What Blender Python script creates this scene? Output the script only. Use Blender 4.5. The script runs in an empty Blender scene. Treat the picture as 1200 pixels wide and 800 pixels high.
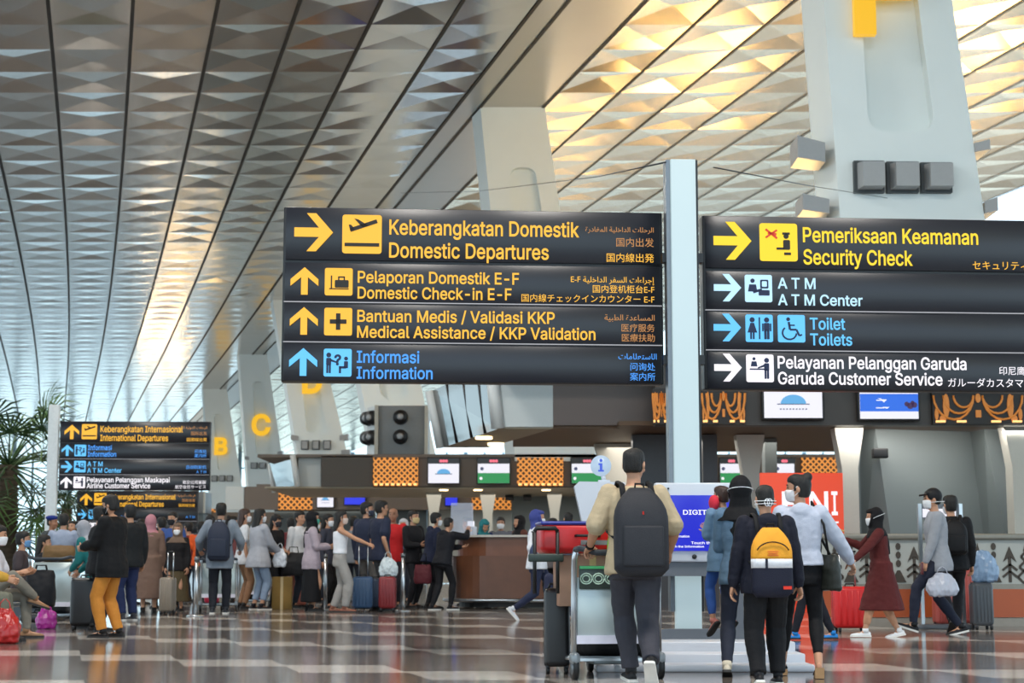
import bpy, bmesh, math, random
import mathutils.geometry
from mathutils import Vector as V, Matrix, Euler, noise

random.seed(7)
SC = bpy.context.scene
COL = SC.collection
# ------------------------------------------------------------------ camera, sky, lamps, exposure
FPX = 2000.0                      # focal length in pixels of the 1200 px wide frame
TILT = math.atan(263 / FPX)
EYE = 0.8
cam = bpy.data.cameras.new('camera')
cam.sensor_width = 36.0
cam.lens = 36.0 * FPX / 1200
cam.clip_end = 2000
cam.dof.use_dof = True
cam.dof.focus_distance = 14.2
cam.dof.aperture_fstop = 4.0
co = bpy.data.objects.new('camera', cam)
COL.objects.link(co)
co.location = (0, 0, EYE)
co.rotation_euler = (math.pi / 2 + TILT, 0, 0)
SC.camera = co
SC.view_settings.view_transform = 'Standard'
SC.view_settings.look = 'None'
SC.view_settings.gamma = 1
SC.view_settings.use_curve_mapping = False
SC.view_settings.exposure = 0.0
SC.cycles.use_denoising = True
SC.cycles.max_bounces = 6
SC.cycles.diffuse_bounces = 3
SC.cycles.glossy_bounces = 4
SC.cycles.sample_clamp_indirect = 6

W = bpy.data.worlds.new('sky')
SC.world = W
W.use_nodes = True
nt = W.node_tree
bg = nt.nodes['Background']
tc = nt.nodes.new('ShaderNodeTexCoord')
sx = nt.nodes.new('ShaderNodeSeparateXYZ')
cr = nt.nodes.new('ShaderNodeValToRGB')
nt.links.new(tc.outputs['Generated'], sx.inputs[0])
nt.links.new(sx.outputs['Z'], cr.inputs[0])
nt.links.new(cr.outputs[0], bg.inputs[0])
cr.color_ramp.elements[0].position = 0.0
cr.color_ramp.elements[0].color = (0.72, 0.92, 1.0, 1)
cr.color_ramp.elements[1].position = 0.5
cr.color_ramp.elements[1].color = (0.55, 0.72, 0.95, 1)
bg.inputs[1].default_value = 2.1


def area(name, loc, rot, sx_, sy_, power, col):
    l = bpy.data.lights.new(name, 'AREA')
    l.shape = 'RECTANGLE'
    l.size, l.size_y, l.energy, l.color = sx_, sy_, power, col
    o = bpy.data.objects.new(name, l)
    o.location, o.rotation_euler = loc, rot
    COL.objects.link(o)
    return o


CEIL = 16.4
# warm uplights on the roofs of the check-in islands and behind them
for X_, Y_, pw in ((5.0, 36, 1500), (12, 42, 1300), (13, 58, 2300), (19, 72, 2300), (8, 76, 1400), (2, 90, 800), (-26, 135, 450), (-38, 185, 2200)):
    area('uplight', (X_, Y_, 5.2), (math.pi, 0, 0), 5, 2.0, pw, (1, 0.66, 0.28))
# added downward fill lamps below the ceiling, brightening pylons and crowd
for X_, Y_ in ((-3, 6), (5, 8), (-8, 24), (-18, 44), (-16, 68), (-24, 95), (-34, 130)):
    area('downlight', (X_, Y_, 15.6), (0, 0, 0), 3, 3, 1500, (1, 0.95, 0.88))
# under the canopies: an added fill on the grey wall, then strips of downlights
area('wall_fill', (9.2, 31.55, 3.30), (0.45, 0, 0), 6.5, .2, 85, (1, 0.95, 0.88))
for X_, Y_, sx0, sy0, pw in ((4, 35, 4, 2, 120), (2, 60, 14, 3, 260), (-6, 79.5, 12, 2, 200), (-18, 107, 6, 2, 120)):
    area('canopy_light', (X_, Y_, 3.28), (0, 0, 0), sx0, sy0, pw, (1, 0.93, 0.84))


# ------------------------------------------------------------------ helpers
def P(px, py, d):
    """The point at depth d that a pixel of the photograph looks at."""
    yu = (400 - py) / FPX
    s = d / (math.cos(TILT) - yu * math.sin(TILT))
    return V((s * (px - 600) / FPX, d, EYE + s * (math.sin(TILT) + yu * math.cos(TILT))))


def depth_of(fy):
    """Depth of the floor seen at row fy."""
    yu = (400 - fy) / FPX
    return -EYE * (math.cos(TILT) - yu * math.sin(TILT)) / (math.sin(TILT) + yu * math.cos(TILT))


def G(px, fy):
    p = P(px, fy, depth_of(fy))
    p.z = 0
    return p


def lin(c):
    out = []
    for v in c[:3]:
        v = v / 255
        out.append(v / 12.92 if v <= 0.04045 else ((v + 0.055) / 1.055) ** 2.4)
    return (*out, 1)


MATS = {}


def M(name, col=(128, 128, 128), rough=0.55, metal=0.0, emit=None, es=1.0, var=0.12, vs=18.0, bump=0.0, bs=60.0, alpha=1.0, spec=None, trans=0.0):
    """A procedural material: base colour broken up by noise, optional bump."""
    if name in MATS:
        return MATS[name]
    m = bpy.data.materials.new(name)
    m.use_nodes = True
    n = m.node_tree
    b = n.nodes['Principled BSDF']
    c = lin(col)
    if emit and es >= .5:
        c = tuple(x * .15 for x in c[:3]) + (1,)
    t = n.nodes.new('ShaderNodeTexCoord')
    nz = n.nodes.new('ShaderNodeTexNoise')
    nz.inputs['Scale'].default_value = vs
    nz.inputs['Detail'].default_value = 3
    n.links.new(t.outputs['Object'], nz.inputs['Vector'])
    mx = n.nodes.new('ShaderNodeMix')
    mx.data_type = 'RGBA'
    mx.inputs[6].default_value = tuple(x * (1 - var) for x in c[:3]) + (1,)
    mx.inputs[7].default_value = tuple(min(1, x * (1 + var)) for x in c[:3]) + (1,)
    n.links.new(nz.outputs[0], mx.inputs[0])
    n.links.new(mx.outputs[2], b.inputs['Base Color'])
    b.inputs['Roughness'].default_value = rough
    b.inputs['Metallic'].default_value = metal
    if spec is not None:
        b.inputs['Specular IOR Level'].default_value = spec
    if alpha < 1:
        b.inputs['Alpha'].default_value = alpha
    if trans:
        b.inputs['Transmission Weight'].default_value = trans
    if emit:
        b.inputs['Emission Color'].default_value = lin(emit)
        b.inputs['Emission Strength'].default_value = es
    if bump:
        n2 = n.nodes.new('ShaderNodeTexNoise')
        n2.inputs['Scale'].default_value = bs
        n.links.new(t.outputs['Object'], n2.inputs['Vector'])
        bp = n.nodes.new('ShaderNodeBump')
        bp.inputs['Strength'].default_value = bump
        bp.inputs['Distance'].default_value = 0.01
        n.links.new(n2.outputs[0], bp.inputs['Height'])
        n.links.new(bp.outputs[0], b.inputs['Normal'])
    MATS[name] = m
    return m


def rgb(col, rough=0.75, **k):
    return M('cloth_%02x%02x%02x_%d' % (*col, int(rough * 100)), col, rough, bump=0.25, bs=140, spec=0.25, **k)


def tag(o, label, cat, group=None):
    o['label'], o['category'] = label, cat
    if group:
        o['group'] = group
    return o


def thing(name, label, cat, loc=(0, 0, 0), rz=0.0, group=None):
    o = bpy.data.objects.new(name, None)
    o.empty_display_size = 0.1
    COL.objects.link(o)
    o.location = loc
    o.rotation_euler = (0, 0, rz)
    return tag(o, label, cat, group)


def link_mesh(name, me, mat, parent=None):
    o = bpy.data.objects.new(name, me)
    for x in (mat if isinstance(mat, (list, tuple)) else [mat]):
        me.materials.append(x)
    COL.objects.link(o)
    if parent is not None:
        o.parent = parent
    return o


def frame_of(d, up=(0, 0, 1)):
    d = V(d).normalized()
    u = V(up)
    if abs(d.dot(u)) > 0.98:
        u = V((0, 1, 0))
    r = d.cross(u).normalized()
    return r, r.cross(d).normalized(), d


class MB:
    """Collects shapes for ONE mesh object."""

    def __init__(self):
        self.bm = bmesh.new()

    def _faces(self, mi, smooth, start):
        self.bm.faces.ensure_lookup_table()
        for f in self.bm.faces[start:]:
            f.material_index = mi
            f.smooth = smooth

    def box(self, c, s, rot=None, bev=0.0, mi=0, seg=2):
        b = bmesh.new()
        bmesh.ops.create_cube(b, size=1)
        for v in b.verts:
            v.co = V((v.co.x * s[0], v.co.y * s[1], v.co.z * s[2]))
        if bev:
            bmesh.ops.bevel(b, geom=b.edges[:], offset=min(bev, min(s) * 0.49), segments=seg, profile=0.5, affect='EDGES')
        m = Matrix.Translation(V(c)) @ (rot.to_matrix().to_4x4() if isinstance(rot, Euler) else (rot or Matrix()))
        b.transform(m)
        return self.take(b, mi, bool(bev))

    def take(self, b, mi=0, smooth=False):
        mp = {}
        for v in b.verts:
            mp[v] = self.bm.verts.new(v.co)
        for f in b.faces:
            try:
                g = self.bm.faces.new([mp[v] for v in f.verts])
                g.material_index = mi
                g.smooth = smooth
            except ValueError:
                pass
        b.free()
        return self

    def rings(self, rings, mi=0, smooth=True, cap=True, closed=False):
        vs = [[self.bm.verts.new(p) for p in r] for r in rings]
        n = len(vs[0])
        pairs = list(zip(vs, vs[1:])) + ([(vs[-1], vs[0])] if closed else [])
        for a, b in pairs:
            for i in range(n):
                j = (i + 1) % n
                f = self.bm.faces.new((a[i], a[j], b[j], b[i]))
                f.material_index, f.smooth = mi, smooth
        if cap and not closed:
            for r, rev in ((vs[0], True), (vs[-1], False)):
                f = self.bm.faces.new(r[::-1] if rev else r)
                f.material_index, f.smooth = mi, smooth
        return self

    def tube(self, pts, rad, seg=10, mi=0, flat=1.0, cap=True, up=(0, 0, 1), dome=False):
        """A tube through pts; rad a number or one per point (or (rx, ry))."""
        pts = [V(p) for p in pts]
        if not isinstance(rad, (list, tuple)):
            rad = [rad] * len(pts)
        rs = []
        for i, p in enumerate(pts):
            d = (pts[min(i + 1, len(pts) - 1)] - pts[max(i - 1, 0)])
            r, u, _ = frame_of(d, up)
            a, b = rad[i] if isinstance(rad[i], tuple) else (rad[i], rad[i] * flat)
            rs.append([p + r * (a * math.cos(2 * math.pi * k / seg)) + u * (b * math.sin(2 * math.pi * k / seg)) for k in range(seg)])
        return self.rings(rs, mi, True, cap)

    def cyl(self, p0, p1, r0, r1=None, seg=16, mi=0):
        r1 = r0 if r1 is None else r1
        r, u, _ = frame_of(V(p1) - V(p0))
        rs = [[V(p) + r * (q * math.cos(2 * math.pi * k / seg)) + u * (q * math.sin(2 * math.pi * k / seg)) for k in range(seg)] for p, q in ((p0, r0), (p1, r1))]
        return self.rings(rs, mi, seg > 8)

    def ell(self, c, r, rot=None, seg=14, rin=9, mi=0):
        b = bmesh.new()
        bmesh.ops.create_uvsphere(b, u_segments=seg, v_segments=rin, radius=1)
        for v in b.verts:
            q = V((v.co.x * r[0], v.co.y * r[1], v.co.z * r[2]))
            if rot is not None:
                q = rot @ q
            v.co = q + V(c)
        return self.take(b, mi, True)

    def prism(self, poly, y0, y1, mi=0, m=None, smooth=False):
        """A polygon of (x, z) pairs given depth from y0 to y1."""
        m = m or Matrix()
        a = [self.bm.verts.new(m @ V((p[0], y0, p[1]))) for p in poly]
        b = [self.bm.verts.new(m @ V((p[0], y1, p[1]))) for p in poly]
        n = len(poly)
        fs = [self.bm.faces.new(a), self.bm.faces.new(b[::-1])]
        for i in range(n):
            fs.append(self.bm.faces.new((a[(i + 1) % n], a[i], b[i], b[(i + 1) % n])))
        for f in fs:
            f.material_index, f.smooth = mi, smooth
        return self

    def quad(self, pts, mi=0):
        f = self.bm.faces.new([self.bm.verts.new(V(p)) for p in pts])
        f.material_index = mi
        return self

    def mesh(self, name, normals=True):
        if normals:
            bmesh.ops.recalc_face_normals(self.bm, faces=self.bm.faces[:])
        me = bpy.data.meshes.new(name)
        self.bm.to_mesh(me)
        self.bm.free()
        return me

    def build(self, name, mat, parent=None, kind=None, label=None):
        o = link_mesh(name, self.mesh(name), mat, parent)
        if kind:
            o['kind'] = kind
        if label:
            o['label'] = label
        return o


TMP = bpy.data.scenes.new('workbench')


def evaluated(ob):
    """A finished mesh of an object with modifiers or of a curve (worked out apart from the scene)."""
    TMP.collection.objects.link(ob)
    with bpy.context.temp_override(scene=TMP, view_layer=TMP.view_layers[0]):
        dg = bpy.context.evaluated_depsgraph_get()
    dg.update()
    me = bpy.data.meshes.new_from_object(ob.evaluated_get(dg), depsgraph=dg)
    TMP.collection.objects.unlink(ob)
    bpy.data.objects.remove(ob)
    return me


def boolean(me, cutters):
    ob = bpy.data.objects.new('x', me)
    cs = []
    for c in cutters:
        o = bpy.data.objects.new('c', c)
        TMP.collection.objects.link(o)
        cs.append(o)
        md = ob.modifiers.new('b', 'BOOLEAN')
        md.operation, md.object, md.solver = 'DIFFERENCE', o, 'EXACT'
    r = evaluated(ob)
    for o in cs:
        bpy.data.objects.remove(o)
    return r


def remesh(mb, voxel, smooth=2, amp=0.0, freq=(11, 11, 16), seed=0):
    me = mb.mesh('r')
    ob = bpy.data.objects.new('x', me)
    md = ob.modifiers.new('r', 'REMESH')
    md.mode, md.voxel_size, md.use_smooth_shade = 'VOXEL', voxel, True
    r = evaluated(ob)
    bm = bmesh.new()
    bm.from_mesh(r)
    for _ in range(smooth):
        bmesh.ops.smooth_vert(bm, verts=bm.verts[:], factor=0.5, use_axis_x=True, use_axis_y=True, use_axis_z=True)
    if amp:
        bm.normal_update()
        off = V((seed * 3.1, seed * 1.7, seed * 0.9))
        for v in bm.verts:
            q = V((v.co.x * freq[0], v.co.y * freq[1], v.co.z * freq[2])) + off
            v.co += v.normal * (amp * (noise.noise(q) + 0.5 * noise.noise(q * 2.3)))
    for f in bm.faces:
        f.smooth = True
    bm.to_mesh(r)
    bm.free()
    return r


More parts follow.
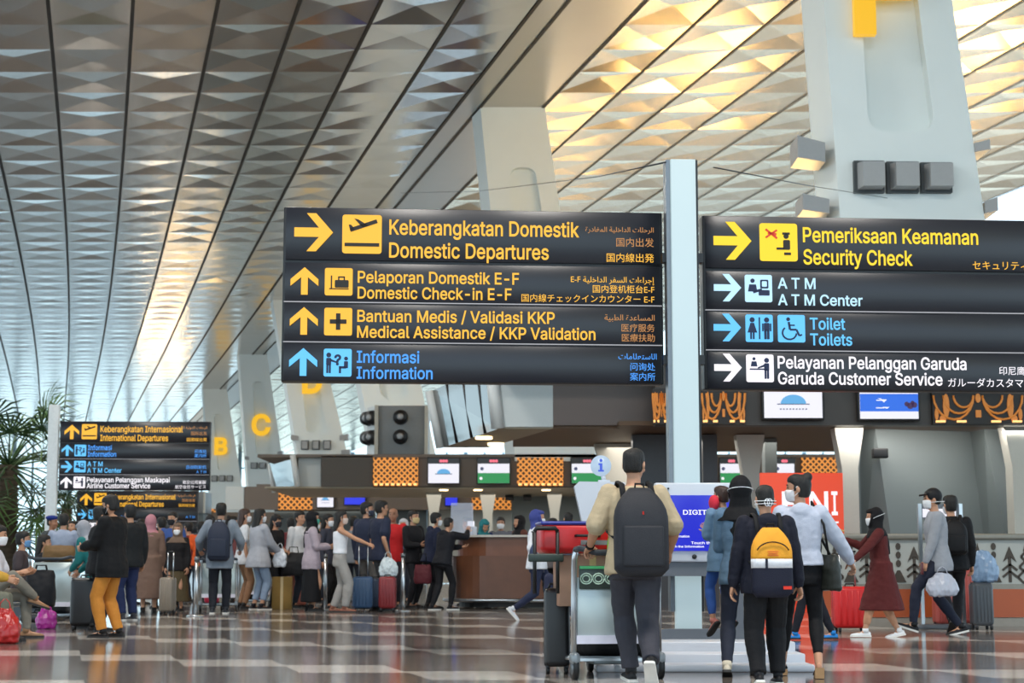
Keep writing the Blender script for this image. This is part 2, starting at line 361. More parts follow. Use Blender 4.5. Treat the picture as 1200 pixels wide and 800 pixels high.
# ------------------------------------------------------------------ lettering
GLYPH = {"-":[453,[[337,244,337,188,114,188,114,244]]],"/":[249,[[235,533,71,-76,14,-76,178,533]]],"0":[453,[[227,-7,191,-3,158,7,130,24,105,48,85,77,69,113,57,155,50,202,48,254,50,306,57,353,69,395,85,431,106,461,130,484,159,502,191,512,227,516,262,512,295,502,323,484,348,461,368,431,384,395,396,353,403,306,405,254,403,202,396,155,384,113,368,77,348,48,323,24,295,7,263,-3],[227,50,250,52,271,60,290,74,306,92,320,116,330,144,338,176,342,213,344,254,342,295,338,332,330,365,320,393,306,416,290,435,271,449,250,457,227,460,203,457,182,449,163,435,147,416,134,393,123,365,115,332,111,295,109,254,111,213,115,176,123,144,134,116,147,92,163,74,182,60,203,52]]],"1":[453,[[76,0,76,55,391,55,391,0],[276,509,276,0,212,0,212,448,209,448,86,358,86,427,198,509]]],"2":[453,[[64,0,64,47,234,229,282,282,294,298,303,312,311,327,316,341,319,356,320,371,319,389,315,405,308,419,298,431,287,441,273,449,258,455,241,458,224,460,205,458,188,454,172,447,159,438,148,427,139,413,132,398,128,381,127,362,66,362,68,391,75,418,86,442,102,464,121,482,143,496,168,507,196,513,225,516,254,513,281,507,306,497,328,482,346,465,361,445,372,423,379,398,381,372,380,354,377,336,371,318,363,299,351,280,336,259,267,180,153,60,153,57,389,57,389,0]]],"3":[453,[[218,-7,188,-5,159,1,133,10,108,22,88,38,70,57,57,79,48,104,44,132,109,132,112,115,118,100,126,87,137,76,150,66,165,59,182,54,200,51,219,50,239,51,258,55,275,61,291,69,304,80,315,93,323,108,328,125,329,145,328,163,323,180,316,196,306,211,292,223,275,234,254,241,229,246,201,248,157,248,157,299,288,448,288,452,70,452,70,509,372,509,372,461,211,278,211,289,247,290,279,286,308,276,333,262,354,244,371,222,383,198,391,173,393,145,390,116,383,90,370,66,354,45,333,27,309,12,281,2,251,-5]]],"4":[453,[[40,105,40,158,247,509,311,509,109,166,109,163,413,163,413,105],[282,0,282,121,282,146,282,318,343,318,343,0]]],"5":[453,[[221,-7,192,-5,165,1,140,11,118,25,99,41,83,60,71,82,63,105,60,130,122,130,125,115,130,102,138,89,148,78,160,68,173,60,188,54,204,51,221,50,241,51,259,56,276,64,291,75,304,89,314,104,322,122,326,141,328,162,326,183,321,203,314,221,303,237,290,251,275,262,257,270,238,275,218,277,201,276,184,273,167,268,152,262,139,255,128,246,67,253,96,509,366,509,366,452,151,452,134,301,136,301,148,311,162,318,178,325,194,330,212,333,229,334,252,332,274,328,294,321,313,311,330,299,345,285,358,269,370,251,379,231,386,210,390,187,391,163,388,132,381,102,369,76,352,52,332,32,309,15,282,3,253,-4]]],"6":[453,[[226,-7,196,-4,168,3,142,15,119,31,100,51,84,74,73,101,66,130,64,162,65,187,71,212,80,239,93,268,112,302,137,340,252,509,322,509,151,261,145,261,151,270,157,279,165,288,174,295,184,302,196,307,208,311,221,313,235,314,265,312,291,305,316,295,337,280,355,262,370,240,380,215,387,187,389,157,387,127,379,98,368,73,352,50,333,30,310,14,284,3,257,-4],[226,48,245,50,263,55,279,63,293,73,304,86,314,101,322,119,326,137,327,157,326,178,322,196,314,213,304,228,293,241,279,251,263,259,245,264,226,265,207,264,190,259,174,252,160,241,148,229,138,214,131,197,126,179,125,158,126,138,131,119,138,102,148,86,160,73,174,63,190,55,207,50]]],"7":[453,[[97,0,323,448,323,452,62,452,62,509,391,509,391,449,165,0]]],"8":[453,[[226,-7,193,-5,163,1,136,11,111,25,91,42,74,62,62,84,54,109,52,135,53,156,58,176,65,195,75,212,87,228,101,241,117,252,134,260,153,265,153,267,129,276,109,289,93,308,80,330,73,354,70,380,73,405,79,429,90,450,106,469,124,485,146,498,170,508,197,514,226,516,255,514,282,508,306,498,328,485,346,469,361,450,373,429,379,405,382,380,379,354,372,330,359,308,343,289,323,276,300,267,300,265,319,260,335,252,351,241,365,228,377,212,387,195,395,176,399,156,401,135,398,109,391,84,378,62,362,42,341,25,317,11,289,1,259,-5],[226,49,248,50,267,54,285,60,300,69,313,79,323,91,331,106,335,121,337,139,335,157,330,173,322,189,312,202,298,213,283,223,265,230,247,234,226,235,206,234,187,230,169,223,154,213,140,202,130,189,122,173,117,157,115,139,117,121,121,106,129,91,139,79,152,69,167,60,185,54,205,50],[226,290,244,291,260,294,274,300,287,308,298,318,307,330,314,344,318,359,319,376,318,392,314,407,308,420,299,432,288,442,275,449,260,455,244,459,226,460,208,459,192,455,177,449,164,442,153,432,145,420,138,407,134,392,133,376,134,359,138,344,145,330,154,318,165,308,178,300,193,294,209,291]]],"9":[453,[[226,516,256,513,285,506,310,494,333,478,352,458,368,434,380,408,387,378,389,347,387,322,382,296,373,270,359,240,340,207,315,168,200,0,130,0,301,248,307,248,302,238,295,229,287,221,278,214,268,207,257,202,245,198,232,195,218,195,188,197,161,203,137,214,116,229,98,247,83,269,72,294,66,321,64,352,66,382,73,411,85,436,101,459,120,479,143,494,168,506,196,513],[226,460,207,459,190,454,174,446,160,435,148,423,138,407,131,390,127,372,125,352,127,331,131,313,138,295,148,280,160,268,174,257,190,250,207,245,226,243,245,245,263,249,279,257,293,267,305,280,314,295,322,312,326,330,327,350,326,371,322,390,314,407,305,422,293,435,279,446,263,454,245,459]]],"?":[358,[[132,152,132,159,133,187,136,211,141,230,148,245,157,258,168,269,209,298,223,309,236,321,247,334,255,349,260,365,262,384,260,399,257,413,250,425,242,436,232,445,220,452,207,457,193,461,178,462,163,461,150,458,137,453,125,446,115,437,106,425,99,412,94,396,92,378,27,378,30,406,38,430,49,452,64,471,82,487,103,499,126,508,151,514,178,516,206,514,232,508,255,498,275,486,292,470,306,451,316,430,322,407,324,382,322,356,316,332,306,311,292,292,275,276,254,261,219,235,211,226,204,216,200,205,196,192,194,177,194,158,194,152],[164,-4,152,-3,141,1,131,9,124,18,120,29,118,41,120,53,124,64,131,73,141,80,152,85,164,86,176,85,186,80,196,73,203,64,208,53,209,41,208,29,203,18,196,9,186,1,176,-3]]],"A":[480,[[16,0,201,509,276,509,463,0,395,0,287,302,264,372,232,478,245,478,213,371,191,302,85,0],[110,142,110,199,370,199,370,142]]],"B":[456,[[60,0,60,509,241,509,274,507,304,501,329,491,350,477,367,461,381,442,390,421,396,398,398,374,397,353,393,336,387,320,378,307,368,295,356,286,343,278,329,272,315,267,315,262,331,260,347,254,363,245,378,234,391,220,402,203,411,184,416,161,418,136,416,111,410,88,400,67,386,48,368,31,344,18,317,8,284,2,247,0],[125,57,245,57,281,60,309,67,330,80,344,96,353,115,355,137,354,153,350,169,342,184,333,197,320,209,306,218,289,225,269,229,248,231,125,231],[125,285,238,285,256,287,273,290,288,296,302,304,314,314,323,326,330,340,335,355,336,372,333,393,326,412,313,429,294,442,270,449,240,452,125,452]]],"C":[510,[[267,-7,225,-3,186,7,150,25,119,49,92,79,70,115,53,157,44,203,40,254,44,305,53,352,70,393,92,429,119,459,150,484,186,501,225,512,267,516,293,514,317,511,340,504,362,496,383,485,402,471,419,456,435,438,448,418,459,397,467,373,473,348,408,348,404,365,397,380,389,395,380,407,369,418,357,428,344,437,330,444,315,449,300,453,284,455,267,456,237,453,209,445,184,432,161,414,141,391,125,364,113,332,106,295,103,254,106,213,113,177,125,145,141,117,161,94,184,76,210,63,237,56,267,53,284,54,300,56,315,60,330,65,344,72,357,81,369,90,380,102,389,114,397,128,404,144,408,160,473,160,467,135,459,112,448,91,435,71,420,53,402,38,383,24,363,13,341,5,317,-2,293,-6]]],"D":[502,[[219,0,96,0,96,57,215,57,254,60,288,68,318,81,343,99,363,122,379,149,390,181,397,216,399,255,397,294,390,329,379,361,364,388,344,410,320,428,291,441,258,449,221,452,93,452,93,509,225,509,273,505,315,495,353,478,385,455,412,426,433,391,449,351,458,306,462,255,458,205,449,159,433,119,411,83,384,54,351,31,312,14,268,3],[125,509,125,0,60,0,60,509]]],"E":[419,[[60,0,60,509,372,509,372,452,125,452,125,286,355,286,355,229,125,229,125,57,375,57,375,0]]],"F":[410,[[60,0,60,509,369,509,369,452,125,452,125,278,346,278,346,221,125,221,125,0]]],"G":[520,[[269,-7,225,-3,185,7,149,25,118,49,91,79,69,116,53,157,43,203,40,254,43,305,53,352,69,393,91,429,117,459,149,484,184,501,223,512,265,516,291,514,316,510,340,504,363,494,384,483,403,469,421,453,436,436,449,416,460,395,468,373,474,349,408,349,402,365,395,379,387,393,378,406,368,417,356,427,344,436,330,443,315,448,300,453,283,455,265,456,236,453,209,445,183,432,160,414,141,392,125,364,113,332,106,295,103,254,106,213,113,177,125,145,141,117,161,95,184,76,210,63,238,56,269,53,296,55,322,61,345,71,365,85,382,102,396,123,407,147,413,173,415,202,434,199,283,199,283,256,478,256,478,200,475,160,466,124,451,91,431,62,406,38,377,19,344,5,308,-4]]],"I":[300,[[31,0,31,57,118,57,118,452,31,452,31,509,269,509,269,452,183,452,183,57,269,57,269,0]]],"K":[467,[[104,145,104,216,139,261,174,303,212,344,364,509,448,509,231,276,228,276],[60,0,60,509,125,509,125,334,124,225,125,193,125,0],[372,0,188,259,228,309,449,0]]],"L":[393,[[60,0,60,509,125,509,125,57,361,57,361,0]]],"M":[628,[[60,0,60,509,152,509,277,187,287,159,299,123,311,84,322,49,307,49,318,83,330,121,342,158,352,187,476,509,568,509,568,0,504,0,504,291,504,327,505,369,506,413,507,457,513,457,498,409,482,363,467,322,456,291,342,0,286,0,170,291,159,321,145,361,129,408,112,457,119,457,120,416,121,372,122,328,122,291,122,0]]],"N":[523,[[60,0,60,509,136,509,343,183,363,151,388,107,414,55,405,54,401,108,399,157,399,195,399,509,463,509,463,0,387,0,202,290,177,331,148,381,108,452,119,454,122,384,124,328,125,291,125,0]]],"P":[445,[[60,0,60,509,235,509,272,506,305,499,332,487,356,471,375,452,390,430,400,404,407,377,409,348,407,318,400,291,390,265,375,243,356,223,332,207,305,195,272,188,235,186,109,186,109,242,233,242,257,244,279,248,297,256,312,266,324,279,333,294,339,310,343,328,344,348,343,367,339,385,333,402,324,416,312,428,297,439,279,446,257,451,232,452,125,452,125,0]]],"S":[447,[[224,-9,188,-7,156,-1,128,9,102,23,81,40,64,60,51,83,42,109,38,137,104,137,108,118,114,102,123,88,136,76,150,66,166,59,185,53,204,50,224,49,246,50,267,54,286,60,303,69,317,79,329,92,338,106,344,122,346,139,344,154,340,168,332,179,322,189,310,197,296,205,245,222,184,239,145,253,112,269,86,289,67,313,56,341,52,372,54,400,62,425,75,448,92,468,113,484,138,498,165,508,195,514,227,516,259,514,289,508,316,498,340,484,360,468,377,449,390,427,398,403,401,378,337,378,332,402,320,421,302,437,280,449,254,456,225,459,204,457,185,454,167,448,152,440,139,430,129,418,121,405,117,391,115,376,117,359,122,345,131,334,142,324,155,315,169,308,212,293,264,279,312,264,328,256,344,248,359,238,372,226,384,213,395,198,402,180,407,161,408,139,406,112,399,87,386,64,370,43,349,25,323,11,294,0,261,-7]]],"T":[449,[[32,452,32,509,417,509,417,452,257,452,257,0,193,0,193,452]]],"V":[480,[[204,0,16,509,84,509,192,206,215,137,248,31,235,31,267,138,290,206,395,509,463,509,278,0]]],"a":[389,[[160,-9,137,-7,115,-3,94,5,76,15,60,29,48,45,38,63,32,84,30,108,32,128,36,146,43,161,53,174,64,184,78,193,92,200,108,206,125,211,178,220,234,227,247,229,257,231,265,235,271,240,274,246,276,255,276,257,275,272,272,285,267,297,260,307,251,315,240,322,227,327,212,330,196,331,178,330,163,327,149,322,137,316,127,309,118,301,110,292,104,283,100,274,41,291,51,313,64,331,79,346,95,358,114,368,133,375,153,380,173,383,194,384,239,379,255,375,271,369,286,360,300,350,312,336,322,320,330,301,335,278,337,251,337,0,277,0,277,52,272,52,252,25,242,16,229,8,215,1,199,-4,181,-7],[170,45,192,47,211,51,228,59,242,68,254,80,263,93,270,108,274,122,276,138,276,190,259,182,231,176,200,171,175,168,134,159,122,153,112,147,103,139,97,130,93,118,92,105,93,93,96,82,102,72,109,64,119,57,130,52,142,48,156,46]]],"b":[424,[[229,-8,208,-7,189,-3,172,4,159,12,147,21,138,31,118,59,112,59,112,0,53,0,53,509,114,509,114,319,118,319,137,346,147,355,158,364,171,373,188,379,207,383,229,384,259,382,287,374,313,361,335,342,354,320,370,293,381,261,388,227,390,189,388,151,381,116,370,84,355,57,336,34,313,16,288,3,260,-6],[220,47,242,49,262,55,279,66,294,80,306,97,316,117,323,139,327,163,328,189,327,215,323,239,316,261,307,281,295,298,280,311,262,322,243,328,220,330,198,328,178,322,161,312,147,299,134,282,125,263,118,241,114,216,113,189,114,162,118,138,125,115,135,95,147,78,162,65,179,55,198,49]]],"c":[396,[[207,-8,174,-5,144,3,117,16,93,35,72,58,56,85,44,116,37,150,34,187,37,225,44,260,56,291,72,318,93,341,117,360,144,374,174,382,207,384,226,384,243,381,260,377,276,371,291,364,305,356,318,346,330,335,340,322,349,308,356,293,362,277,303,262,290,289,270,311,242,325,207,330,184,328,163,321,145,310,130,296,118,278,108,258,102,236,98,212,96,187,98,163,102,139,108,117,118,97,130,80,145,66,163,55,184,49,207,46,243,52,271,66,292,89,304,117,363,102,357,86,350,70,341,56,331,43,319,32,306,21,292,12,277,5,261,-1,244,-5,226,-7]]],"d":[424,[[195,-8,165,-6,137,3,111,16,89,34,70,57,55,84,43,116,36,151,34,189,36,227,43,261,55,293,70,320,89,342,112,361,137,374,165,382,196,384,218,383,237,379,253,373,267,364,278,355,287,346,306,319,311,319,311,509,372,509,372,0,313,0,313,59,307,59,287,31,277,21,266,12,252,4,236,-3,217,-7],[205,47,226,49,246,55,263,65,278,78,290,95,299,115,306,138,310,162,312,189,310,216,306,241,300,263,290,282,278,299,263,312,246,322,227,328,205,330,182,328,162,322,145,311,130,298,118,281,108,261,102,239,98,215,96,189,98,163,102,139,109,117,118,97,130,80,145,66,162,55,182,49]]],"e":[404,[[212,-8,177,-5,145,3,117,16,92,35,72,58,56,85,44,116,37,150,34,187,36,224,44,258,55,290,71,317,91,340,115,359,142,373,172,382,205,384,226,383,246,380,266,374,285,366,303,355,319,341,334,324,347,305,357,282,365,256,370,227,371,194,371,169,75,169,75,221,338,221,310,202,308,226,304,248,298,269,288,286,277,301,263,314,246,323,227,328,205,330,183,328,164,323,146,313,131,301,119,286,109,270,102,251,97,231,96,211,96,178,98,151,102,127,110,106,121,88,135,73,151,61,169,53,190,48,212,46,227,47,241,49,254,53,265,58,276,65,285,73,294,82,300,93,306,105,365,91,358,72,348,55,335,39,320,26,302,14,283,4,261,-3,237,-7]]],"f":[254,[[228,379,228,327,6,327,6,379],[81,0,81,432,82,452,87,470,96,486,107,499,120,510,135,519,152,525,169,529,187,530,222,527,243,521,227,468,215,472,195,474,178,472,164,468,154,460,147,449,143,435,142,419,142,0]]],"g":[425,[[207,-151,180,-149,156,-146,134,-140,114,-132,97,-122,82,-110,70,-97,59,-84,51,-69,101,-41,122,-66,131,-74,142,-82,154,-88,169,-93,187,-96,207,-97,236,-95,261,-87,282,-75,298,-58,308,-34,311,-6,311,68,306,68,287,41,277,32,266,23,252,16,236,10,217,6,195,5,165,7,138,14,113,27,90,43,71,65,55,90,43,120,36,154,34,191,36,229,43,263,55,293,71,320,90,342,112,361,138,374,166,382,196,384,218,383,237,379,253,373,267,365,279,356,288,346,308,319,313,319,313,379,372,379,372,-9,370,-40,363,-67,350,-90,334,-109,314,-124,291,-136,265,-144,237,-149],[205,59,227,61,246,66,264,75,278,87,290,103,300,121,307,142,311,166,312,193,311,219,307,242,300,264,291,283,279,299,264,312,247,322,227,328,205,330,182,328,163,322,145,312,130,298,118,282,109,262,102,241,98,218,96,193,98,167,102,144,109,123,118,104,131,88,145,76,163,66,183,61]]],"h":[410,[[114,227,114,0,53,0,53,509,114,509,114,287,102,287,116,319,132,344,152,362,175,374,200,382,227,384,252,383,275,377,295,369,313,356,328,340,341,321,350,298,355,271,357,240,357,0,296,0,296,235,293,263,286,286,273,304,256,318,235,326,210,329,192,328,176,324,161,317,147,308,136,297,126,283,119,266,115,248]]],"i":[167,[[53,0,53,379,114,379,114,0],[84,443,73,444,63,448,54,455,47,463,43,472,41,483,43,494,47,504,54,512,63,518,73,522,84,524,95,522,105,518,114,512,121,504,125,494,126,483,125,472,121,463,114,455,105,448,95,444]]],"k":[381,[[110,137,110,212,121,212,284,379,360,379,184,199,177,199],[53,0,53,509,114,509,114,0],[294,0,148,186,191,229,372,0]]],"l":[189,[[139,-2,112,0,91,8,74,20,62,37,55,59,53,84,53,509,114,509,114,99,114,83,117,71,120,62,126,57,135,53,146,52,160,53,170,54,181,3,162,-1]]],"m":[610,[[53,0,53,379,112,379,112,295,108,295,114,314,122,331,132,346,144,358,158,368,172,376,187,382,203,385,219,386,245,383,268,375,287,361,303,342,314,320,321,295,312,295,318,312,326,329,337,343,350,356,364,366,381,375,398,381,417,385,437,386,458,385,478,380,497,372,514,361,529,346,541,328,550,307,555,283,557,255,557,0,496,0,496,254,493,279,485,298,473,313,456,323,438,329,419,330,402,329,387,326,374,320,363,312,353,302,345,290,340,277,336,263,335,247,335,0,274,0,274,260,272,280,265,297,253,311,238,322,220,328,199,330,185,329,171,326,158,320,145,312,135,302,126,289,119,274,115,257,114,238,114,0]]],"n":[410,[[114,227,114,0,53,0,53,379,112,379,112,287,102,287,116,319,132,344,152,362,175,374,200,382,227,384,252,383,275,377,295,369,313,356,328,340,341,321,350,298,355,271,357,240,357,0,296,0,296,235,293,263,286,286,273,304,256,318,235,326,210,329,192,328,176,324,161,317,147,308,136,297,126,283,119,266,115,248]]],"o":[415,[[207,-8,174,-5,144,3,117,16,93,35,72,58,56,85,44,116,37,150,34,187,37,225,44,260,56,291,72,318,93,341,117,360,144,374,174,382,207,384,241,382,271,374,299,360,323,341,343,318,359,291,371,260,379,225,381,187,379,150,371,116,359,85,343,58,323,35,299,16,271,3,241,-5],[207,46,231,49,252,55,270,66,285,80,298,97,307,117,314,139,318,163,319,187,318,212,314,236,307,258,298,278,285,296,270,310,252,321,231,328,207,330,184,328,163,321,145,310,130,296,118,278,108,258,102,236,98,212,96,187,98,163,102,139,108,117,118,97,130,80,145,66,163,55,184,49]]],"p":[424,[[53,-143,53,379,112,379,112,319,118,319,137,346,147,355,158,364,171,373,188,379,207,383,229,384,259,382,287,374,313,361,335,342,354,320,370,293,381,261,388,227,390,189,388,151,381,116,370,84,355,57,336,34,313,16,288,3,260,-6,229,-8,208,-7,189,-3,173,4,159,12,147,21,138,31,118,59,114,59,114,-143],[220,47,242,49,262,55,279,66,294,80,306,97,316,117,323,139,327,163,328,189,327,215,323,239,316,261,307,281,295,298,280,311,262,322,243,328,220,330,198,328,178,322,161,312,147,299,134,282,125,263,118,241,114,216,113,189,114,162,118,138,125,115,135,95,147,78,162,65,179,55,198,49]]],"r":[259,[[53,0,53,379,112,379,112,321,115,321,124,339,137,354,152,367,171,377,191,383,213,385,229,384,243,384,243,322,230,324,207,326,190,324,174,321,159,315,146,306,135,296,126,284,119,269,115,254,114,237,114,0]]],"s":[365,[[182,-8,157,-7,133,-3,112,3,93,12,76,24,62,38,50,54,41,73,36,94,94,107,101,87,111,72,124,60,141,52,160,47,181,45,206,47,227,53,244,62,258,74,265,88,268,103,266,115,262,126,254,136,243,144,229,150,212,155,149,170,118,180,92,192,72,208,58,227,50,249,47,274,49,295,55,314,65,332,79,347,95,360,115,370,137,378,161,383,187,384,212,383,234,379,254,372,271,363,286,352,299,339,309,324,318,308,324,290,268,277,262,291,254,304,243,316,228,325,210,331,187,333,166,331,147,326,131,317,119,305,111,292,109,277,110,264,115,253,124,243,136,235,152,229,172,223,229,209,261,200,287,187,306,171,320,153,328,131,331,107,329,85,323,65,312,47,298,31,281,18,260,6,236,-2,210,-7]]],"t":[227,[[204,379,204,327,6,327,6,379],[65,471,126,471,126,98,127,83,130,70,136,61,144,55,156,51,170,50,185,51,202,54,213,2,192,-3,168,-4,138,-1,113,7,92,21,77,41,68,64,65,93]]],"u":[410,[[182,-5,158,-3,135,2,115,11,97,23,82,39,69,59,60,82,54,109,53,139,53,379,114,379,114,144,116,117,124,94,137,75,154,61,175,53,200,50,218,51,234,55,249,62,263,71,274,83,283,97,290,113,295,132,296,153,296,379,357,379,357,0,298,0,298,92,307,92,294,60,277,35,257,17,234,5,209,-3]]],"v":[389,[[163,0,17,379,84,379,165,155,187,87,206,21,184,21,203,87,224,155,305,379,371,379,226,0]]],"y":[389,[[47,-139,61,-86,71,-87,83,-89,94,-90,104,-89,113,-86,122,-81,130,-74,138,-64,145,-51,151,-36,163,-1,17,379,84,379,165,155,187,87,206,21,184,21,202,87,224,155,305,379,371,379,204,-58,196,-77,187,-93,177,-107,165,-119,153,-128,139,-136,125,-141,109,-144,91,-145,65,-143]]]," ":[188,[]]}
_AR = {'ا': 'FE8D FE8E', 'ل': 'FEDD FEDE FEDF FEE0', 'ر': 'FEAD FEAE', 'ح': 'FEA1 FEA2 FEA3 FEA4', 'ت': 'FE95 FE96 FE97 FE98', 'د': 'FEA9 FEAA', 'خ': 'FEA5 FEA6 FEA7 FEA8',
       'ي': 'FEF1 FEF2 FEF3 FEF4', 'ة': 'FE93 FE94', 'م': 'FEE1 FEE2 FEE3 FEE4', 'غ': 'FECD FECE FECF FED0', 'إ': 'FE87 FE88', 'ج': 'FE9D FE9E FE9F FEA0', 'ء': 'FE80 FE80',
       'س': 'FEB1 FEB2 FEB3 FEB4', 'ف': 'FED1 FED2 FED3 FED4', 'ع': 'FEC9 FECA FECB FECC', 'ط': 'FEC1 FEC2 FEC3 FEC4', 'ب': 'FE8F FE90 FE91 FE92', 'و': 'FEED FEEE'}


def arabic(s):
    """Joined letter forms, written right to left."""
    out = []
    for i, ch in enumerate(s):
        f = _AR.get(ch)
        if not f:
            out.append(ch)
            continue
        f = f.split()
        prev = i > 0 and s[i - 1] in _AR and len(_AR[s[i - 1]].split()) == 4
        nxt = i + 1 < len(s) and s[i + 1] in _AR and s[i + 1] != 'ء' and len(f) == 4
        if ch == 'ء':
            prev = False
        out.append(chr(int(f[(3 if nxt else 1) if prev else (2 if nxt else 0)], 16)))
    return ''.join(out[::-1])


def _area(f):
    n = len(f) // 2
    return sum(f[2 * i] * f[2 * ((i + 1) % n) + 1] - f[2 * ((i + 1) % n)] * f[2 * i + 1] for i in range(n)) / 2


_TRI = {}


def glyph_tris(ch, bold):
    """Triangles that fill a letter's outlines (strokes may overlap), thickened by bold."""
    key = (ch, bold)
    if key in _TRI:
        return _TRI[key]
    sp = GLYPH[ch][1]
    tris = []
    if sp:
        sg = 1 if _area(max(sp, key=lambda f: abs(_area(f)))) > 0 else -1
        loops = []
        for f in sp:
            n = len(f) // 2
            pts = [V((f[2 * i], f[2 * i + 1])) for i in range(n)]
            out = []
            for i in range(n):
                e0, e1 = (pts[i] - pts[i - 1]), (pts[(i + 1) % n] - pts[i])
                if e0.length < 1e-6 or e1.length < 1e-6:
                    continue
                n0, n1 = V((e0.y, -e0.x)).normalized() * sg, V((e1.y, -e1.x)).normalized() * sg
                m = n0 + n1
                if m.length < .3:
                    m = n0
                m.normalize()
                out.append(pts[i] + m * (bold * 1000 / max(.5, m.dot(n0))))
            loops.append(out)
        vs, es = [], []
        for L in loops:
            o = len(vs)
            vs += L
            es += [(o + i, o + (i + 1) % len(L)) for i in range(len(L))]
        rv, _, rf = mathutils.geometry.delaunay_2d_cdt(vs, es, [], 0, 1e-4)[:3]
        for t in rf:
            c = (rv[t[0]] + rv[t[1]] + rv[t[2]]) / 3
            w = 0
            for L in loops:
                for i, p in enumerate(L):
                    q = L[(i + 1) % len(L)]
                    if (p.y <= c.y) != (q.y <= c.y):
                        if c.x < p.x + (q.x - p.x) * (c.y - p.y) / (q.y - p.y):
                            w += 1 if q.y > p.y else -1
            if w:
                tris.append([rv[j].copy() for j in t])
    _TRI[key] = tris
    return tris


def text_mesh(s, x, z, h, width=None, anchor='l', bold=0.012, depth=0.006):
    """Lettering with capital height h from (x, z) in the x-z plane, in front of y = 0."""
    latin = all(ch in GLYPH for ch in s)
    bm = bmesh.new()
    if latin:
        cx = 0
        for ch in s:
            seen = {}
            for t in glyph_tris(ch, bold):
                f = []
                for q in t:
                    kq = (round(q.x, 2), round(q.y, 2))
                    if kq not in seen:
                        seen[kq] = bm.verts.new(((cx + q.x) / 1000, q.y / 1000, 0))
                    f.append(seen[kq])
                if len(set(f)) == 3:
                    try:
                        bm.faces.new(f)
                    except ValueError:
                        pass
            cx += GLYPH[ch][0]
    else:
        cu = bpy.data.curves.new('t', 'FONT')
        cu.dimensions = '2D'
        cu.fill_mode = 'BOTH'
        cu.body = s
        me = evaluated(bpy.data.objects.new('t', cu))
        bm.from_mesh(me)
        bpy.data.meshes.remove(me)
    xs = [v.co.x for v in bm.verts]
    x0, x1 = min(xs), max(xs)
    ky = h / (0.52 if latin else 0.72)
    kx = width / (x1 - x0) if width else ky
    sh = {'l': 0, 'r': -(x1 - x0) * kx, 'c': -(x1 - x0) * kx / 2}[anchor]
    for v in bm.verts:
        v.co = V((x + sh + (v.co.x - x0) * kx, -0.002, z + v.co.y * ky))
    r = bmesh.ops.extrude_face_region(bm, geom=bm.faces[:])
    for e in r['geom']:
        if isinstance(e, bmesh.types.BMVert):
            e.co.y -= max(depth, 0.002)
    bmesh.ops.recalc_face_normals(bm, faces=bm.faces[:])
    me = bpy.data.meshes.new('lettering')
    bm.to_mesh(me)
    bm.free()
    return me


def lettering(s, x, z, h, mat, parent, name='lettering', **k):
    return link_mesh(name, text_mesh(s, x, z, h, **k), mat, parent)


def rrect(x0, z0, x1, z1, r, n=4):
    pts = []
    for cx, cz, a in ((x1 - r, z1 - r, 0), (x0 + r, z1 - r, 90), (x0 + r, z0 + r, 180), (x1 - r, z0 + r, 270)):
        for i in range(n + 1):
            t = math.radians(a + 90 * i / n)
            pts.append((cx + r * math.cos(t), cz + r * math.sin(t)))
    return pts


def disc(cx, cz, r, n=14, rz=None):
    return [(cx + r * math.cos(2 * math.pi * i / n), cz + (rz or r) * math.sin(2 * math.pi * i / n)) for i in range(n)]

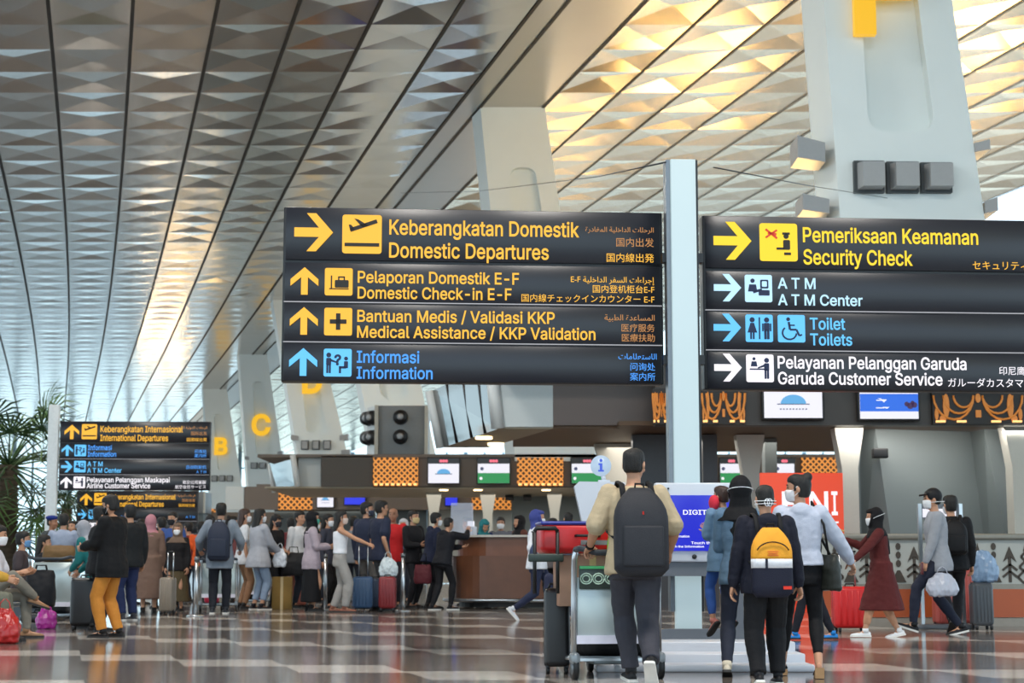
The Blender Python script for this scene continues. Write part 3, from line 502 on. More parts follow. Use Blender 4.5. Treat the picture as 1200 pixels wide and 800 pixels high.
# ------------------------------------------------------------------ floor
def nodes_floor():
    m = bpy.data.materials.new('polished stone floor')
    m.use_nodes = True
    n = m.node_tree
    L = n.links.new
    b = n.nodes['Principled BSDF']
    g = n.nodes.new('ShaderNodeNewGeometry')
    s = n.nodes.new('ShaderNodeSeparateXYZ')
    L(g.outputs['Position'], s.inputs[0])

    def mt(op, a, c=None, d=None):
        k = n.nodes.new('ShaderNodeMath')
        k.operation = op
        for i, v in enumerate((a, c, d)):
            if v is None:
                continue
            if isinstance(v, (int, float)):
                k.inputs[i].default_value = v
            else:
                L(v, k.inputs[i])
        return k.outputs[0]
    X, Y = s.outputs['X'], s.outputs['Y']
    u = mt('ADD', X, mt('MULTIPLY', Y, 0.258))
    i = mt('FLOOR', mt('DIVIDE', mt('SUBTRACT', u, 2.6), 0.82))
    v = mt('ADD', Y, mt('MULTIPLY', i, 0.82))
    fr = mt('FRACT', mt('DIVIDE', mt('SUBTRACT', v, 12.3), 4.3))
    stripe = mt('LESS_THAN', fr, 0.235)
    # each slab has its own tone
    j = mt('FLOOR', mt('DIVIDE', v, 1.02))
    cv = n.nodes.new('ShaderNodeCombineXYZ')
    L(i, cv.inputs[0]); L(j, cv.inputs[1])
    wn = n.nodes.new('ShaderNodeTexWhiteNoise')
    L(cv.outputs[0], wn.inputs['Vector'])
    nz = n.nodes.new('ShaderNodeTexNoise')
    nz.inputs['Scale'].default_value = 9
    nz.inputs['Detail'].default_value = 6
    L(g.outputs['Position'], nz.inputs['Vector'])
    tone = mt('ADD', mt('MULTIPLY', wn.outputs[0], 0.6), mt('MULTIPLY', nz.outputs[0], 0.4))
    r1 = n.nodes.new('ShaderNodeMix'); r1.data_type = 'RGBA'
    r1.inputs[6].default_value = lin((98, 91, 87)); r1.inputs[7].default_value = lin((124, 114, 107))
    L(tone, r1.inputs[0])
    r2 = n.nodes.new('ShaderNodeMix'); r2.data_type = 'RGBA'
    r2.inputs[6].default_value = lin((196, 189, 180)); r2.inputs[7].default_value = lin((214, 207, 198))
    L(tone, r2.inputs[0])
    r3 = n.nodes.new('ShaderNodeMix'); r3.data_type = 'RGBA'
    L(stripe, r3.inputs[0]); L(r1.outputs[2], r3.inputs[6]); L(r2.outputs[2], r3.inputs[7])
    L(r3.outputs[2], b.inputs['Base Color'])
    b.inputs['Roughness'].default_value = 0.11
    b.inputs['Specular IOR Level'].default_value = 0.42
    n2 = n.nodes.new('ShaderNodeTexNoise'); n2.inputs['Scale'].default_value = 1.6
    bp = n.nodes.new('ShaderNodeBump'); bp.inputs['Strength'].default_value = 0.06; bp.inputs['Distance'].default_value = 0.02
    L(g.outputs['Position'], n2.inputs['Vector']); L(n2.outputs[0], bp.inputs['Height']); L(bp.outputs[0], b.inputs['Normal'])
    return m


mb = MB()
mb.box((0, 125, -0.15), (180, 290, 0.3))
mb.build('floor', nodes_floor(), kind='structure')

# ------------------------------------------------------------------ ceiling of folded metal panels between dark seams
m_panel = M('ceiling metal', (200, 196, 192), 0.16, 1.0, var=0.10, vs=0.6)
m_panel_lit = M('ceiling metal lamplit', (226, 208, 172), 0.22, 1.0, var=0.12, vs=0.6)  # golden lamplight on this side of the ceiling put into the metal colour
m_flat = M('ceiling flat strip', (186, 184, 178), 0.32, 0.85, var=0.06, vs=0.4)
m_seam = M('ceiling seam', (14, 14, 15), 0.6)


def shift(d):
    """Sideways run of the gently curving seams between depth 47 and d."""
    def F(s):
        a0, a1, s0, s1 = 13.4, 15.0, 47, 140
        s_ = max(s, s0)
        if s_ < s1:
            t = s_ - s0
            a = a0 * t + (a1 - a0) * t * t / (2 * (s1 - s0))
        else:
            a = a0 * (s1 - s0) + (a1 - a0) * (s1 - s0) / 2 + a1 * (s_ - s1)
        return a + (a0 * (s - s0) if s < s0 else 0)
    return -math.tan(math.radians(1)) * F(d) * 1.02


D0 = 15.6 / ((P(0, 0, 1).z - EYE) / 1.0)
seam_px = [56, 156, 256, 352, 447, 543, 633, 667, 758, 845, 933, 1023, 1111, 1200]
seams = [P(x, 0, D0).x for x in seam_px]
# the curve is measured from depth 47
seams = [x - shift(D0) for x in seams]
while seams[0] > -58:
    seams.insert(0, seams[0] - 2.28 - 0.1 * math.sin(len(seams)))
edge = P(1196, 232, 15.6 / (P(0, 232, 1).z - EYE))
edge = edge.x - shift(edge.y)
while seams[-1] + 2.1 < edge:
    seams.append(seams[-1] + 2.1)
i_flat = min(range(len(seams)), key=lambda i: abs(seams[i] + shift(D0) - P(667, 0, D0).x))
rows = [-12 + 2.4 * j for j in range(int(272 / 2.4))]
mb = MB()
bm = mb.bm
vv = [[bm.verts.new((s + shift(d), d, CEIL)) for d in rows] for s in seams]
rnd = random.Random(3)
for i in range(len(seams) - 1):
    for j in range(len(rows) - 1):
        a, b_, c, d = vv[i][j], vv[i + 1][j], vv[i + 1][j + 1], vv[i][j + 1]
        if i in (i_flat, i_flat - 1):
            f = bm.faces.new((a, b_, c, d)); f.material_index = 2
            continue
        cen = (a.co + b_.co + c.co + d.co) / 4
        kf = max(.3, min(1, 1.25 - rows[j] / 130))
        cen.z += rnd.uniform(0.02, 0.115) * kf * (1.5 if i > i_flat else 1)
        cen.y += rnd.uniform(-0.25, 0.25)
        m_ = bm.verts.new(cen)
        for e, f_ in ((a, b_), (b_, c), (c, d), (d, a)):
            f = bm.faces.new((e, f_, m_))
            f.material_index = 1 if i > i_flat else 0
for i, s in enumerate(seams):
    w = 0.055 if i <= i_flat + 1 else 0.035
    for j in range(len(rows) - 1):
        d, e = rows[j], rows[j + 1]
        x0, x1 = s + shift(d), s + shift(e)
        f = bm.faces.new([bm.verts.new(q) for q in ((x0 - w, d, CEIL - .03), (x0 + w, d, CEIL - .03), (x1 + w, e, CEIL - .03), (x1 - w, e, CEIL - .03))])
        f.material_index = 3
me = mb.mesh('ceiling', normals=False)
ceil_o = link_mesh('ceiling', me, [m_panel, m_panel_lit, m_flat, m_seam])
ceil_o['kind'] = 'structure'
# roof slab over the panels keeps the sky out
mb = MB()
xs = (seams[0] - 1, seams[-1])
for j in range(len(rows) - 1):
    d, e = rows[j], rows[j + 1]
    mb.quad([(xs[0] + shift(d), d, CEIL + .5), (xs[1] + shift(d), d, CEIL + .5), (xs[1] + shift(e), e, CEIL + .5), (xs[0] + shift(e), e, CEIL + .5)])
mb.build('ceiling_slab', M('slab', (90, 90, 92)), kind='structure')

# ------------------------------------------------------------------ far glass wall
DF = 236
m_mull = M('mullion', (120, 150, 165), 0.5)
gl = M('facade glass', (215, 240, 250), 0.04, 0, var=0.02, trans=0.9, alpha=0.35)
mb = MB()
xl, xr = -100.0, 60.0
mb.box(((xl + xr) / 2, DF + .1, CEIL / 2), (xr - xl, .03, CEIL))
win = mb.build('window_1', gl, kind='structure')
mb = MB()
x = xl
k = 0
while x <= xr:
    mb.box((x, DF, CEIL / 2), (.22 if k % 3 else .5, .3, CEIL))
    x += 2.6
    k += 1
for z in (0.3, 3.1, 5.8, 8.6, 11.4, 14.2):
    mb.box(((xl + xr) / 2, DF, z), (xr - xl, .28, .16))
mb.build('window_frame', m_mull, win)

# ------------------------------------------------------------------ pylons
m_pyl = M('pylon paint', (226, 234, 234), 0.6, var=0.04, vs=1.2)
m_rec = M('pylon recess paint', (180, 188, 186), 0.65, var=0.05, vs=1.0)
m_vent = M('vent frame', (52, 58, 62), 0.5)
m_noz = M('vent nozzle', (158, 160, 162), 0.45, var=0.05)
m_yel = M('letter yellow', (252, 200, 30), 0.4, emit=(250, 190, 20), es=0.9, var=0.03)
AX = V((-0.249, 0.968, 0))


def pylon(d, tl, tr, bl, br, thick, recess, vents=(), nozzles=(), n=1):
    """Leaning column with front corners at pixels; recess = (left, right) pixel edges top to bottom."""
    TL, TR, BL, BR = (P(*q, d) for q in (tl, tr, bl, br))
    for q, s in ((TL, 1), (TR, 1)):
        q.z = CEIL + .3 if q.z > CEIL - 1.2 else q.z
    b = MB()
    front = [BL, BR, TR, TL]
    back = [q + AX * thick for q in front]
    b.rings([front, back], 0, False)
    me = b.mesh('pylon')
    cut = MB()
    (a0, a1), (c0, c1) = recess                # top (left, right), bottom (left, right)
    poly = []
    A0, A1, C0, C1 = (P(*q, d) for q in (a0, a1, c0, c1))
    rr = (A1.x - A0.x) * .4
    def rnd_(p, q, s, r):
        return [p.lerp(q, r / (q - p).length) if s == 0 else p for _ in (0,)]
    pts = [A0, A1, C1, C0]
    out = []
    for i, p in enumerate(pts):
        pr, nx = pts[i - 1], pts[(i + 1) % 4]
        r = min(rr, (pr - p).length * .45, (nx - p).length * .45)
        e0, e1 = p + (pr - p).normalized() * r, p + (nx - p).normalized() * r
        for t in range(6):
            t /= 5
            out.append(e0 * (1 - t) ** 2 + p * (2 * t * (1 - t)) + e1 * t ** 2)
    cut.rings([[q + V((0, -1, 0)) for q in out], [q + V((0, .3, 0)) for q in out]], 0, False)
    cm = cut.mesh('c')
    r = boolean(me, [cm])
    o = link_mesh('pylon_column', r, m_pyl)
    o['kind'] = 'structure'
    for (x0, y0, x1, y1) in vents:
        p0, p1 = P(x0, y1, d), P(x1, y0, d)
        w, h = p1.x - p0.x, p1.z - p0.z
        c = (p0 + p1) / 2
        v = MB().box(c + V((0, -.06, 0)), (w, .14, h)).build('vent_box', m_vent, o)
        s = MB()
        s.rings([[c + V((w * .40 * a, -.12, h * .42 * e)) for a, e in ((-1, -1), (1, -1), (1, 1), (-1, 1))],
                 [c + V((w * (.36 * a + .05), -.42, h * (.38 * e) - h * .02)) for a, e in ((-1, -1), (1, -1), (1, 1), (-1, 1))]], 0, False)
        s.build('vent_nozzle', m_noz, v)
    for (x0, y0, x1, y1, sd) in nozzles:       # flared air nozzles on the flanks
        p0, p1 = P(x0, y1, d), P(x1, y0, d)
        h = p1.z - p0.z
        c0, c1 = (p0 if sd < 0 else p1), (p1 if sd < 0 else p0)
        zc = (p0.z + p1.z) / 2
        s = MB()
        s.rings([[V((c1.x, d + a * .35 + .3, zc + e * h * .30)) for a, e in ((-1, -1), (1, -1), (1, 1), (-1, 1))],
                 [V((c0.x, d + a * .42 + .3, zc + .15 * h + e * h * .34)) for a, e in ((-1, -1), (1, -1), (1, 1), (-1, 1))]], 0, False)
        s.build('vent_nozzle', m_noz, o)
    return o


def pylon_letter(ch, d, cx, ytop, ybot, label, wide=None):
    top, bot = P(cx, ytop, d), P(cx, ybot, d)
    h = top.z - bot.z
    o = link_mesh('letter_sign', text_mesh(ch, 0, 0, h, anchor='c', width=wide, bold=0.03, depth=.18), m_yel)
    o.location = (bot.x, d - .05, bot.z)
    return tag(o, label, 'letter sign', 'yellow zone letters on the pylons')


pylon(30, (938, -385), (1063, -385), (998, 431), (1180, 431), 0.95, ((1002, -140), (1048, -140), (1018, 153), (1096, 153)) and (((1000, -150), (1056, -150)), ((1018, 154), (1096, 154))),
      vents=((1000, 190, 1034, 227), (1038, 191, 1074, 227), (1078, 192, 1113, 227)),
      nozzles=((934, 160, 966, 198, -1), (940, 228, 971, 256, -1), (1142, 165, 1158, 182, 1), (1154, 232, 1167, 255, 1)))
pylon_letter('F', 30, 1036, -62, 38.5, 'huge yellow capital F on the nearest white pylon')
pylon(57, (562, 110), (637, 110), (604, 540), (699, 540), 1.3, (((597, 196), (627, 196)), ((617, 470), (668, 470))))
pylon(77, (385, 240), (452, 240), (440, 540), (512, 540), 1.3, (((420, 320), (445, 320)), ((447, 467), (480, 467))))
pylon(100, (319, 335), (363, 335), (350, 540), (409, 540), 1.3, (((349, 385), (362, 385)), ((359, 507), (384, 507))),
      vents=((353, 516, 362, 527), (366, 516, 375, 527), (379, 516, 388, 527)), nozzles=((341, 509, 350, 518, -1), (398, 508, 408, 518, 1), (400, 526, 410, 534, 1)))
pylon_letter('D', 100, 366, 434, 460, 'yellow capital D on the pylon mostly behind the wide black sign')
pylon(126, (280, 415), (312, 415), (293, 600), (340, 600), 1.8, (((296, 447), (308, 447)), ((300, 533), (319, 533))),
      vents=((294, 542, 302, 549), (304, 542, 312, 549), (315, 542, 323, 549)), nozzles=((287, 534, 292, 540, -1), (325, 528, 331, 535, 1)))
pylon_letter('C', 126, 306, 486, 509, 'yellow capital C on a distant white pylon')
pylon(151, (238, 457), (265, 457), (248, 610), (290, 610), 2.0, (((250, 485), (261, 485)), ((255, 551), (270, 551))),
      vents=((248, 557, 255, 564), (257, 557, 264, 564), (266, 557, 273, 564)))
pylon_letter('B', 151, 259, 513, 532, 'yellow capital B on the most distant white pylon')

# ------------------------------------------------------------------ check-in islands
m_white = M('white laminate', (214, 216, 214), 0.45, var=0.03)
m_taupe = M('taupe fascia', (104, 92, 82), 0.5, var=0.05, vs=2)
m_brown = M('brown fascia', (96, 82, 76), 0.42, var=0.06, vs=1.2)
m_darkf = M('dark fascia', (58, 52, 47), 0.45, var=0.08, vs=2)
m_mesh = M('dark mesh fascia', (74, 68, 62), 0.6, var=0.25, vs=30)
m_pale = M('pale fascia', (190, 196, 196), 0.5, var=0.03)
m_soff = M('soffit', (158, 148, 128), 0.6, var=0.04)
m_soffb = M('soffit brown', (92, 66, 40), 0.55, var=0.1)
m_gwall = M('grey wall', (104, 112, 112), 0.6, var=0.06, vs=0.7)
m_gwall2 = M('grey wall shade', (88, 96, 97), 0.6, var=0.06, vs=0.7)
m_beige = M('beige post', (186, 184, 174), 0.6, var=0.04)
m_lampw = M('downlight lens', (255, 236, 200), 0.3, emit=(255, 226, 170), es=4.0)
m_black = M('matt black', (18, 18, 20), 0.5)
m_mirror = M('tinted mirror', (70, 76, 78), 0.06, 1.0, var=0.2, vs=0.8)
m_steel = M('brushed steel', (190, 194, 198), 0.28, 1.0, var=0.08)
m_scrw = M('screen white', (240, 238, 245), 0.3, emit=(238, 236, 246), es=0.95, var=0.01)
m_scrb = M('screen blue', (30, 40, 200), 0.25, emit=(44, 54, 224), es=1.0, var=0.03)
m_scrk = M('screen dark', (26, 20, 24), 0.3)
m_red = M('lamp red', (240, 90, 120), 0.4, emit=(255, 120, 140), es=1.0)
m_dome = M('logo blue', (90, 170, 225), 0.4, emit=(100, 175, 228), es=0.9)
m_green = M('screen green', (40, 150, 80), 0.4, emit=(45, 150, 85), es=0.85)
m_ink = M('ink grey', (70, 80, 110), 0.5, emit=(80, 90, 130), es=0.6)
m_wtxt = M('white lettering', (245, 245, 250), 0.4, emit=(245, 245, 252), es=1.0, var=0.01)


def batik_mat(name, scale, hot=1.0):
    """Backlit carved panel: interlocking diagonal fretwork."""
    m = bpy.data.materials.new(name)
    m.use_nodes = True
    n = m.node_tree
    L = n.links.new
    b = n.nodes['Principled BSDF']
    t = n.nodes.new('ShaderNodeTexCoord')
    w = []
    for ang in (45, -45):
        mp = n.nodes.new('ShaderNodeMapping')
        mp.inputs['Rotation'].default_value = (0, math.radians(ang), 0)
        L(t.outputs['Object'], mp.inputs[0])
        k = n.nodes.new('ShaderNodeTexWave')
        k.inputs['Scale'].default_value = scale
        k.inputs['Distortion'].default_value = 1.2
        k.inputs['Detail Scale'].default_value = 2.0
        L(mp.outputs[0], k.inputs[0])
        w.append(k.outputs['Fac'])
    mx = n.nodes.new('ShaderNodeMath'); mx.operation = 'MAXIMUM'
    L(w[0], mx.inputs[0]); L(w[1], mx.inputs[1])
    cr = n.nodes.new('ShaderNodeValToRGB')
    cr.color_ramp.elements[0].position = 0.5; cr.color_ramp.elements[0].color = lin((62, 34, 14))
    cr.color_ramp.elements[1].position = 0.95; cr.color_ramp.elements[1].color = lin((232, 150, 66))
    L(mx.outputs[0], cr.inputs[0])
    L(cr.outputs[0], b.inputs['Base Color'])
    L(cr.outputs[0], b.inputs['Emission Color'])
    b.inputs['Emission Strength'].default_value = hot
    return m


m_batik = batik_mat('backlit fretwork', 2.3, 0.6)
m_batik_far = batik_mat('backlit fretwork far', 1.7, 0.5)
m_gold = M('carved gold', (190, 120, 50), 0.5, emit=(190, 112, 40), es=0.35, var=0.3, vs=8)
m_glow = M('gold glow', (255, 190, 110), 0.4, emit=(255, 196, 120), es=1.6)


def fbox(b, x0, y0, x1, y1, d, thick, mi=0, yaw=0.0):
    p0, p1 = P(x0, y1, d), P(x1, y0, d)
    return b.box(((p0.x + p1.x) / 2, d + thick / 2, (p0.z + p1.z) / 2), (p1.x - p0.x, thick, p1.z - p0.z), mi=mi)


def panel(name, mat, parent, x0, y0, x1, y1, d, thick=.3):
    return fbox(MB(), x0, y0, x1, y1, d, thick).build(name, mat, parent)


def screen(x0, y0, x1, y1, d, style, label):
    """A hanging display: bezel, picture and what is shown on it."""
    p0, p1 = P(x0, y1, d), P(x1, y0, d)
    w, h = p1.x - p0.x, p1.z - p0.z
    t = thing('display_screen', label, 'screen', (p0.x, d - .09, p0.z), 0, 'display screens on the check-in islands')
    MB().box((w / 2, .06, h / 2), (w + .08, .1, h + .08), bev=.02).build('bezel', m_black, t)
    if style == 'blue':
        MB().box((w / 2, 0, h / 2), (w, .02, h)).build('picture', m_scrb, t)
    elif style == 'tourism':
        s = MB().box((w / 2, 0, h / 2), (w, .02, h)).build('picture', m_scrw, t)
        MB().box((w / 2, -.012, h * .55), (w, .01, h * .6)).build('blue_band', M('band blue', (40, 110, 225), .4, emit=(36, 106, 226), es=.95), s)
        b = MB()
        for k, (cx, cz, r) in enumerate(((.80, .5, .05), (.86, .44, .07), (.93, .47, .06), (.9, .55, .04))):
            b.prism(disc(w * cx, h * cz, h * r * 1.6), -.03, -.018)
        b.build('photo', M('band photo', (70, 50, 90), .5, emit=(90, 60, 110), es=.5, var=.5, vs=20), s)
        b = MB()
        for q in (((.36, .66), (.46, .66), (.41, .56)), ((.30, .70), (.37, .69), (.36, .66)), ((.38, .40), (.50, .40), (.46, .34))):
            b.prism([(w * x, h * z) for x, z in q], -.03, -.018)
        b.box((w * .34, -.02, h * .63), (w * .12, .01, h * .03)).box((w * .34, -.02, h * .37), (w * .14, .01, h * .03))
        b.build('logo', m_wtxt, s)
    else:
        hh = h * (.78 if style != 'plain' else 1)
        s = MB().box((w / 2, 0, hh / 2), (w, .02, hh)).build('picture', m_scrw, t)
        if style != 'plain':
            q = MB().box((w / 2, 0, h * .89), (w, .02, h * .22)).build('header', m_scrk, t)
            b = MB()
            for k in (-1, 0, 1):
                b.prism(disc(w * (.5 + .09 * k), h * .89, h * .06), -.03, -.012)
            b.build('header_digits', m_red, q)
        if style in ('dome', 'plain'):
            cz, r = (hh * .48, w * .22)
            arc = [(w / 2 + r * math.cos(math.pi * k / 14), cz + r * .72 * math.sin(math.pi * k / 14)) for k in range(15)]
            MB().prism(arc, -.03, -.012).build('logo_dome', m_dome, s)
            b = MB().box((w / 2, -.02, cz - h * .01), (w * .56, .012, h * .03))
            if style == 'plain':
                for k in range(9):
                    b.box((w * (.28 + .055 * k), -.02, h * .30), (w * .03, .012, h * .035))
            b.build('logo_caption', m_ink, s)
        else:
            g = MB().box((w / 2, -.012, hh * .26), (w, .012, hh * .52)).build('green_band', m_green, s)
            lettering('Citilink', w * .34, hh * .66, h * .17, m_ink, s, width=w * .52)
            MB().prism(disc(w * .13, hh * .74, h * .07), -.03, -.012).build('logo', m_ink, s)
            lettering(style, w * .18, hh * .18, h * .11, m_wtxt, g, width=w * .72)
            MB().prism(disc(w * .1, hh * .24, h * .06), -.03, -.02).build('logo', m_wtxt, g)
    return t


def wayang(x0, y0, x1, y1, d, parent):
    """Dark carved panel with glowing leaf and arch figures, mirror-symmetric."""
    p0, p1 = P(x0, y1, d), P(x1, y0, d)
    w, h = p1.x - p0.x, p1.z - p0.z
    q = MB().box(((p0.x + p1.x) / 2, d + .02, (p0.z + p1.z) / 2), (w, .1, h)).build('carved_panel', M('carving black', (22, 16, 13), .5), parent)
    b = MB()
    mm = Matrix.Translation((p0.x + w / 2, d - .03, p0.z))
    for sg in (-1, 1):
        for cx, cz, rx, rz in ((.36, .55, .05, .36), (.47, .3, .03, .18), (.40, .16, .05, .12)):
            b.prism(disc(sg * w * cx * .98, h * cz, w * rx * .7, 12, h * rz), -.03, .0, 0, mm)
        for r in (.11, .165, .22):
            arc = [(sg * w * .05 + sg * w * r * (1 - math.cos(t)) + 0, h * (.86 - .72 * math.sin(t) * r / .22)) for t in [math.pi * k / 10 for k in range(11)]]
            pts = [mm @ V((a, -.02, z)) for a, z in arc]
            b.tube(pts, h * .035, 6)
    b.prism(disc(0, h * .78, w * .03, 12, h * .14), -.03, 0, 0, mm)
    b.prism(rrect(-w * .03, h * .2, w * .03, h * .42, .01), -.03, 0, 0, mm)
    b.build('carving', m_gold, q)
    for cx in (-.42, -.19, .19, .42):
        MB().box((p0.x + w / 2 + cx * w, d - .06, p0.z + h * .08), (w * .10, .06, h * .06)).build('panel_lamp', m_glow, q)


def downlights(px, d, z, parent):
    b = None
    for x, dd in px:
        c = P(x, 600, dd)
        MB().cyl((c.x, dd, z - .06), (c.x, dd, z - .02), .16, seg=16).build('downlight', m_lampw, parent)


# nearest island (zone F)
isl = thing('check_in_island', 'near check-in island canopy below the white pylon with the F', 'check-in island', (0, 0, 0))
ZB = 3.36
panel('fascia_panel', m_pale, isl, 585, 425, 648, 500, 32, .25)
panel('fascia_panel', m_brown, isl, 648, 425, 768, 498, 32, .25)
panel('fascia_panel', m_darkf, isl, 768, 425, 1260, 498, 31, .4)
# mirrored end wall with slanted white frames, running back along the hall axis
p_n, p_f = P(585, 498, 32), P(519, 521, 37.2)
top_n, top_f = P(577, 430, 32), P(506, 447, 37.2)
up_n, up_f = V((p_n.x, 32, ZB)), V((p_f.x, 37.2, ZB))
b = MB()
b.quad([up_n, V((top_n.x, 32, 4.6)), V((top_f.x, 37.2, 4.6)), up_f])
b.build('mirror_end', m_mirror, isl)
for a0, a1 in ((up_n, V((top_n.x, 32, 4.6))), (up_f, V((top_f.x, 37.2, 4.6)))):
    MB().tube([a0 + V((-.02, -.02, 0)), a1 + V((-.02, -.02, 0))], (.13), 4).build('end_frame', m_white, isl)
for t in (.22, .45, .72):
    a0, a1 = up_n.lerp(up_f, t), V((top_n.x, 32, 4.6)).lerp(V((top_f.x, 37.2, 4.6)), t)
    MB().tube([a0, a1], .035, 4).build('end_mullion', m_black, isl)
b = MB()
xr = P(1260, 498, 31).x
b.rings([[V((p_n.x, 32.05, ZB)), V((P(648, 500, 32).x, 32.05, ZB)), V((P(648, 500, 32).x - 1.3, 37.2, ZB)), V((p_f.x, 37.2, ZB))],
         [V((p_n.x, 32.05, ZB + .08)), V((P(648, 500, 32).x, 32.05, ZB + .08)), V((P(648, 500, 32).x - 1.3, 37.2, ZB + .08)), V((p_f.x, 37.2, ZB + .08))]], 0, False)
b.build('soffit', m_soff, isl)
x0 = P(648, 500, 32).x
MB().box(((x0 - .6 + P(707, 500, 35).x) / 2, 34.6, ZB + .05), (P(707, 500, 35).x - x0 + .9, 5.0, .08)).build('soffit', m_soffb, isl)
MB().box(((3.4 + xr) / 2 + 1, 35, 4.55), (xr + 6, 8.4, .1)).build('canopy_roof', m_darkf, isl)
xs0 = P(707, 500, 35).x
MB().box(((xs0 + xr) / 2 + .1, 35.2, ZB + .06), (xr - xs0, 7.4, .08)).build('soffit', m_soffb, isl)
for x, y in ((567, 511.5), (581, 519)):
    dd = (ZB - EYE) / ((P(x, y, 1).z - EYE))
    c = P(x, y, dd)
    MB().cyl((c.x, dd, ZB - .05), (c.x, dd, ZB), .17).build('downlight', m_lampw, isl)
wayang(765, 455, 785, 497, 30.9, isl)
wayang(822, 455, 873, 497, 30.9, isl)
wayang(1093, 458, 1198, 497, 30.9, isl)


def post(x0, x1, yb, d, mat=m_beige, ztop=ZB, flare=.35, parent=None, th=.45):
    a, c = P(x0, yb, d).x, P(x1, yb, d).x
    b = MB()
    m, h = (a + c) / 2, (c - a) / 2
    b.rings([[V((m + sx_ * hw, d + sy_ * th, z)) for sx_, sy_ in ((-1, 0), (1, 0), (1, 1), (-1, 1))] for z, hw in ((0, h), (ztop - .75, h), (ztop, h + flare))], 0, False)
    return b.build('post', mat, parent)


post(871, 890, 560, 33.5, parent=isl, flare=.12)
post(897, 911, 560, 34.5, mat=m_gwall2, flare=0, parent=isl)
post(987, 1006, 560, 31.8, parent=isl, flare=.12)
post(1187, 1208, 560, 31.5, parent=isl, flare=.12)
post(1006, 1008, 560, 31.9, mat=m_gwall2, flare=.05, parent=isl)
post(742, 785, 560, 33.5, mat=M('charcoal post', (70, 72, 76), .5), flare=0, parent=isl)
post(824, 841, 560, 33.5, mat=M('charcoal post', (70, 72, 76), .5), flare=0, parent=isl)
post(708, 738, 560, 36, mat=m_beige, flare=.2, parent=isl)
screen(895, 456, 962, 490, 30.9, 'plain', 'white display with blue dome logo hanging under the Security Check sign')
screen(1007, 457, 1074, 491, 30.9, 'tourism', 'display with blue picture band under the wide Security Check sign')

# grey folded wall under the near island
b = MB()
zt = ZB
pts = [(1004, 32.4), (1052, 31.9), (1158, 32.6), (1190, 32.0), (1250, 32.4)]
leans = (0, .35, .25, .5, 0)
for i in range(4):
    (xa, da), (xb, db) = pts[i], pts[i + 1]
    A, B = P(xa, 560, da), P(xb, 560, db)
    b.quad([(A.x, da, 0), (B.x, db, 0), (B.x - leans[i + 1], db + .2, zt), (A.x - leans[i], da + .2, zt)], mi=0)
w_ = b.build('wall_right', m_gwall, kind='structure')
lc = P(1031, 531, 31.8)
spk = thing('wall_speaker', 'small black box on the grey wall beside the red banner', 'speaker', lc)
MB().box((0, 0, 0), (.28, .24, .18), bev=.02).build('housing', m_black, spk)
MB().box((0, .2, .02), (.05, .3, .05)).build('bracket', m_black, spk)

# second island
isl2 = thing('check_in_island', 'middle check-in island canopy with fretwork panels behind the information counter', 'check-in island', (0, 0, 0))
D2 = 57
panel('fascia_panel', m_pale, isl2, 349, 533, 376, 570, D2 + .3)
panel('fascia_panel', m_mesh, isl2, 376, 534, 437, 570, D2)
panel('fascia_panel', m_taupe, isl2, 437, 534, 1000, 571, D2 + .1)
b = MB()
A, B = P(349, 570, D2), P(322, 577, D2 + 5)
b.quad([A, A + V((-.15, 0, 1.05)), B + V((-.25, 0, 1.05)), B])
b.build('mirror_end', m_mirror, isl2)
for q, s in ((A, 1), (B, 1)):
    MB().tube([q + V((0, -.05, 0)), q + V((-.18, -.05, 1.05))], .1, 4).build('end_frame', m_white, isl2)
MB().box((4, D2 + 4, 4.45), (25, 8, .1)).build('canopy_roof', m_taupe, isl2)
MB().box((4, D2 + 4, 3.40), (24.5, 7.8, .06)).build('soffit', m_soff, isl2)
for x0, x1 in ((437, 490), (606, 660), (940, 985)):
    q = panel('fretwork_panel', m_batik, isl2, x0, 536, x1, 569, D2 - .08, .1)
    p0, p1 = P(x0, 569, D2 - .15), P(x1, 536, D2 - .15)
    for k in range(8):
        MB().box((p0.x + (p1.x - p0.x) * (k + .5) / 8, D2 - .14, p0.z + .05), ((p1.x - p0.x) / 14, .06, .07)).build('panel_lamp', m_glow, q)
for x0, x1, st, lb in ((502, 538, 'dome', 'white display with blue dome logo above the information counter'),
                       (560, 597, 'Priority Check-in', 'display with green Priority Check-in band above the counter staff'),
                       (670, 706, 'Baggage Drop', 'display with green Baggage Drop band beside the round i sign'),
                       (844, 870, 'Self Check-in', 'display above the black hijab of the woman at the blue kiosk'),
                       (908, 930, 'Check-in', 'display half hidden above the red banner')):
    screen(x0, 537, x1, 566, D2 - .1, st, lb)
for x0, x1 in ((503, 513), (566, 577), (645, 655), (700, 712)):
    post(x0, x1, 600, D2 + 3, parent=isl2, flare=.12)
for x in (520, 560, 640):
    c = P(x, 573, D2 + 1)
    MB().cyl((c.x, D2 + 1, 3.33), (c.x, D2 + 1, 3.37), .15).build('downlight', m_lampw, isl2)

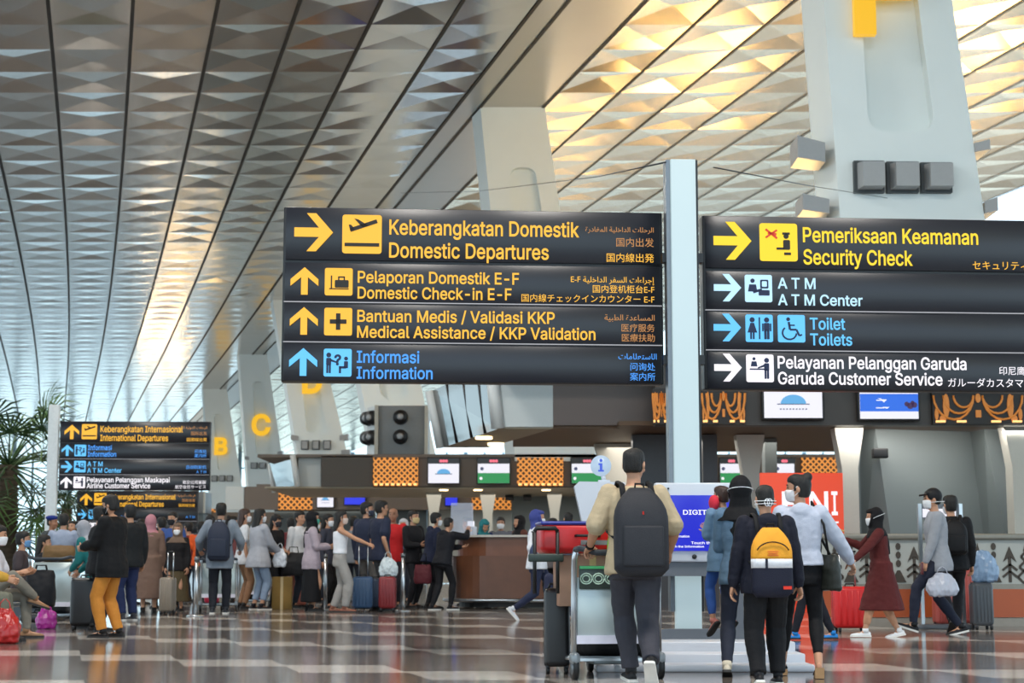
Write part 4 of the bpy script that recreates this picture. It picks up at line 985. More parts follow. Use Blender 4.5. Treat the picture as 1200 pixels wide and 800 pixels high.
# air nozzle box on the second island
def nozzle_box(x0, y0, x1, y1, d, xs, label):
    p0, p1 = P(x0, y1, d), P(x1, y0, d)
    w, h = p1.x - p0.x, p1.z - p0.z
    t = thing('air_nozzle_box', label, 'air outlet', (p0.x, d, p0.z), 0)
    MB().box((w / 2, 1.2, h / 2), (w, 2.4, h), bev=.03).build('housing', M('nozzle box grey', (118, 122, 124), .5), t)
    for sx_ in (0, 1):
        MB().box((sx_ * w, -.05, h / 2), (w * .07, .2, h)).build('edge_rail', M('nozzle rail', (176, 172, 160), .5), t)
    if d > 90:
        MB().box((w / 2, 1.2, -p0.z / 2), (w * .8, 1.6, p0.z)).build('stand', m_gwall, t)
    sw = (p0.x - P(xs, y0, d).x)
    b = MB()
    b.rings([[V((-sw, .8, 0)), V((0, 0, 0)), V((0, 0, h)), V((-sw, .8, h))], [V((-sw, 1.6, 0)), V((0, 1.6, 0)), V((0, 1.6, h)), V((-sw, 1.6, h))]], 0, False)
    b.build('side_panel', m_white, t)
    for cz in (.36, .76):
        for cx, cy, ax in ((w * .48, -.02, V((0, -1, 0))), (-sw * .3, .22, V((-.6, -.8, 0))), (-sw * .75, .58, V((-.6, -.8, 0)))):
            c = V((cx, cy, h * cz))
            r = h * .155
            n = MB().cyl(c, c + ax * .25, r, r * .85, 20).build('air_nozzle', m_black, t)
            MB().cyl(c + ax * .25, c + ax * .3, r * .45, r * .3, 14).build('nozzle_core', m_noz, n)


nozzle_box(441, 475, 500, 532.5, 58, 428, 'grey box with two round black air outlets above the dark fretwork canopy')
nozzle_box(212, 576, 240, 601, 100, 207, 'far small grey air outlet box just right of the distant signs')

# third island
isl3 = thing('check_in_island', 'distant check-in island canopy seen over the heads of the queue', 'check-in island', (0, 0, 0))
D3 = 77
panel('fascia_panel', m_pale, isl3, 264, 570, 286, 597, D3)
panel('fascia_panel', m_taupe, isl3, 286, 570, 326, 597, D3)
panel('fretwork_panel', m_batik_far, isl3, 326, 573, 366, 597, D3)
panel('fascia_panel', m_taupe, isl3, 366, 571, 700, 597, D3)
panel('fretwork_panel', m_batik_far, isl3, 553, 575, 599, 597, D3 - .1, .1)
MB().box((-2, D3 + 4, 4.4), (19, 8, .1)).build('canopy_roof', m_taupe, isl3)
screen(371, 575, 392, 596, D3 - .1, 'dark', 'distant dark display above the woman in white') if False else screen(372, 577, 391, 594, D3 - .1, 'plain', 'distant white display above the woman in the white tank top')
screen(404, 575, 428, 591, D3 - .1, 'blue', 'distant blue display above the two tall men in navy')
screen(522, 576, 536, 592, D3 - .1, 'blue', 'distant blue display above the acrylic shield of the counter')
b = MB()
fbox(b, 440, 577, 500, 683, D3 + 1, .3); b.build('core_wall', M('core wall dark', (92, 98, 98), .6), isl3)
b = MB()
fbox(b, 500, 595, 600, 683, D3 + 1.4, .3); b.build('core_wall', m_beige, isl3)
b = MB()
fbox(b, 600, 573, 720, 688, 63.6, .3); b.build('core_wall', m_gwall, isl2)
b = MB()
fbox(b, 720, 573, 1010, 688, 64, .3); b.build('core_wall', m_taupe, isl2)
b = MB()
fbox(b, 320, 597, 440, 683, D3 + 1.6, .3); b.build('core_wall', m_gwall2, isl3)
for x in (597, 618):
    c = P(x, 583, 62)
    s = thing('wall_speaker', 'small black box high on the grey wall above the ' + ('black hijab at the counter' if x == 597 else 'blue hijab of the walking woman'), 'speaker', c)
    MB().box((0, 0, 0), (.3, .3, .2), bev=.02).build('housing', m_black, s)
    MB().box((0, .3, .05), (.06, .4, .05)).build('bracket', m_black, s)

# fourth island, far away
isl4 = thing('check_in_island', 'farthest check-in island canopy behind the man with the navy backpack', 'check-in island', (0, 0, 0))
D4 = 104
panel('fascia_panel', m_pale, isl4, 190, 595, 226, 613, D4)
panel('fretwork_panel', m_batik_far, isl4, 226, 596, 262, 600, D4)
panel('fascia_panel', m_taupe, isl4, 226, 600, 330, 613, D4 + .05)
panel('core_wall', m_gwall, isl4, 226, 613, 330, 678, D4 + 2)
# light-clad posts standing in the far part of the hall
for x, w, y0, d in ((201, 9, 545, 120), (230, 7, 540, 120), (76, 7, 590, 90), (152, 8, 540, 130), (176, 10, 560, 110)):
    a = P(x, y0, d)
    hw = w * d / 4000
    MB().box((a.x, d, a.z / 2), (hw * 2, hw * 2, a.z), bev=.05).build('pillar', m_white if x != 76 else m_gwall, kind='structure')

# ------------------------------------------------------------------ wayfinding signs
m_sign = M('sign face', (30, 32, 40), 0.32, var=0.05)
m_edge = M('sign edge', (22, 23, 27), 0.4)
m_sep = M('sign divider', (225, 225, 230), 0.35, emit=(215, 215, 222), es=0.5)
m_syel = M('sign yellow', (255, 190, 40), 0.4, emit=(252, 186, 48), es=1.0, var=0.02)
m_syel2 = M('sign yellow bright', (255, 215, 20), 0.4, emit=(255, 214, 24), es=1.0, var=0.02)
m_sblu = M('sign light blue', (90, 190, 255), 0.4, emit=(100, 196, 255), es=1.0, var=0.02)
m_sblt = M('sign blue lettering', (70, 150, 255), 0.4, emit=(72, 160, 255), es=1.0, var=0.02)
m_sice = M('sign ice blue', (190, 235, 255), 0.4, emit=(190, 232, 255), es=1.0, var=0.02)
m_swht = M('sign white', (255, 250, 255), 0.4, emit=(252, 246, 252), es=1.0, var=0.01)
m_sink = M('pictogram ink', (30, 26, 22), 0.6)
m_sinkb = M('pictogram ink blue', (16, 34, 70), 0.6)
m_sred = M('pictogram red', (215, 60, 30), 0.5)
ARROW = ((1, .5), (.56, 1), (.32, 1), (.64, .62), (0, .62), (0, .38), (.64, .38), (.32, 0), (.56, 0))


def fig(cx, cz, h, pose='stand', fl=1):
    """Little pictogram person as polygons."""
    o = [disc(cx, cz + h * .88, h * .12, 10)]
    if pose == 'stand':
        o += [rrect(cx - h * .13, cz + h * .38, cx + h * .13, cz + h * .74, h * .05), rrect(cx - h * .12, cz, cx - h * .01, cz + h * .42, h * .02), rrect(cx + h * .01, cz, cx + h * .12, cz + h * .42, h * .02),
              rrect(cx - h * .21, cz + h * .36, cx - h * .145, cz + h * .72, h * .02), rrect(cx + h * .145, cz + h * .36, cx + h * .21, cz + h * .72, h * .02)]
    elif pose == 'dress':
        o += [[(cx - h * .08, cz + h * .74), (cx - h * .22, cz + h * .3), (cx + h * .22, cz + h * .3), (cx + h * .08, cz + h * .74)], rrect(cx - h * .1, cz, cx - h * .02, cz + h * .32, h * .02), rrect(cx + h * .02, cz, cx + h * .1, cz + h * .32, h * .02)]
    elif pose == 'reach':
        o += [rrect(cx - h * .12, cz + h * .38, cx + h * .12, cz + h * .74, h * .05), rrect(cx - h * .11, cz, cx - h * .01, cz + h * .42, h * .02), rrect(cx + h * .01, cz, cx + h * .11, cz + h * .42, h * .02),
              [(cx + fl * h * .08, cz + h * .70), (cx + fl * h * .42, cz + h * .55), (cx + fl * h * .42, cz + h * .48), (cx + fl * h * .08, cz + h * .58)]]
    elif pose == 'sit':
        o += [rrect(cx - h * .12, cz + h * .3, cx + h * .12, cz + h * .72, h * .05), [(cx, cz + h * .42), (cx + fl * h * .42, cz + h * .42), (cx + fl * h * .42, cz + h * .28), (cx, cz + h * .28)],
              [(cx + fl * h * .42, cz + h * .42), (cx + fl * h * .42, cz), (cx + fl * h * .29, cz), (cx + fl * h * .29, cz + h * .42)]]
    elif pose == 'bust':
        o += [[(cx - h * .25, cz + h * .3), (cx - h * .18, cz + h * .68), (cx + h * .18, cz + h * .68), (cx + h * .25, cz + h * .3)]]
    return o


def bar(x0, z0, x1, z1, w):
    d = V((x1 - x0, z1 - z0)).normalized() * (w / 2)
    return [(x0 - d.y, z0 + d.x), (x1 - d.y, z1 + d.x), (x1 + d.y, z1 - d.x), (x0 + d.y, z0 - d.x)]


PICTO = {
    'plane': ([bar(.20, .60, .88, .84, .10), [(.30, .90), (.40, .88), (.66, .72), (.50, .68)], [(.16, .74), (.22, .74), (.32, .62), (.20, .58)], rrect(.06, .18, .94, .27, .01)], []),
    'bag': ([rrect(.36, .28, .86, .56, .04), bar(.50, .56, .50, .68, .05), bar(.70, .56, .70, .68, .05), bar(.48, .67, .72, .67, .05), bar(.16, .24, .86, .24, .04), bar(.24, .24, .24, .72, .05)], []),
    'plus': ([rrect(.42, .20, .58, .80, .01), rrect(.20, .42, .80, .58, .01)], []),
    'info': (fig(.18, .12, .74, 'reach', 1) + fig(.80, .12, .60, 'sit', -1), ['?']),
    'guard': ([rrect(.60, .70, .80, .76, .01), disc(.70, .66, .07), rrect(.62, .30, .80, .56, .03), rrect(.44, .30, .66, .36, .01), rrect(.64, .16, .82, .23, .01)], ['gun']),
    'atm': (fig(.28, .18, .68, 'bust') + [rrect(.56, .50, .86, .82, .04), rrect(.50, .24, .90, .44, .03), bar(.30, .36, .62, .46, .09)], ['scr']),
    'toilet': (fig(.24, .10, .80, 'dress') + [rrect(.48, .10, .53, .90, .01)] + fig(.77, .10, .80, 'stand'), []),
    'wheel': ([disc(.38, .84, .07), bar(.40, .74, .44, .46, .08), bar(.44, .46, .68, .46, .07), bar(.68, .46, .78, .24, .07), bar(.78, .24, .88, .28, .06), bar(.42, .62, .62, .62, .05)]
              + [bar(.42 + .26 * math.cos(math.radians(a)), .34 + .24 * math.sin(math.radians(a)), .42 + .26 * math.cos(math.radians(a + 26)), .34 + .24 * math.sin(math.radians(a + 26)), .06) for a in range(130, 340, 25)], []),
    'desk': (fig(.28, .42, .48, 'bust') + fig(.74, .12, .76, 'reach', -1) + [rrect(.12, .44, .74, .49, .01)], []),
}


def way_sign(name, label, loc, rz, k, rows, width=457, height=210, thick=.16, group=None):
    """Black sign board of stacked rows. k: metres per unit; unit = a pixel of the nearest board."""
    t = thing(name, label, 'sign', loc, rz, group)
    MB().box((width * k / 2, thick / 2 + .012, height * k / 2), (width * k, thick, height * k), bev=.01).build('housing', m_edge, t)
    for (yt, yb, mat, lit, arrow, pics, lines, small, sep) in rows:
        z1, z0 = (height - yt) * k, (height - yb) * k
        p = MB().box((width * k / 2, .004, (z0 + z1) / 2), ((width - 6) * k, .016, z1 - z0 - 1.5 * k), bev=.003, seg=1).build('row_panel', m_sign, t)
        mats = mat if isinstance(mat, tuple) else (mat, mat, mat)
        ma, mp, ml = mats
        ax, az, a_s, rot = arrow
        pts = []
        for x, z in ARROW:
            if rot == 'up':
                x, z = 1 - z, x
            pts.append(((ax + (x - .5) * a_s) * k, (height - az + (z - .5) * a_s) * k))
        MB().prism(pts, -.012, -.003).build('arrow', ma, p)
        for (x0, y0, s, kind) in pics:
            X0, Z0 = x0 * k, (height - y0 - s) * k
            S = s * k
            MB().prism(rrect(X0, Z0, X0 + S, Z0 + S, S * .07), -.010, -.003).build('pictogram_plate', mp, p)
            shp, extra = PICTO[kind]
            b = MB()
            for q in shp:
                b.prism([(X0 + u * S, Z0 + v * S) for u, v in q], -.016, -.009)
            b.build('pictogram', m_sink if mp in (m_syel, m_syel2) else m_sinkb, p)
            if '?' in extra:
                lettering('?', X0 + .5 * S, Z0 + .42 * S, S * .36, m_sinkb, p, name='question_mark', anchor='c', depth=.014, bold=.03)
            if 'gun' in extra:
                b = MB()
                for q in (bar(.16, .62, .46, .82, .05), bar(.16, .84, .46, .60, .05), bar(.22, .74, .44, .70, .07)):
                    b.prism([(X0 + u * S, Z0 + v * S) for u, v in q], -.018, -.009)
                b.build('red_cross', m_sred, p)
            if 'scr' in extra:
                MB().prism([(X0 + u * S, Z0 + v * S) for u, v in rrect(.62, .56, .80, .76, .03)], -.020, -.009).build('screen_mark', mp, p)
        for (s, x, yb_, w, h) in lines:
            lettering(s, x * k, (height - yb_) * k, h * k, ml, p, width=w * k, bold=.012)
        for (s, x, yb_, h, mm) in small:
            lettering(s, x * k, (height - yb_) * k, h * k, mm, p, name='small_lettering', anchor='r', depth=.004)
        if sep:
            MB().box((width * k / 2, -.004, z0), ((width - 4) * k, .02, .9 * k)).build('divider', m_sep, t)
    return t


m_amb = M('sign amber dim', (190, 130, 70), .4, emit=(188, 128, 66), es=1.0)
SMALL_Y = ((arabic('الرحلات الداخلية المغادرة'), 446, 25, 6.2, m_amb), ('国内出发', 446, 42, 8.5, m_amb), ('国内線出発', 446, 61, 8.5, m_syel))
KS = 3.31 / 457
rows1 = [
    (0, 65, m_syel, 1, (36, 31, 46, 'right'), ((70, 9, 47, 'plane'),), (('Keberangkatan Domestik', 126, 32, 229, 18), ('Domestic Departures', 126, 60, 192, 18)), SMALL_Y, False),
    (67, 115, m_syel, 1, (26, 90, 33, 'up'), ((50, 74, 33, 'bag'),), (('Pelaporan Domestik E-F', 89, 91, 193, 14), ('Domestic Check-in E-F', 89, 110, 184, 14)),
     (('E-F ' + arabic('إجراءات السفر الداخلية'), 446, 87, 7, m_syel), ('国内登机柜台E-F', 446, 99, 7.5, m_syel), ('国内線チェックインカウンター E-F', 446, 111, 7.5, m_syel)), True),
    (116, 163, m_syel, 1, (26, 138, 33, 'up'), ((50, 122, 33, 'plus'),), (('Bantuan Medis / Validasi KKP', 89, 138, 236, 14), ('Medical Assistance / KKP Validation', 89, 157, 285, 14)),
     ((arabic('المساعدة الطبية'), 446, 133, 7, m_amb), ('医疗服务', 446, 146, 7.5, m_amb), ('医療扶助', 446, 158, 7.5, m_amb)), True),
    (164, 210, (m_sblu, m_sblu, m_sblt), 1, (26, 187, 33, 'up'), ((50, 171, 33, 'info'),), (('Informasi', 89, 187, 74, 14), ('Information', 89, 206, 90, 14)),
     ((arabic('الاستعلامات'), 448, 180, 7, m_sblt), ('问询处', 446, 193, 7.5, m_sblt), ('案内所', 446, 205, 7.5, m_sblt)), False),
]
rows2 = [
    (0, 65, m_syel2, 1, (36, 31, 46, 'right'), ((69, 9, 46, 'guard'),), (('Pemeriksaan Keamanan', 122, 31, 216, 18), ('Security Check', 122, 58, 134, 18)), (('セキュリティチェック', 446, 61, 8.5, m_syel),), False),
    (67, 115, (m_sice, m_sice, m_sice), 1, (29, 88, 33, 'right'), ((50, 72, 33, 'atm'),), (('A T M', 90, 88, 46, 13), ('A T M Center', 90, 108, 103, 13)), (), True),
    (116, 163, (m_sblu, m_sblu, m_sblu), 1, (28, 136, 33, 'right'), ((50, 120, 33, 'toilet'), (89, 120, 33, 'wheel')), (('Toilet', 128, 137, 43, 14), ('Toilets', 128, 156, 51, 14)), (), True),
    (164, 210, (m_swht, m_swht, m_swht), 1, (28, 184, 33, 'right'), ((50, 168, 33, 'desk'),), (('Pelayanan Pelanggan Garuda', 88, 184, 230, 14.5), ('Garuda Customer Service', 88, 203, 200, 14.5)), (('印尼鹰航客户服务', 446, 189, 8, m_swht), ('ガルーダカスタマーサービス', 446, 204, 8.5, m_swht)), False),
]
rows3 = [
    (0, 65, m_syel, 1, (36, 33, 44, 'up'), ((66, 9, 46, 'plane'),), (('Keberangkatan Internasional', 122, 33, 250, 19), ('International Departures', 122, 60, 206, 19)),
     ((arabic('الرحلات الدولية المغادرة'), 446, 22, 8, m_amb), ('国际出发', 446, 41, 9, m_amb), ('国際線出発', 446, 60, 9, m_syel)), False),
    (67, 115, (m_sblu, m_sblu, m_sblt), 1, (24, 89, 34, 'up'), ((46, 72, 35, 'info'),), (('Informasi', 86, 88, 72, 15), ('Information', 86, 108, 86, 15)), (('问询处', 446, 96, 9, m_sblt), ('案内所', 446, 109, 9, m_sblt)), True),
    (116, 163, (m_sblu, m_sblu, m_sblu), 1, (24, 139, 34, 'right'), ((46, 121, 35, 'atm'),), (('A T M', 86, 137, 46, 14), ('A T M Center', 86, 157, 104, 14)), (('自动取款机', 446, 144, 9, m_sblt), ('ＡＴＭ', 446, 158, 8, m_sblt)), True),
    (164, 210, m_swht, 1, (24, 187, 34, 'up'), ((46, 169, 35, 'desk'),), (('Pelayanan Pelanggan Maskapai', 86, 186, 250, 15), ('Airline Customer Service', 86, 204, 192, 15)), (('航空公司客服', 446, 190, 8.5, m_swht), ('航空会社サービス', 446, 204, 8.5, m_swht)), False),
]
YAW = math.radians(4.5)
m_post0 = M('far post white', (220, 226, 228), .4)
DS = 14.5
way_sign('wayfinding_sign', 'black hanging-height sign board with Domestic Departures and check-in rows, left of the lit post', P(329, 446.5, DS), YAW, KS, rows1)
p2 = P(826, 456, DS + .28)
way_sign('wayfinding_sign', 'black sign board with Security Check, ATM and Toilets rows beside the lit post', p2, YAW, KS * 1.015, rows2)
way_sign('wayfinding_sign', 'distant black sign board with International Departures beside the palm', P(68, 574, 37.7), YAW * .6, KS, rows3)
rows4 = [rows3[0], (67, 115, (m_sblu, m_sblu, m_sblt), 1, (24, 89, 34, 'right'), ((46, 72, 35, 'atm'),), (('A T M', 86, 88, 46, 15), ('A T M Center', 86, 108, 104, 15)), (('ＡＴＭ', 446, 104, 9, m_sblt),), True),
         (116, 163, m_swht, 1, (24, 139, 34, 'up'), ((46, 121, 35, 'desk'),), (('Pelayanan Pelanggan Maskapai', 86, 137, 250, 14), ('Airline Customer Service', 86, 157, 192, 14)), (), True),
         (164, 210, (m_sblu, m_syel, m_syel), 1, (24, 187, 34, 'up'), ((46, 169, 35, 'bag'),), (('Informasi', 86, 186, 90, 15), ('Information', 86, 204, 112, 15)), (), False)]
a = P(63.5, 474, 37.8)
tag(MB().box((a.x, 37.85, a.z / 2), (.24, .12, a.z), bev=.02).build('sign_post', m_post0), 'white post at the palm side of the International Departures board', 'sign post')
pf = P(88, 640, 47)
way_sign('wayfinding_sign', 'farthest black sign board peeping out below the International Departures board', pf, YAW * .5, KS, rows4)
for x in (92, 226):
    a = P(x, 640, 47.2)
    t = MB().box((a.x, 47.2, a.z / 2), (.12, .1, a.z)).build('sign_post', m_steel)
    tag(t, 'thin steel leg under the farthest black sign board, ' + ('palm side' if x == 92 else 'island side'), 'sign post')

# lit post of the near boards with its side channels
A, B = P(790, 560, DS), P(820, 560, DS)
zt = P(805, 187, DS).z
w = B.x - A.x
pt = thing('sign_post', 'tall white lit post rising from the kiosk between the two near sign boards', 'sign post', ((A.x + B.x) / 2, DS, 0), YAW * .6)
m_post = M('post light panel', (150, 162, 166), 0.25, emit=(205, 232, 238), es=0.42, var=0.06, vs=1.2)
ZK = P(0, 752, 13.8).z + .004
MB().box((0, .03, ZK + (zt - ZK) / 2), (w, .10, zt - ZK), bev=.006).build('light_panel', m_post, pt)
MB().box((-w / 2 - .022, .09, .42 + (zt - .42) / 2), (.036, .16, zt - .42)).build('side_channel', M('post channel', (120, 126, 132), .35, .6), pt)
MB().box((w / 2 + .012, .09, .42 + (zt - .42) / 2), (.02, .16, zt - .42)).build('side_channel', m_edge, pt)
for z in (P(0, 300, DS).z, P(0, 420, DS).z):
    for sx_ in (-1, 1):
        MB().box((sx_ * (w / 2 + .03), .12, z), (.08, .1, .08)).build('board_bracket', m_edge, pt)

# thin cable from the post to the pylon
cb = [P(790, 190, DS), P(640, 215, 20), P(480, 226, 26), P(420, 228, 29)]
tag(MB().tube([P(836, 196, DS), P(945, 217, 22), P(1040, 232, 29.6)], .006, 5).build('cable', m_edge), 'thin dark cable strung from the lit post to the nearest pylon', 'cable')
tag(MB().tube([P(780, 190, DS), P(700, 207, 25), P(560, 224, 48), P(470, 226, 56)], .008, 5).build('cable', m_edge), 'thin dark cable strung leftwards over the Domestic Departures board', 'cable')

# ------------------------------------------------------------------ interactive kiosk at the foot of the post
m_kw = M('kiosk white', (196, 201, 210), 0.3, var=0.02)
m_kg = M('kiosk grey', (96, 102, 110), 0.45, var=0.05)
k0 = P(672, 700, 14.1)
kz = lambda y, d=14.1: P(0, y, d).z
kx = lambda x, d=14.1: P(x, 600, d).x
kt = thing('information_kiosk', 'white touch kiosk with blue screen on a white plinth under the lit post', 'kiosk', (0, 0, 0))
xa, xb = kx(770), kx(872)
MB().box(((xa + xb) / 2, 14.36, (kz(658) + kz(564)) / 2), (xb - xa, .12, kz(564) - kz(658)), bev=.015).build('screen_housing', m_kw, kt)
sc = MB().box(((kx(776) + kx(866)) / 2, 14.29, (kz(645) + kz(579)) / 2), (kx(866) - kx(776), .016, kz(579) - kz(645))).build('screen', M('kiosk screen', (20, 22, 110), .2, emit=(46, 54, 222), es=.85, var=.04, vs=2), kt)
for s, x, y, h, wd in (('DIGITAL', 803, 602, 5.5, 40), ('Information', 788, 629, 2.6, 22), ('Touch the', 812, 637, 3, 26), ('Touch the Information', 783, 641, 2.4, 44)):
    o = lettering(s, 0, 0, h * .00705, m_wtxt, sc, width=wd * .00705)
    o.location = (kx(x), 14.281, kz(y))
MB().box(((xa + xb) / 2, 14.38, (kz(675) + kz(658)) / 2), (xb - xa, .1, kz(658) - kz(675))).build('apron', m_kg, kt)
MB().cyl((kx(816), 14.31, kz(652)), (kx(816), 14.29, kz(652)), .02).build('badge', m_black, kt)
MB().box((kx(786), 14.3, kz(571)), (.015, .02, .015)).build('camera_hole', m_black, kt)
for x0, x1, mt_ in ((752, 768, m_kg), (864, 874, m_kg)):
    MB().box(((kx(x0) + kx(x1)) / 2, 14.38, (kz(742) + kz(676)) / 2), (kx(x1) - kx(x0), .08, kz(676) - kz(742))).build('leg', mt_, kt)
MB().box((kx(812), 14.38, (kz(750) + kz(738)) / 2), (kx(880) - kx(744), .1, kz(738) - kz(750))).build('foot_beam', m_kg, kt)
zp = P(0, 752, 13.8).z
x0, x1 = kx(690), kx(930)
for ya, f in ((13.85, 1.0), (13.5, .62), (13.18, .28)):
    MB().box(((x0 + x1) / 2, (ya + 15.3) / 2, zp * f / 2), (x1 - x0 - .1 * f, 15.3 - ya, zp * f), bev=.012).build('plinth_step', m_kw, kt)
# slanted white side cabinet seen past the man's shoulder, with the round i sign
b = MB()
pr = [(kx(676), kz(566)), (kx(682), kz(560)), (kx(738), kz(561)), (kx(742), kz(640)), (kx(700), kz(648)), (kx(692), kz(640))]
b.prism(pr, 14.66, 14.86)
b.build('side_cabinet', m_kw, kt)
MB().box((kx(715), 14.76, kz(700)), (.22, .16, kz(646) - kz(748))).build('leg', m_kg, kt)
it = thing('information_sign', 'round pale sign with a blue letter i standing above the man in beige', 'sign', (kx(709.5), 14.76, kz(540)))
r = 12.5 * .00715
MB().cyl((0, 0, 0), (0, .03, 0), r, seg=36).build('disc', M('i disc', (205, 225, 245), .3, emit=(190, 215, 240), es=.75, var=.02), it)
b = MB()
b.prism(disc(.0, r * .50, r * .15), -.014, -.002)
b.prism([(-r * .24, r * .22), (r * .13, r * .22), (r * .13, -r * .42), (r * .28, -r * .42), (r * .28, -r * .58), (-r * .28, -r * .58), (-r * .28, -r * .42), (-r * .12, -r * .42), (-r * .12, r * .06), (-r * .24, r * .06)], -.014, -.002)
b.build('letter_i', M('i blue', (60, 90, 215), .4, emit=(70, 100, 225), es=.8), it)
MB().tube([(r * .2, .02, -r * .9), (r * .3, .02, -r * 1.48)], .02, 8).build('pole', m_kw, it)
MB().box((r * .3, .02, -r * 1.50), (.1, .1, .02)).build('foot', m_kw, it)

# ------------------------------------------------------------------ red banner, patterned glass rail with orange base
DB = 30.2
p0, p1 = P(893, 700, DB), P(987, 554, DB)
bt = thing('advertising_banner', 'tall red-orange banner board with big white capitals behind the grey hoodie woman', 'banner', (p0.x, DB, 0))
m_bred = M('banner red', (226, 70, 36), 0.5, emit=(222, 66, 34), es=0.35, var=0.04)
w, h = p1.x - p0.x, p1.z
bo = MB().box((w / 2, 0, h / 2), (w, .1, h), bev=.01).build('board', m_bred, bt)
for ch, x0, x1 in (('B', 916, 944), ('N', 948, 970), ('I', 974, 981)):
    o = lettering(ch, 0, 0, 27 * DB / 2000, m_wtxt, bo, width=(x1 - x0) * DB / 2000)
    o.location = (P(x0, 600, DB).x - p0.x, -.055, P(0, 603, DB).z)
MB().box((P(975, 600, DB).x - p0.x, -.06, P(0, 612, DB).z), (.2, .01, .03)).build('caption_bar', m_wtxt, bo)
for k in range(3):
    MB().tube([(w * (.2 + .04 * i), -.06, P(0, 622 + 3 * k, DB).z + .03 * math.sin(i * .8 + k)) for i in range(21)], .015, 5).build('gold_wave', M('gold line', (230, 190, 110), .4), bo)

DR = 23.2
zr = lambda y: P(0, y, DR).z
rail = thing('patterned_rail', 'frosted glass rail with dark tribal motifs on an orange base along the grey wall', 'rail', (0, DR, 0))
xa, xb = P(962, 650, DR).x, P(1250, 650, DR).x
cx = (xa + xb) / 2
MB().box((cx, .12, (zr(723) + zr(690)) / 2), (xb - xa, .3, zr(690) - zr(723))).build('base', M('orange laminate', (176, 84, 40), .35, var=.1, vs=3), rail)
MB().box((cx, .14, zr(724) / 2), (xb - xa, .34, zr(724))).build('plinth', M('rail plinth', (150, 144, 134), .4), rail)
MB().box((cx, .1, (zr(632) + zr(625)) / 2), (xb - xa, .16, zr(625) - zr(632)), bev=.02).build('handrail', M('rail cap', (140, 136, 126), .4, .3), rail)
MB().box((cx, .08, (zr(690) + zr(684)) / 2), (xb - xa, .2, zr(684) - zr(690))).build('handrail', M('rail cap', (140, 136, 126), .4, .3), rail)
gp = MB().box((cx, .1, (zr(684) + zr(632)) / 2), (xb - xa, .03, zr(632) - zr(684))).build('glass_panel', M('frosted glass', (176, 178, 172), .4, var=.08, vs=2), rail)
m_mot = M('motif ink', (70, 62, 54), 0.6)
x = xa + .2
k = 0
while x < xb:
    b = MB()
    zc = zr(660)
    mm = Matrix.Translation((x, 0, 0))
    if k % 3 == 0:      # stacked diamonds with hooks
        for z0, rr_ in ((zr(676), .11), (zr(664), .085), (zr(652), .06)):
            for s in (rr_,):
                for q in (bar(-s, z0, 0, z0 + s, .03), bar(0, z0 + s, s, z0, .03), bar(s, z0, 0, z0 - s, .03), bar(0, z0 - s, -s, z0, .03)):
                    b.prism(q, .07, .084, 0, mm)
        b.prism([(-.03, zr(646)), (.03, zr(646)), (0, zr(636))], .07, .084, 0, mm)
    elif k % 3 == 1:    # little spade column
        for y in (640, 650, 660):
            b.prism(disc(0, zr(y), .035, 8, .05), .07, .084, 0, mm)
        b.prism([(-.10, zr(682)), (.10, zr(682)), (.02, zr(668)), (-.02, zr(668))], .07, .084, 0, mm)
    else:               # spear with barbs
        b.prism([(-.09, zr(658)), (0, zr(640)), (.09, zr(658)), (0, zr(652))], .07, .084, 0, mm)
        b.prism(rrect(-.02, zr(682), .02, zr(652), .005), .07, .084, 0, mm)
        for y in (668, 676):
            b.prism(bar(-.1, zr(y), 0, zr(y - 7), .03), .07, .084, 0, mm)
            b.prism(bar(.1, zr(y), 0, zr(y - 7), .03), .07, .084, 0, mm)
    b.build('motif', m_mot, gp)
    x += .215
    k += 1

# ------------------------------------------------------------------ information counter
m_wood = M('counter wood', (104, 66, 46), 0.35, var=0.22, vs=5)
m_wood2 = M('counter wood upper', (118, 74, 52), 0.33, var=0.22, vs=5)
DC = 32.6
ct = thing('information_counter', 'long brown wooden information counter with a steel foot rail', 'counter', (0, 0, 0))


def counter_ring(y0, y1, inset):
    z0, z1 = P(0, y0, DC).z, P(0, y1, DC).z
    xl, xr = P(527, 660, DC).x + inset, P(668, 660, DC).x
    out = []
    pts = []
    for i in range(9):      # rounded left end
        a = math.pi / 2 * i / 8
        pts.append((xl + .7 - .7 * math.cos(math.pi / 2 - a) if False else xl + .7 * (1 - math.sin(a)), DC + inset * .5 + .7 * (1 - math.cos(a))))
    pts = pts[::-1] + [(xr, DC + inset * .5)][:0] if False else pts
    front = [(x, y) for x, y in pts][::-1]
    poly = front + [(xr, DC + inset * .5 + .7)][:0]
    # polygon: rounded end then straight front to the right, then back
    path = [(xl, DC + 1.4), (xl, DC + .7 + inset)] + [(xl + .7 - .7 * math.cos(math.pi / 2 * i / 8), DC + inset + .7 - .7 * math.sin(math.pi / 2 * i / 8)) for i in range(1, 9)] + [(xr, DC + inset), (xr, DC + 1.4)]
    return [[V((x, y, z)) for x, y in path] for z in (z0, z1)]


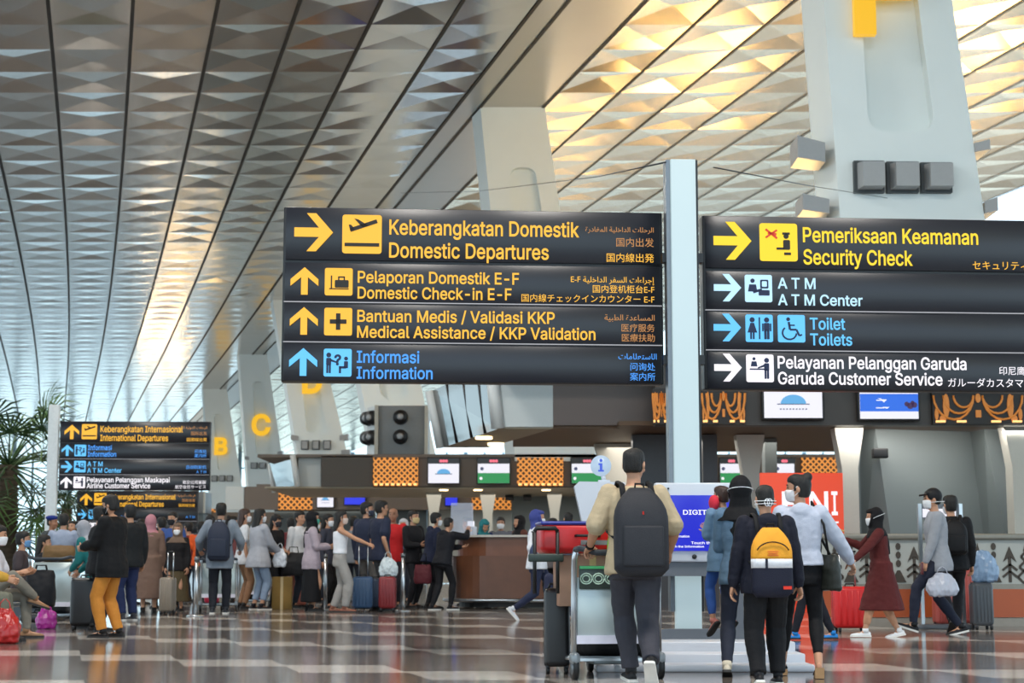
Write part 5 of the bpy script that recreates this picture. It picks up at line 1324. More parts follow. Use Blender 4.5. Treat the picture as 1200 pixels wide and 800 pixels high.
fl = 663 + .8 * FPX / DC
MB().rings(counter_ring(702, 651, 0.0), 0, False).build('front_panel', m_wood, ct)
MB().rings(counter_ring(651, 629, 0.12), 0, False).build('upper_panel', m_wood2, ct)
MB().rings(counter_ring(629, 626.5, 0.02), 0, False).build('counter_top', M('counter top', (196, 188, 178), .25), ct)
MB().rings(counter_ring(fl - .4, 702, 0.16), 0, False).build('kick_plate', m_black, ct)
path = [(P(527, 660, DC).x - .12, DC + .7)] + [(P(527, 660, DC).x + .62 - .74 * math.cos(math.pi / 2 * i / 8), DC + .62 - .74 * math.sin(math.pi / 2 * i / 8)) for i in range(9)] + [(P(668, 660, DC).x, DC - .12)]
MB().tube([(x, y, P(0, 703, DC).z) for x, y in path], .035, 8).build('foot_rail', m_steel, ct)
m_acr = M('acrylic', (215, 222, 240), 0.08, var=.02, alpha=.30)
ac = thing('acrylic_shield', 'clear upright acrylic shield standing on the end of the wooden counter', 'shield', (P(541, 627, DC + .5).x, DC + .5, P(0, 626.4, DC).z))
MB().box((0, 0, .31), (.42, .012, .62)).build('pane', m_acr, ac)
MB().box((.21, .15, .31), (.012, .3, .62)).build('pane', m_acr, ac)
MB().box((0, .0, .01), (.3, .12, .02)).build('foot', m_kw, ac)
pr_ = thing('brochure_box', 'white brochure box on the wooden counter beside the acrylic shield', 'box', (P(553, 627, DC + 1.0).x, DC + 1.0, P(0, 626.4, DC).z))
MB().box((0, 0, .09), (.2, .16, .18), bev=.01).build('tray', m_kw, pr_)
MB().box((-.02, -.02, .2), (.14, .05, .16), rot=Euler((-.2, 0, 0))).build('brochure', m_scrw, pr_)

# monitor stand behind the two men at the rail
ms = thing('monitor_stand', 'steel framed stand with a small lit monitor behind the man in the grey jacket', 'stand', (0, 22.2, 0))
zs = lambda y: P(0, y, 22.2).z
xs_ = lambda x: P(x, 650, 22.2).x
for x in (1079, 1127):
    MB().box((xs_(x), 0, zs(590) / 2), (.045, .06, zs(590))).build('upright', m_steel, ms)
MB().box(((xs_(1079) + xs_(1127)) / 2, .02, (zs(608) + zs(591)) / 2), (xs_(1127) - xs_(1079) - .05, .05, zs(591) - zs(608))).build('monitor', m_kg, ms)
MB().box(((xs_(1081) + xs_(1123)) / 2, -.012, (zs(606) + zs(596)) / 2), (xs_(1122) - xs_(1083), .012, zs(596) - zs(606))).build('picture', m_scrw, ms)
MB().box(((xs_(1079) + xs_(1127)) / 2, 0, .03), (xs_(1127) - xs_(1079) + .2, .4, .06), bev=.02).build('base', m_kg, ms)

# ------------------------------------------------------------------ people
SKIN = M('skin', (192, 142, 112), 0.55, var=0.06, vs=25)
SKIN2 = M('skin deep', (160, 112, 86), 0.55, var=0.06, vs=25)
HAIR = M('hair black', (20, 18, 17), 0.6, var=0.35, vs=90, bump=.5, bs=160)
HAIRB = M('hair brown', (58, 38, 30), 0.45, var=0.3, vs=90, bump=.5, bs=160)
M_EYE = M('eye', (30, 22, 18), 0.2)
M_LIP = M('lips', (150, 84, 76), 0.5)
M_MASKW = M('mask white', (232, 234, 238), 0.7, var=.03)
M_SOLE = M('sole white', (222, 220, 214), 0.6)
M_SOLED = M('sole dark', (40, 38, 38), 0.6)
PI = math.pi


def bone2(a, t, l1, l2, hint):
    """Elbow or knee between a and target t."""
    d = t - a
    L = d.length
    mx = (l1 + l2) * .998
    if L > mx:
        t = a + d * (mx / L)
        d = t - a
        L = mx
    L = max(L, abs(l1 - l2) + 1e-3)
    x = (l1 * l1 - l2 * l2 + L * L) / (2 * L)
    h = math.sqrt(max(l1 * l1 - x * x, 1e-6))
    n = d.normalized()
    p = V(hint) - n * V(hint).dot(n)
    if p.length < 1e-4:
        p = V((0, 1, 0)) - n * n.y
    return a + n * x + p.normalized() * h, t


def ring(c, r, f, rx, ryf, ryb=None, n=16, sq=2.0):
    """Ellipse-like ring (ryf towards f, ryb behind); sq>2 makes it squarer."""
    ryb = ryf if ryb is None else ryb
    out = []
    for k in range(n):
        a = 2 * PI * k / n
        ca, sa = math.cos(a), math.sin(a)
        e = 2 / sq
        x = math.copysign(abs(ca) ** e, ca) * rx
        y = math.copysign(abs(sa) ** e, sa) * (ryf if sa > 0 else ryb)
        out.append(c + r * x + f * y)
    return out


def limb(mb, pts, radii, n=10):
    """Tapering limb through joints, with rounded ends."""
    P_ = [V(p) for p in pts]
    mb.tube(P_, radii, n)
    mb.ell(P_[0], (radii[0],) * 3, seg=10, rin=7)
    mb.ell(P_[-1], (radii[-1],) * 3, seg=10, rin=7)


def seglimb(mb, a, b, prof, n=10):
    """Limb from a to b; prof = [(t, r)]."""
    limb(mb, [a.lerp(b, t) for t, r in prof], [r for t, r in prof], n)


class Pose:
    pass


def skeleton(s):
    p = Pose()
    fem = s.get('fem', False)
    hip = V(s.get('hip', (0, 0, .93)))
    tw, le, sl = (math.radians(s.get(k, 0)) for k in ('twist', 'lean', 'side'))
    p.up = V((math.sin(sl), math.sin(le), math.cos(le))).normalized()
    r0 = V((1, 0, 0))
    p.r = (Matrix.Rotation(tw, 3, 'Z') @ r0)
    p.r = (p.r - p.up * p.r.dot(p.up)).normalized()
    p.f = p.up.cross(p.r).normalized()
    p.hip = hip
    p.rh = V((1, 0, 0)); p.fh = V((0, 1, 0))
    sw = .165 if fem else .185
    p.sw = sw
    p.sc = hip + p.up * .505
    p.sh = [p.sc - p.r * sw - p.up * .03, p.sc + p.r * sw - p.up * .03]
    hy, hp = math.radians(s.get('hyaw', 0)), math.radians(s.get('hpitch', 0))
    p.neck = hip + p.up * .55
    hu = (V((0, 0, 1)) * .55 + p.up * .45).normalized()
    R = Matrix.Rotation(hy, 3, hu)
    p.hr = (R @ p.r)
    p.hr = (p.hr - hu * p.hr.dot(hu)).normalized()
    hf = hu.cross(p.hr)
    Rp = Matrix.Rotation(-hp, 3, p.hr)       # positive pitch looks down
    p.hf, p.hu = (Rp @ hf).normalized(), (Rp @ hu).normalized()
    p.head = p.neck + hu * .03 + p.hu * .115 + p.hf * .015
    hands = s.get('hands', (None, None))
    p.elb, p.hand = [], []
    for i, sg in ((0, -1), (1, 1)):
        t = hands[i]
        if t is None:
            t = p.sh[i] + p.r * (sg * .06) + V((0, .03, -.535))
        else:
            t = V(t)
        hint = V(s.get('elbow', ((-.5, -1, -.2), (.5, -1, -.2)))[i])
        e, w = bone2(p.sh[i], t, .29, .255, hint)
        p.elb.append(e); p.hand.append(w)
    feet = s.get('feet', ((-.10, -.02, .085), (.10, .02, .085)))
    p.hipj = [hip + V((-.088, 0, -.03)), hip + V((.088, 0, -.03))]
    p.knee, p.ank = [], []
    for i in (0, 1):
        k, a = bone2(p.hipj[i], V(feet[i]), .43, .42, V(s.get('knee', ((-.08, 1, .1), (.08, 1, .1)))[i]))
        p.knee.append(k); p.ank.append(a)
    return p


def torso_rings(p, o, z0, z1, fem, stout, hem=0.0, n=16):
    prof = [(-.16, .148, .105, .112), (-.09, .165, .110, .122), (-.02, .163, .108, .118), (.06, .150 if fem else .155, .108, .104), (.15, .128 if fem else .148, .100, .092), (.23, .134 if fem else .154, .104, .098),
            (.32, .150 if fem else .168, .118, .104), (.40, .156 if fem else .176, .112, .104), (.46, .150 if fem else .172, .088, .094), (.505, .115, .066, .078), (.535, .066, .056, .062)]
    out = []
    zs = sorted(set([z0] + [q[0] for q in prof if z0 < q[0] < z1] + [z1]))
    for z in zs:
        for a, b in zip(prof, prof[1:]):
            if a[0] <= z <= b[0] or (z < prof[0][0] and a is prof[0]) or (z > prof[-1][0] and b is prof[-1]):
                t = max(0, min(1, (z - a[0]) / (b[0] - a[0])))
                rx, yf, yb = (a[i] + (b[i] - a[i]) * t for i in (1, 2, 3))
                break
        st = 1 + (stout - 1) * max(0, min(1, (0.45 - z) / .2))
        hh = hem * max(0, (.1 - z) / .25)
        w = max(0, min(1, z / .3))             # the pelvis faces the feet, the shoulders turn
        r = (p.rh * (1 - w) + p.r * w).normalized()
        c = p.hip + p.up * z
        f = p.up.cross(r).normalized()
        out.append(ring(c, r, f, rx * (1 + (st - 1) * .8) + o + hh, (yf * st + o + hh), yb * st + o + hh, n, 2.3))
    return out


def hand_mesh(mb, w, fore, side, curl, k=1.0, spread=1.0):
    """Palm, four bent fingers and a thumb. fore: forearm direction; side: where the thumb points."""
    d = fore.normalized()
    t = (side - d * side.dot(d)).normalized()
    n = d.cross(t).normalized()                # palm normal (fingers curl this way)
    if curl < 0:
        n, curl = -n, -curl
    c = [w + d * q for q in (-.02, .0, .03, .07, .092)]
    mb.rings([ring(q, t, n, a, b, b, 10) for q, a, b in zip(c, (.026, .027, .036, .041, .036), (.02, .019, .018, .016, .012))])
    for i, (off, L) in enumerate(((.029, .072), (.010, .080), (-.010, .074), (-.028, .058))):
        q = w + d * .085 + t * off
        a = 0
        pts = [q]
        for j, f in enumerate((.45, .32, .23)):
            a += math.radians(curl) * (.8, 1.0, .8)[j]
            dir_ = d * math.cos(a) + n * math.sin(a) + t * (off * 1.5 * spread)
            pts.append(pts[-1] + dir_.normalized() * (L * f))
        mb.tube(pts, [.0095, .0088, .008, .006], 7)
    q = w + d * .025 + t * .03
    v = (t * .75 + d * .65 + n * (.25 + math.sin(math.radians(curl)) * .5)).normalized()
    v2 = (t * .25 + d * .85 + n * (.35 + math.sin(math.radians(curl)) * .6)).normalized()
    mb.tube([q, q + v * .034, q + v * .034 + v2 * .026, q + v * .034 + v2 * .046], [.0125, .011, .0095, .007], 7)


HEADP = ((-.118, .024, .080, -.048), (-.100, .044, .092, -.012), (-.070, .058, .095, .045), (-.030, .068, .094, .082), (.015, .074, .095, .098), (.055, .076, .096, .102), (.085, .068, .080, .092), (.106, .048, .052, .066), (.118, .018, .018, .024))


def head_mesh(mb, p, fine=True):
    C, r, f, u = p.head, p.hr, p.hf, p.hu
    mb.rings([ring(C + u * z, r, f, rx, yf, yb, 18, 2.15) for z, rx, yf, yb in HEADP])
    R = Matrix((r, f, u)).transposed()
    at = lambda x, y, z: C + r * x + f * y + u * z
    mb.ell(at(0, .098, -.022), (.014, .019, .024), R, 10, 8)
    mb.ell(at(0, .094, .004), (.010, .014, .028), R, 10, 8)
    mb.ell(at(0, .084, .030), (.052, .016, .012), R, 12, 8)
    mb.ell(at(0, .083, -.064), (.026, .017, .010), R, 10, 8)
    mb.ell(at(0, .080, -.098), (.022, .016, .014), R, 10, 8)
    for s in (-1, 1):
        mb.ell(at(s * .078, -.006, -.006), (.012, .020, .033), R, 10, 8)
        mb.ell(at(s * .045, .075, -.035), (.022, .018, .020), R, 10, 8)


def foot_parts(s, p, i, k, par, shoe, sole, kind):
    """Shoe (with its sole) on one foot."""
    fy, fp = s.get('footyaw', (0, 0))[i], s.get('footpitch', (0, 0))[i]
    yaw, pit = math.radians(fy), math.radians(fp)
    f = V((math.sin(yaw) * -1, math.cos(yaw), 0))
    r = V((f.y, -f.x, 0))
    R = Matrix.Rotation(-pit, 3, r)             # positive pitch: heel up
    f, u = (R @ f).normalized(), (R @ V((0, 0, 1))).normalized()
    A = p.ank[i]
    if kind == 'bare':
        return
    b = MB()
    sh = [(-.075, .028, .050), (-.055, .036, .064), (-.01, .038, .074), (.03, .038, .066), (.08, .041, .048), (.13, .044, .040), (.175, .036, .032), (.195, .018, .020)]
    rings = []
    for y, hw, h in sh:
        c = A + f * y - u * .072
        rings.append([(c + r * (hw * math.cos(a)) + u * (max(0, math.sin(a)) * h)) * k for a in [PI * 2 * q / 14 for q in range(14)]])
    b.rings(rings)
    if kind != 'sandal':
        b.tube([(A - f * .008 - u * .03) * k, (A - f * .008 + u * .03) * k], .043 * k, 12)
    o = b.build('shoe', shoe, par)
    b = MB()
    th = .026
    rings = []
    for y, hw, h in [(-.083, .02, 0), (-.075, .034, 0)] + sh[1:-1] + [(.2, .016, 0)]:
        c = A + f * y - u * (.072 + .012)
        hw += .005
        rings.append([(c + r * (x * hw) + u * z) * k for x, z in ((-1, -th / 2 + .012), (1, -th / 2 + .012), (1, th / 2 + .008), (-1, th / 2 + .008))])
    b.rings(rings, smooth=False)
    b.build('sole', sole, o)


PERSONS = []


def person(label, at, H, yaw, s, group=None):
    """One person. at: point under the feet; H: height; yaw 0 faces away from the camera, 90 faces left, -90 right, 180 the camera."""
    p = skeleton(s)
    fem, st = s.get('fem', False), s.get('stout', 1.0)
    k = H / 1.75
    vx = s.get('voxel', .012)
    seed = len(PERSONS) + 1
    skin = s.get('skin', SKIN)
    # body: one continuous surface
    b = MB()
    b.rings(torso_rings(p, 0, -.14, .535, fem, st))
    b.tube([p.sc - p.up * .03, p.neck, p.head - p.hu * .06], [.07, .053, .052], 12)
    head_mesh(b, p)
    for i in (0, 1):
        seglimb(b, p.sh[i], p.elb[i], ((0, .052), (.3, .047), (.75, .041), (1, .038)))
        seglimb(b, p.elb[i], p.hand[i], ((0, .038), (.25, .040), (.7, .031), (1, .025)))
        seglimb(b, p.hipj[i], p.knee[i], ((0, .088), (.25, .083), (.7, .063), (1, .054)))
        seglimb(b, p.knee[i], p.ank[i], ((0, .053), (.3, .056), (.7, .042), (1, .036)))
        yaw_, pit = math.radians(s.get('footyaw', (0, 0))[i]), math.radians(s.get('footpitch', (0, 0))[i])
        f = V((-math.sin(yaw_), math.cos(yaw_), 0))
        r_ = V((f.y, -f.x, 0))
        R = Matrix.Rotation(-pit, 3, r_)
        f, u = R @ f, R @ V((0, 0, 1))
        A = p.ank[i]
        b.tube([A - f * .05 - u * .045, A - u * .035, A + f * .07 - u * .05, A + f * .15 - u * .06, A + f * .175 - u * .062], [.024, .034, .032, .026, .014], 10)
        for q in range(5):
            b.ell(A + f * (.175 - .006 * abs(q - 1)) + r_ * ((q - 2) * .015 * (1 if i else -1)) - u * .064, (.009, .014, .009), seg=8, rin=6)
    for v in b.bm.verts:
        v.co *= k
    me = remesh(b, vx, 1)
    hb = MB()
    for i, sg in ((0, -1), (1, 1)):
        fd = s.get('hand_dir', (None, None))[i]
        fd = V(fd) if fd else (p.hand[i] - p.elb[i])
        side = V(s.get('thumb', ((.35, 1, .1), (-.35, 1, .1)))[i])
        hm = MB()
        hand_mesh(hm, p.hand[i], fd, side, s.get('curl', (28, 28))[i] * (1 if i == 0 else -1) * (1))
        hb.take(hm.bm, 0, True)
    for v in hb.bm.verts:
        v.co *= k
    bm = bmesh.new(); bm.from_mesh(me)
    h2 = hb.mesh('h'); bm.from_mesh(h2)
    for f in bm.faces:
        f.smooth = True
    bm.to_mesh(me); bm.free(); bpy.data.meshes.remove(h2)
    body = link_mesh('person', me, skin)
    body.location = at
    body.rotation_euler = (0, 0, math.radians(yaw))
    tag(body, label, 'person', group)
    p.k, p.body = k, body
    PERSONS.append(body)
    mul = lambda m: [setattr(v, 'co', v.co * k) for v in m.bm.verts]
    C, r, f, u = p.head, p.hr, p.hf, p.hu
    hat = lambda x, y, z: C + r * x + f * y + u * z
    HR = Matrix((r, f, u)).transposed()

    def part(name, m, mat, voxel=None, amp=0.0, smooth=2, par=body, lab=None, freq=(11, 11, 16)):
        mul(m)
        o = link_mesh(name, remesh(m, voxel, smooth, amp, freq, seed) if voxel else m.mesh(name), mat, par)
        if lab:
            o['label'] = lab
        return o
    # ---- trousers or skirt
    bot = s.get('bottom', ('trousers', (30, 30, 34)))
    wr = s.get('wrinkle', .004)
    kind, colr = bot[0], bot[1]
    if kind in ('trousers', 'cropped', 'shorts'):
        lo = s.get('loose', 1.0)
        m = MB()
        m.rings(torso_rings(p, .008, -.15, s.get('waist', .05), fem, st))
        for i in (0, 1):
            seglimb(m, p.hipj[i] + V((0, 0, .02)), p.knee[i], ((0, .098 * st), (.25, .094 * st), (.7, .070 * lo + .006), (1, .062 * lo + .006)), 12)
            e = {'trousers': .97, 'cropped': .80, 'shorts': .12}[kind]
            d = p.knee[i].lerp(p.ank[i], e)
            m.tube([p.knee[i], p.knee[i].lerp(d, .3), p.knee[i].lerp(d, .7), d], [.062 * lo + .004, .064 * lo + .006, .052 * lo + .006, (.047 if kind == 'trousers' else .046) * lo + .008 * (lo > 1)], 12)
        part('trousers', m, rgb(colr), vx, wr, 2, freq=(9, 9, 13))
    elif kind == 'skirt':
        m = MB()
        hem = s.get('hem', .16)
        zc = p.hip.z
        mid = (p.ank[0] + p.ank[1]) / 2
        sp = max(abs((p.ank[0] - p.ank[1]).x), .2) / 2
        sy = abs((p.ank[0] - p.ank[1]).y) / 2
        R_ = []
        for t in (0, .15, .35, .6, .8, 1):
            z = (p.hip.z + .1) * (1 - t) + hem * t
            c = V((mid.x * t + p.hip.x * (1 - t), mid.y * t * .8 + p.hip.y * (1 - t), z))
            R_.append(ring(c, V((1, 0, 0)), V((0, 1, 0)), .155 + (.06 + sp * .6) * t ** .8, .125 + (.05 + sy * .85) * t, None, 18))
        m.rings(R_)
        part('skirt', m, rgb(colr), vx, wr * 1.6, 2, freq=(14, 14, 3))
    # ---- top
    top = s.get('top', ('tee', (200, 200, 200)))
    tk, tc_ = top[0], top[1]
    off = {'tee': .020, 'shirt': .020, 'jacket': .034, 'hoodie': .036, 'coat': .034, 'dress': .024, 'tank': .020}[tk]
    off = s.get('toff', off)
    z0 = {'tee': -.14, 'shirt': -.13, 'jacket': -.13, 'hoodie': -.10, 'coat': -.16, 'dress': -.16, 'tank': .07}[tk]
    z0 = s.get('tz', z0)
    m = MB()
    if tk in ('coat', 'dress'):
        hem = s.get('hem', .55)
        mid = (p.ank[0] + p.ank[1]) / 2
        sy = abs((p.ank[0] - p.ank[1]).y) / 2
        R_ = []
        n_ = 7
        for t in range(n_):
            t /= n_ - 1
            z = hem * (1 - t) + (p.hip.z + .08) * t
            e = (p.hip.z - z) / p.hip.z
            c = V((p.hip.x * (1 - e) + mid.x * e, p.hip.y * (1 - e) + mid.y * e * .85, z))
            R_.append(ring(c, V((1, 0, 0)), V((0, 1, 0)), .168 + off + .06 * max(e, 0), .125 + off + (.05 + sy * .9) * max(e, 0), None, 18))
        m.rings(R_)
        m.rings(torso_rings(p, off, -.05, .525, fem, st))
    else:
        m.rings(torso_rings(p, off, z0, .46 if tk == 'tank' else .53, fem, st, s.get('flare', .02)))
    sl = {'tee': ('u', .68), 'tank': None}.get(tk, ('f', .96))
    if s.get('sleeve'):
        sl = s['sleeve']
    if sl:
        for i in (0, 1):
            a, e, w = p.sh[i], p.elb[i], p.hand[i]
            if sl[0] == 'u':
                seglimb(m, a, a.lerp(e, sl[1]), ((0, .058 + off * .6), (.5, .056 + off * .7), (1, .055 + off * .9)), 12)
            else:
                seglimb(m, a, e, ((0, .058 + off * .6), (.5, .052 + off * .6), (1, .045 + off * .6)), 12)
                seglimb(m, e, e.lerp(w, sl[1]), ((0, .045 + off * .6), (.4, .044 + off * .5), (.85, .036 + off * .5), (1, .032 + off * .3)), 12)
    else:
        for i in (0, 1):
            m.tube([p.sc - p.up * .16 + p.r * (.12 * (1, -1)[i]) * -1 + p.f * .09, p.sc + p.r * (.11 * (-1, 1)[i]) + p.up * .012, p.sc - p.up * .16 + p.r * (.12 * (-1, 1)[i]) - p.f * .09], .022, 8)
    if tk == 'hoodie' and not s.get('hijab'):
        m.ell(p.neck - p.f * .085 - p.up * .055, (.105, .06, .075), Matrix((p.r, p.f, p.up)).transposed())
        m.tube([p.neck + p.r * (.095 * math.cos(t)) + p.f * (.085 * math.sin(t) + .005) - p.up * (.03 + .03 * math.sin(t)) for t in [-.3 + 3.75 * q / 10 for q in range(11)]], .026, 8)
    if tk in ('shirt', 'jacket', 'coat') and not s.get('hijab'):
        m.tube([p.neck + p.r * (.068 * math.cos(2 * PI * q / 12)) + p.f * (.062 * math.sin(2 * PI * q / 12)) - p.up * .012 for q in range(13)], .017, 8)
    name = {'tee': 'tee_shirt', 'tank': 'tank_top'}.get(tk, tk)
    topo = part(name, m, rgb(tc_), vx, wr, 2)
    # ---- shoes
    sk = s.get('shoes', ((35, 33, 33), None))
    for i in (0, 1):
        foot_parts(s, p, i, k, body, rgb(sk[0], .5), M_SOLE if sk[1] == 'white' else M_SOLED, sk[2] if len(sk) > 2 else 'shoe')
    # ---- hair, head cloths, hats, masks
    hr = s.get('hair', 'short')
    hm = s.get('haircol', HAIR)
    hv = min(vx, .010)
    if s.get('hijab'):
        m = MB()
        col = s['hijab']
        m.ell(hat(0, -.030, .016), (.104, .110, .128), HR)
        m.ell(hat(0, .022, .082), (.082, .086, .046), HR)
        m.rings([ring(hat(0, -.022, -.05), r, f, .094, .080, .098, 16), ring(p.neck + p.hf * .0, p.r, p.f, .105, .095, .10, 16), ring(p.sc + p.up * .012, p.r, p.f, .165, .115, .115, 16), ring(p.sc - p.up * .075, p.r, p.f, s.get('drape', .215), .15, .15, 16)])
        if s.get('longdrape'):
            m.rings([ring(p.sc - p.up * .02, p.r, p.f, .14, -.02, .13, 14), ring(p.sc - p.up * .16, p.r, p.f, .15, -.06, .155, 14), ring(p.sc - p.up * .33, p.r, p.f, .11, -.08, .15, 14)])
        for q in (-1, 1):
            m.tube([hat(q * .088, .03, .03), hat(q * .080, .055, -.05), hat(q * .05, .07, -.105), hat(0, .075, -.125)], .022, 8)
        part('headscarf', m, rgb(col), hv, .003, 2, freq=(20, 20, 7))
    elif hr != 'bald':
        m = MB()
        g = .005 if hr == 'crew' else .012
        nape = -.062 if hr == 'crew' else -.078
        prof = ((nape, .052, -.030, .078), (-.050, .064, -.022, .090), (-.020, .070, -.012, .100), (.006, .0735, .004, .103), (.026, .075, .030, .105), (.045, .0765, .066, .106), (.062, .076, .086, .104), (.085, .069, .080, .094), (.106, .050, .056, .070), (.119, .022, .026, .030))
        m.rings([ring(hat(0, 0, z + g * .9 * (z > .08)), r, f, rx + g, yf + g * (1.2 if z > .05 else .3), yb + g, 18, 2.15) for z, rx, yf, yb in prof])
        for q in (-1, 1):
            m.ell(hat(q * (.070 + g * .6), .022, .004), (.008, .014, .030), HR, 8, 6)
        if hr == 'bun':
            m.ell(hat(0, -.085, .105), (.045, .045, .042), HR)
            m.ell(hat(0, -.06, .03), (.075, .055, .085), HR)
        if hr in ('long', 'wavy'):
            L = s.get('hairlen', .30)
            m.rings([ring(hat(0, -.035, .05), r, f, .092, .05, .082, 14), ring(hat(0, -.055, -.08), r, f, .098, .04, .075, 14), ring(hat(0, -.085, -.18) , r, f, .11, .035, .06, 14), ring(hat(0, -.085, -.12 - L * .7), r, f, .10, .03, .055, 14), ring(hat(0, -.08, -.12 - L), r, f, .05, .02, .03, 14)])
        if hr == 'pony':
            m.tube([hat(0, -.09, .05), hat(0, -.15, .03), hat(0, -.16, -.08), hat(0, -.13, -.22)], [.03, .04, .04, .012], 10)
        part('hair', m, hm, hv, .005, 1, freq=(30, 30, 12))
    if s.get('cap'):
        m = MB()
        m.ell(hat(0, -.012, .040), (.092, .106, .100), HR)
        o = part('cap', m, rgb(s['cap'], .6), hv, 0, 1)
        m = MB()
        m.rings([ring(hat(0, .075 + y, .058 - .012 * (y / .08)), r, u, w, .012, .010, 12) for y, w in ((-.02, .076), (.035, .076), (.065, .058), (.08, .02))])
        part('peak', m, rgb(s['cap'], .6), par=o)
    if s.get('beret'):
        m = MB()
        m.ell(hat(.01, -.01, .085), (.110, .118, .045), HR)
        m.ell(hat(0, -.006, .06), (.090, .102, .045), HR)
        part('beret', m, rgb(s['beret'], .7), hv, 0, 1)
    if s.get('mask'):
        mc = s['mask']
        m = MB()
        m.rings([ring(hat(0, .040, z), r, f, rx, yf, .02, 16, 2.1) for z, rx, yf in ((-.112, .040, .056), (-.095, .056, .070), (-.06, .071, .078), (-.025, .074, .082), (-.008, .058, .078))])
        mo = part('face_mask', m, M_MASKW if mc == 'w' else rgb(mc, .7), .007, 0, 1)
        m = MB()
        zb = s.get('strap', None)
        if zb is None:
            if not s.get('hijab'):
                for q in (-1, 1):
                    m.tube([hat(q * .070, .060, -.03), hat(q * .084, .0, .022)], .0022, 5)
                    m.tube([hat(q * .064, .055, -.09), hat(q * .084, -.005, -.036)], .0022, 5)
        else:
            R2 = .105 if s.get('hijab') else .090
            for zf, zb_ in zb:
                o_ = .012 if s.get('hijab') else 0
                pts = [hat(math.cos(a) * (R2 + (.008 if s.get('hijab') else .003)), math.sin(a) * (.095 if math.sin(a) > 0 else .125 + o_) - .012, zf + (zb_ - zf) * (1 - math.sin(a)) / 2) for a in [PI * .15 - 1.3 * PI * q / 24 for q in range(25)]]
                m2 = MB()
                m2.tube(pts, .0038, 6)
                part('mask_strap', m2, M_MASKW, par=mo)
        if len(m.bm.verts):
            part('mask_strap', m, M_MASKW, par=mo)
    if s.get('eyes', True):
        for q in (-1, 1):
            m = MB()
            m.ell(hat(q * .031, .0895, .008), (.0125, .006, .006), HR, 8, 6)
            part('eye', m, M_EYE)
            if not s.get('hijab'):
                m = MB()
                m.tube([hat(q * .013, .099, .030), hat(q * .032, .097, .036), hat(q * .05, .085, .031)], [.003, .0045, .002], 6)
                part('eyebrow', m, HAIR)
        if not s.get('mask'):
            m = MB()
            m.ell(hat(0, .098, -.060), (.022, .007, .006), HR, 10, 6)
            part('mouth', m, M_LIP)
    if s.get('glasses'):
        m = MB()
        for q in (-1, 1):
            m.tube([hat(q * .032 + .022 * math.cos(a), .108, .006 + .017 * math.sin(a)) for a in [2 * PI * j / 12 for j in range(13)]], .002, 5)
            m.tube([hat(q * .054, .106, .012), hat(q * .082, .02, .012), hat(q * .082, -.02, .0)], .0022, 5)
        part('glasses', m, rgb((30, 30, 34)))
    return p


def world_of(p, v):
    """From the person's unscaled pose to the world."""
    return p.body.matrix_basis @ (V(v) * p.k) if False else Matrix.Translation(p.body.location) @ Euler(p.body.rotation_euler).to_matrix().to_4x4() @ (V(v) * p.k)


def dir_of(p, v):
    return Euler(p.body.rotation_euler).to_matrix() @ V(v)


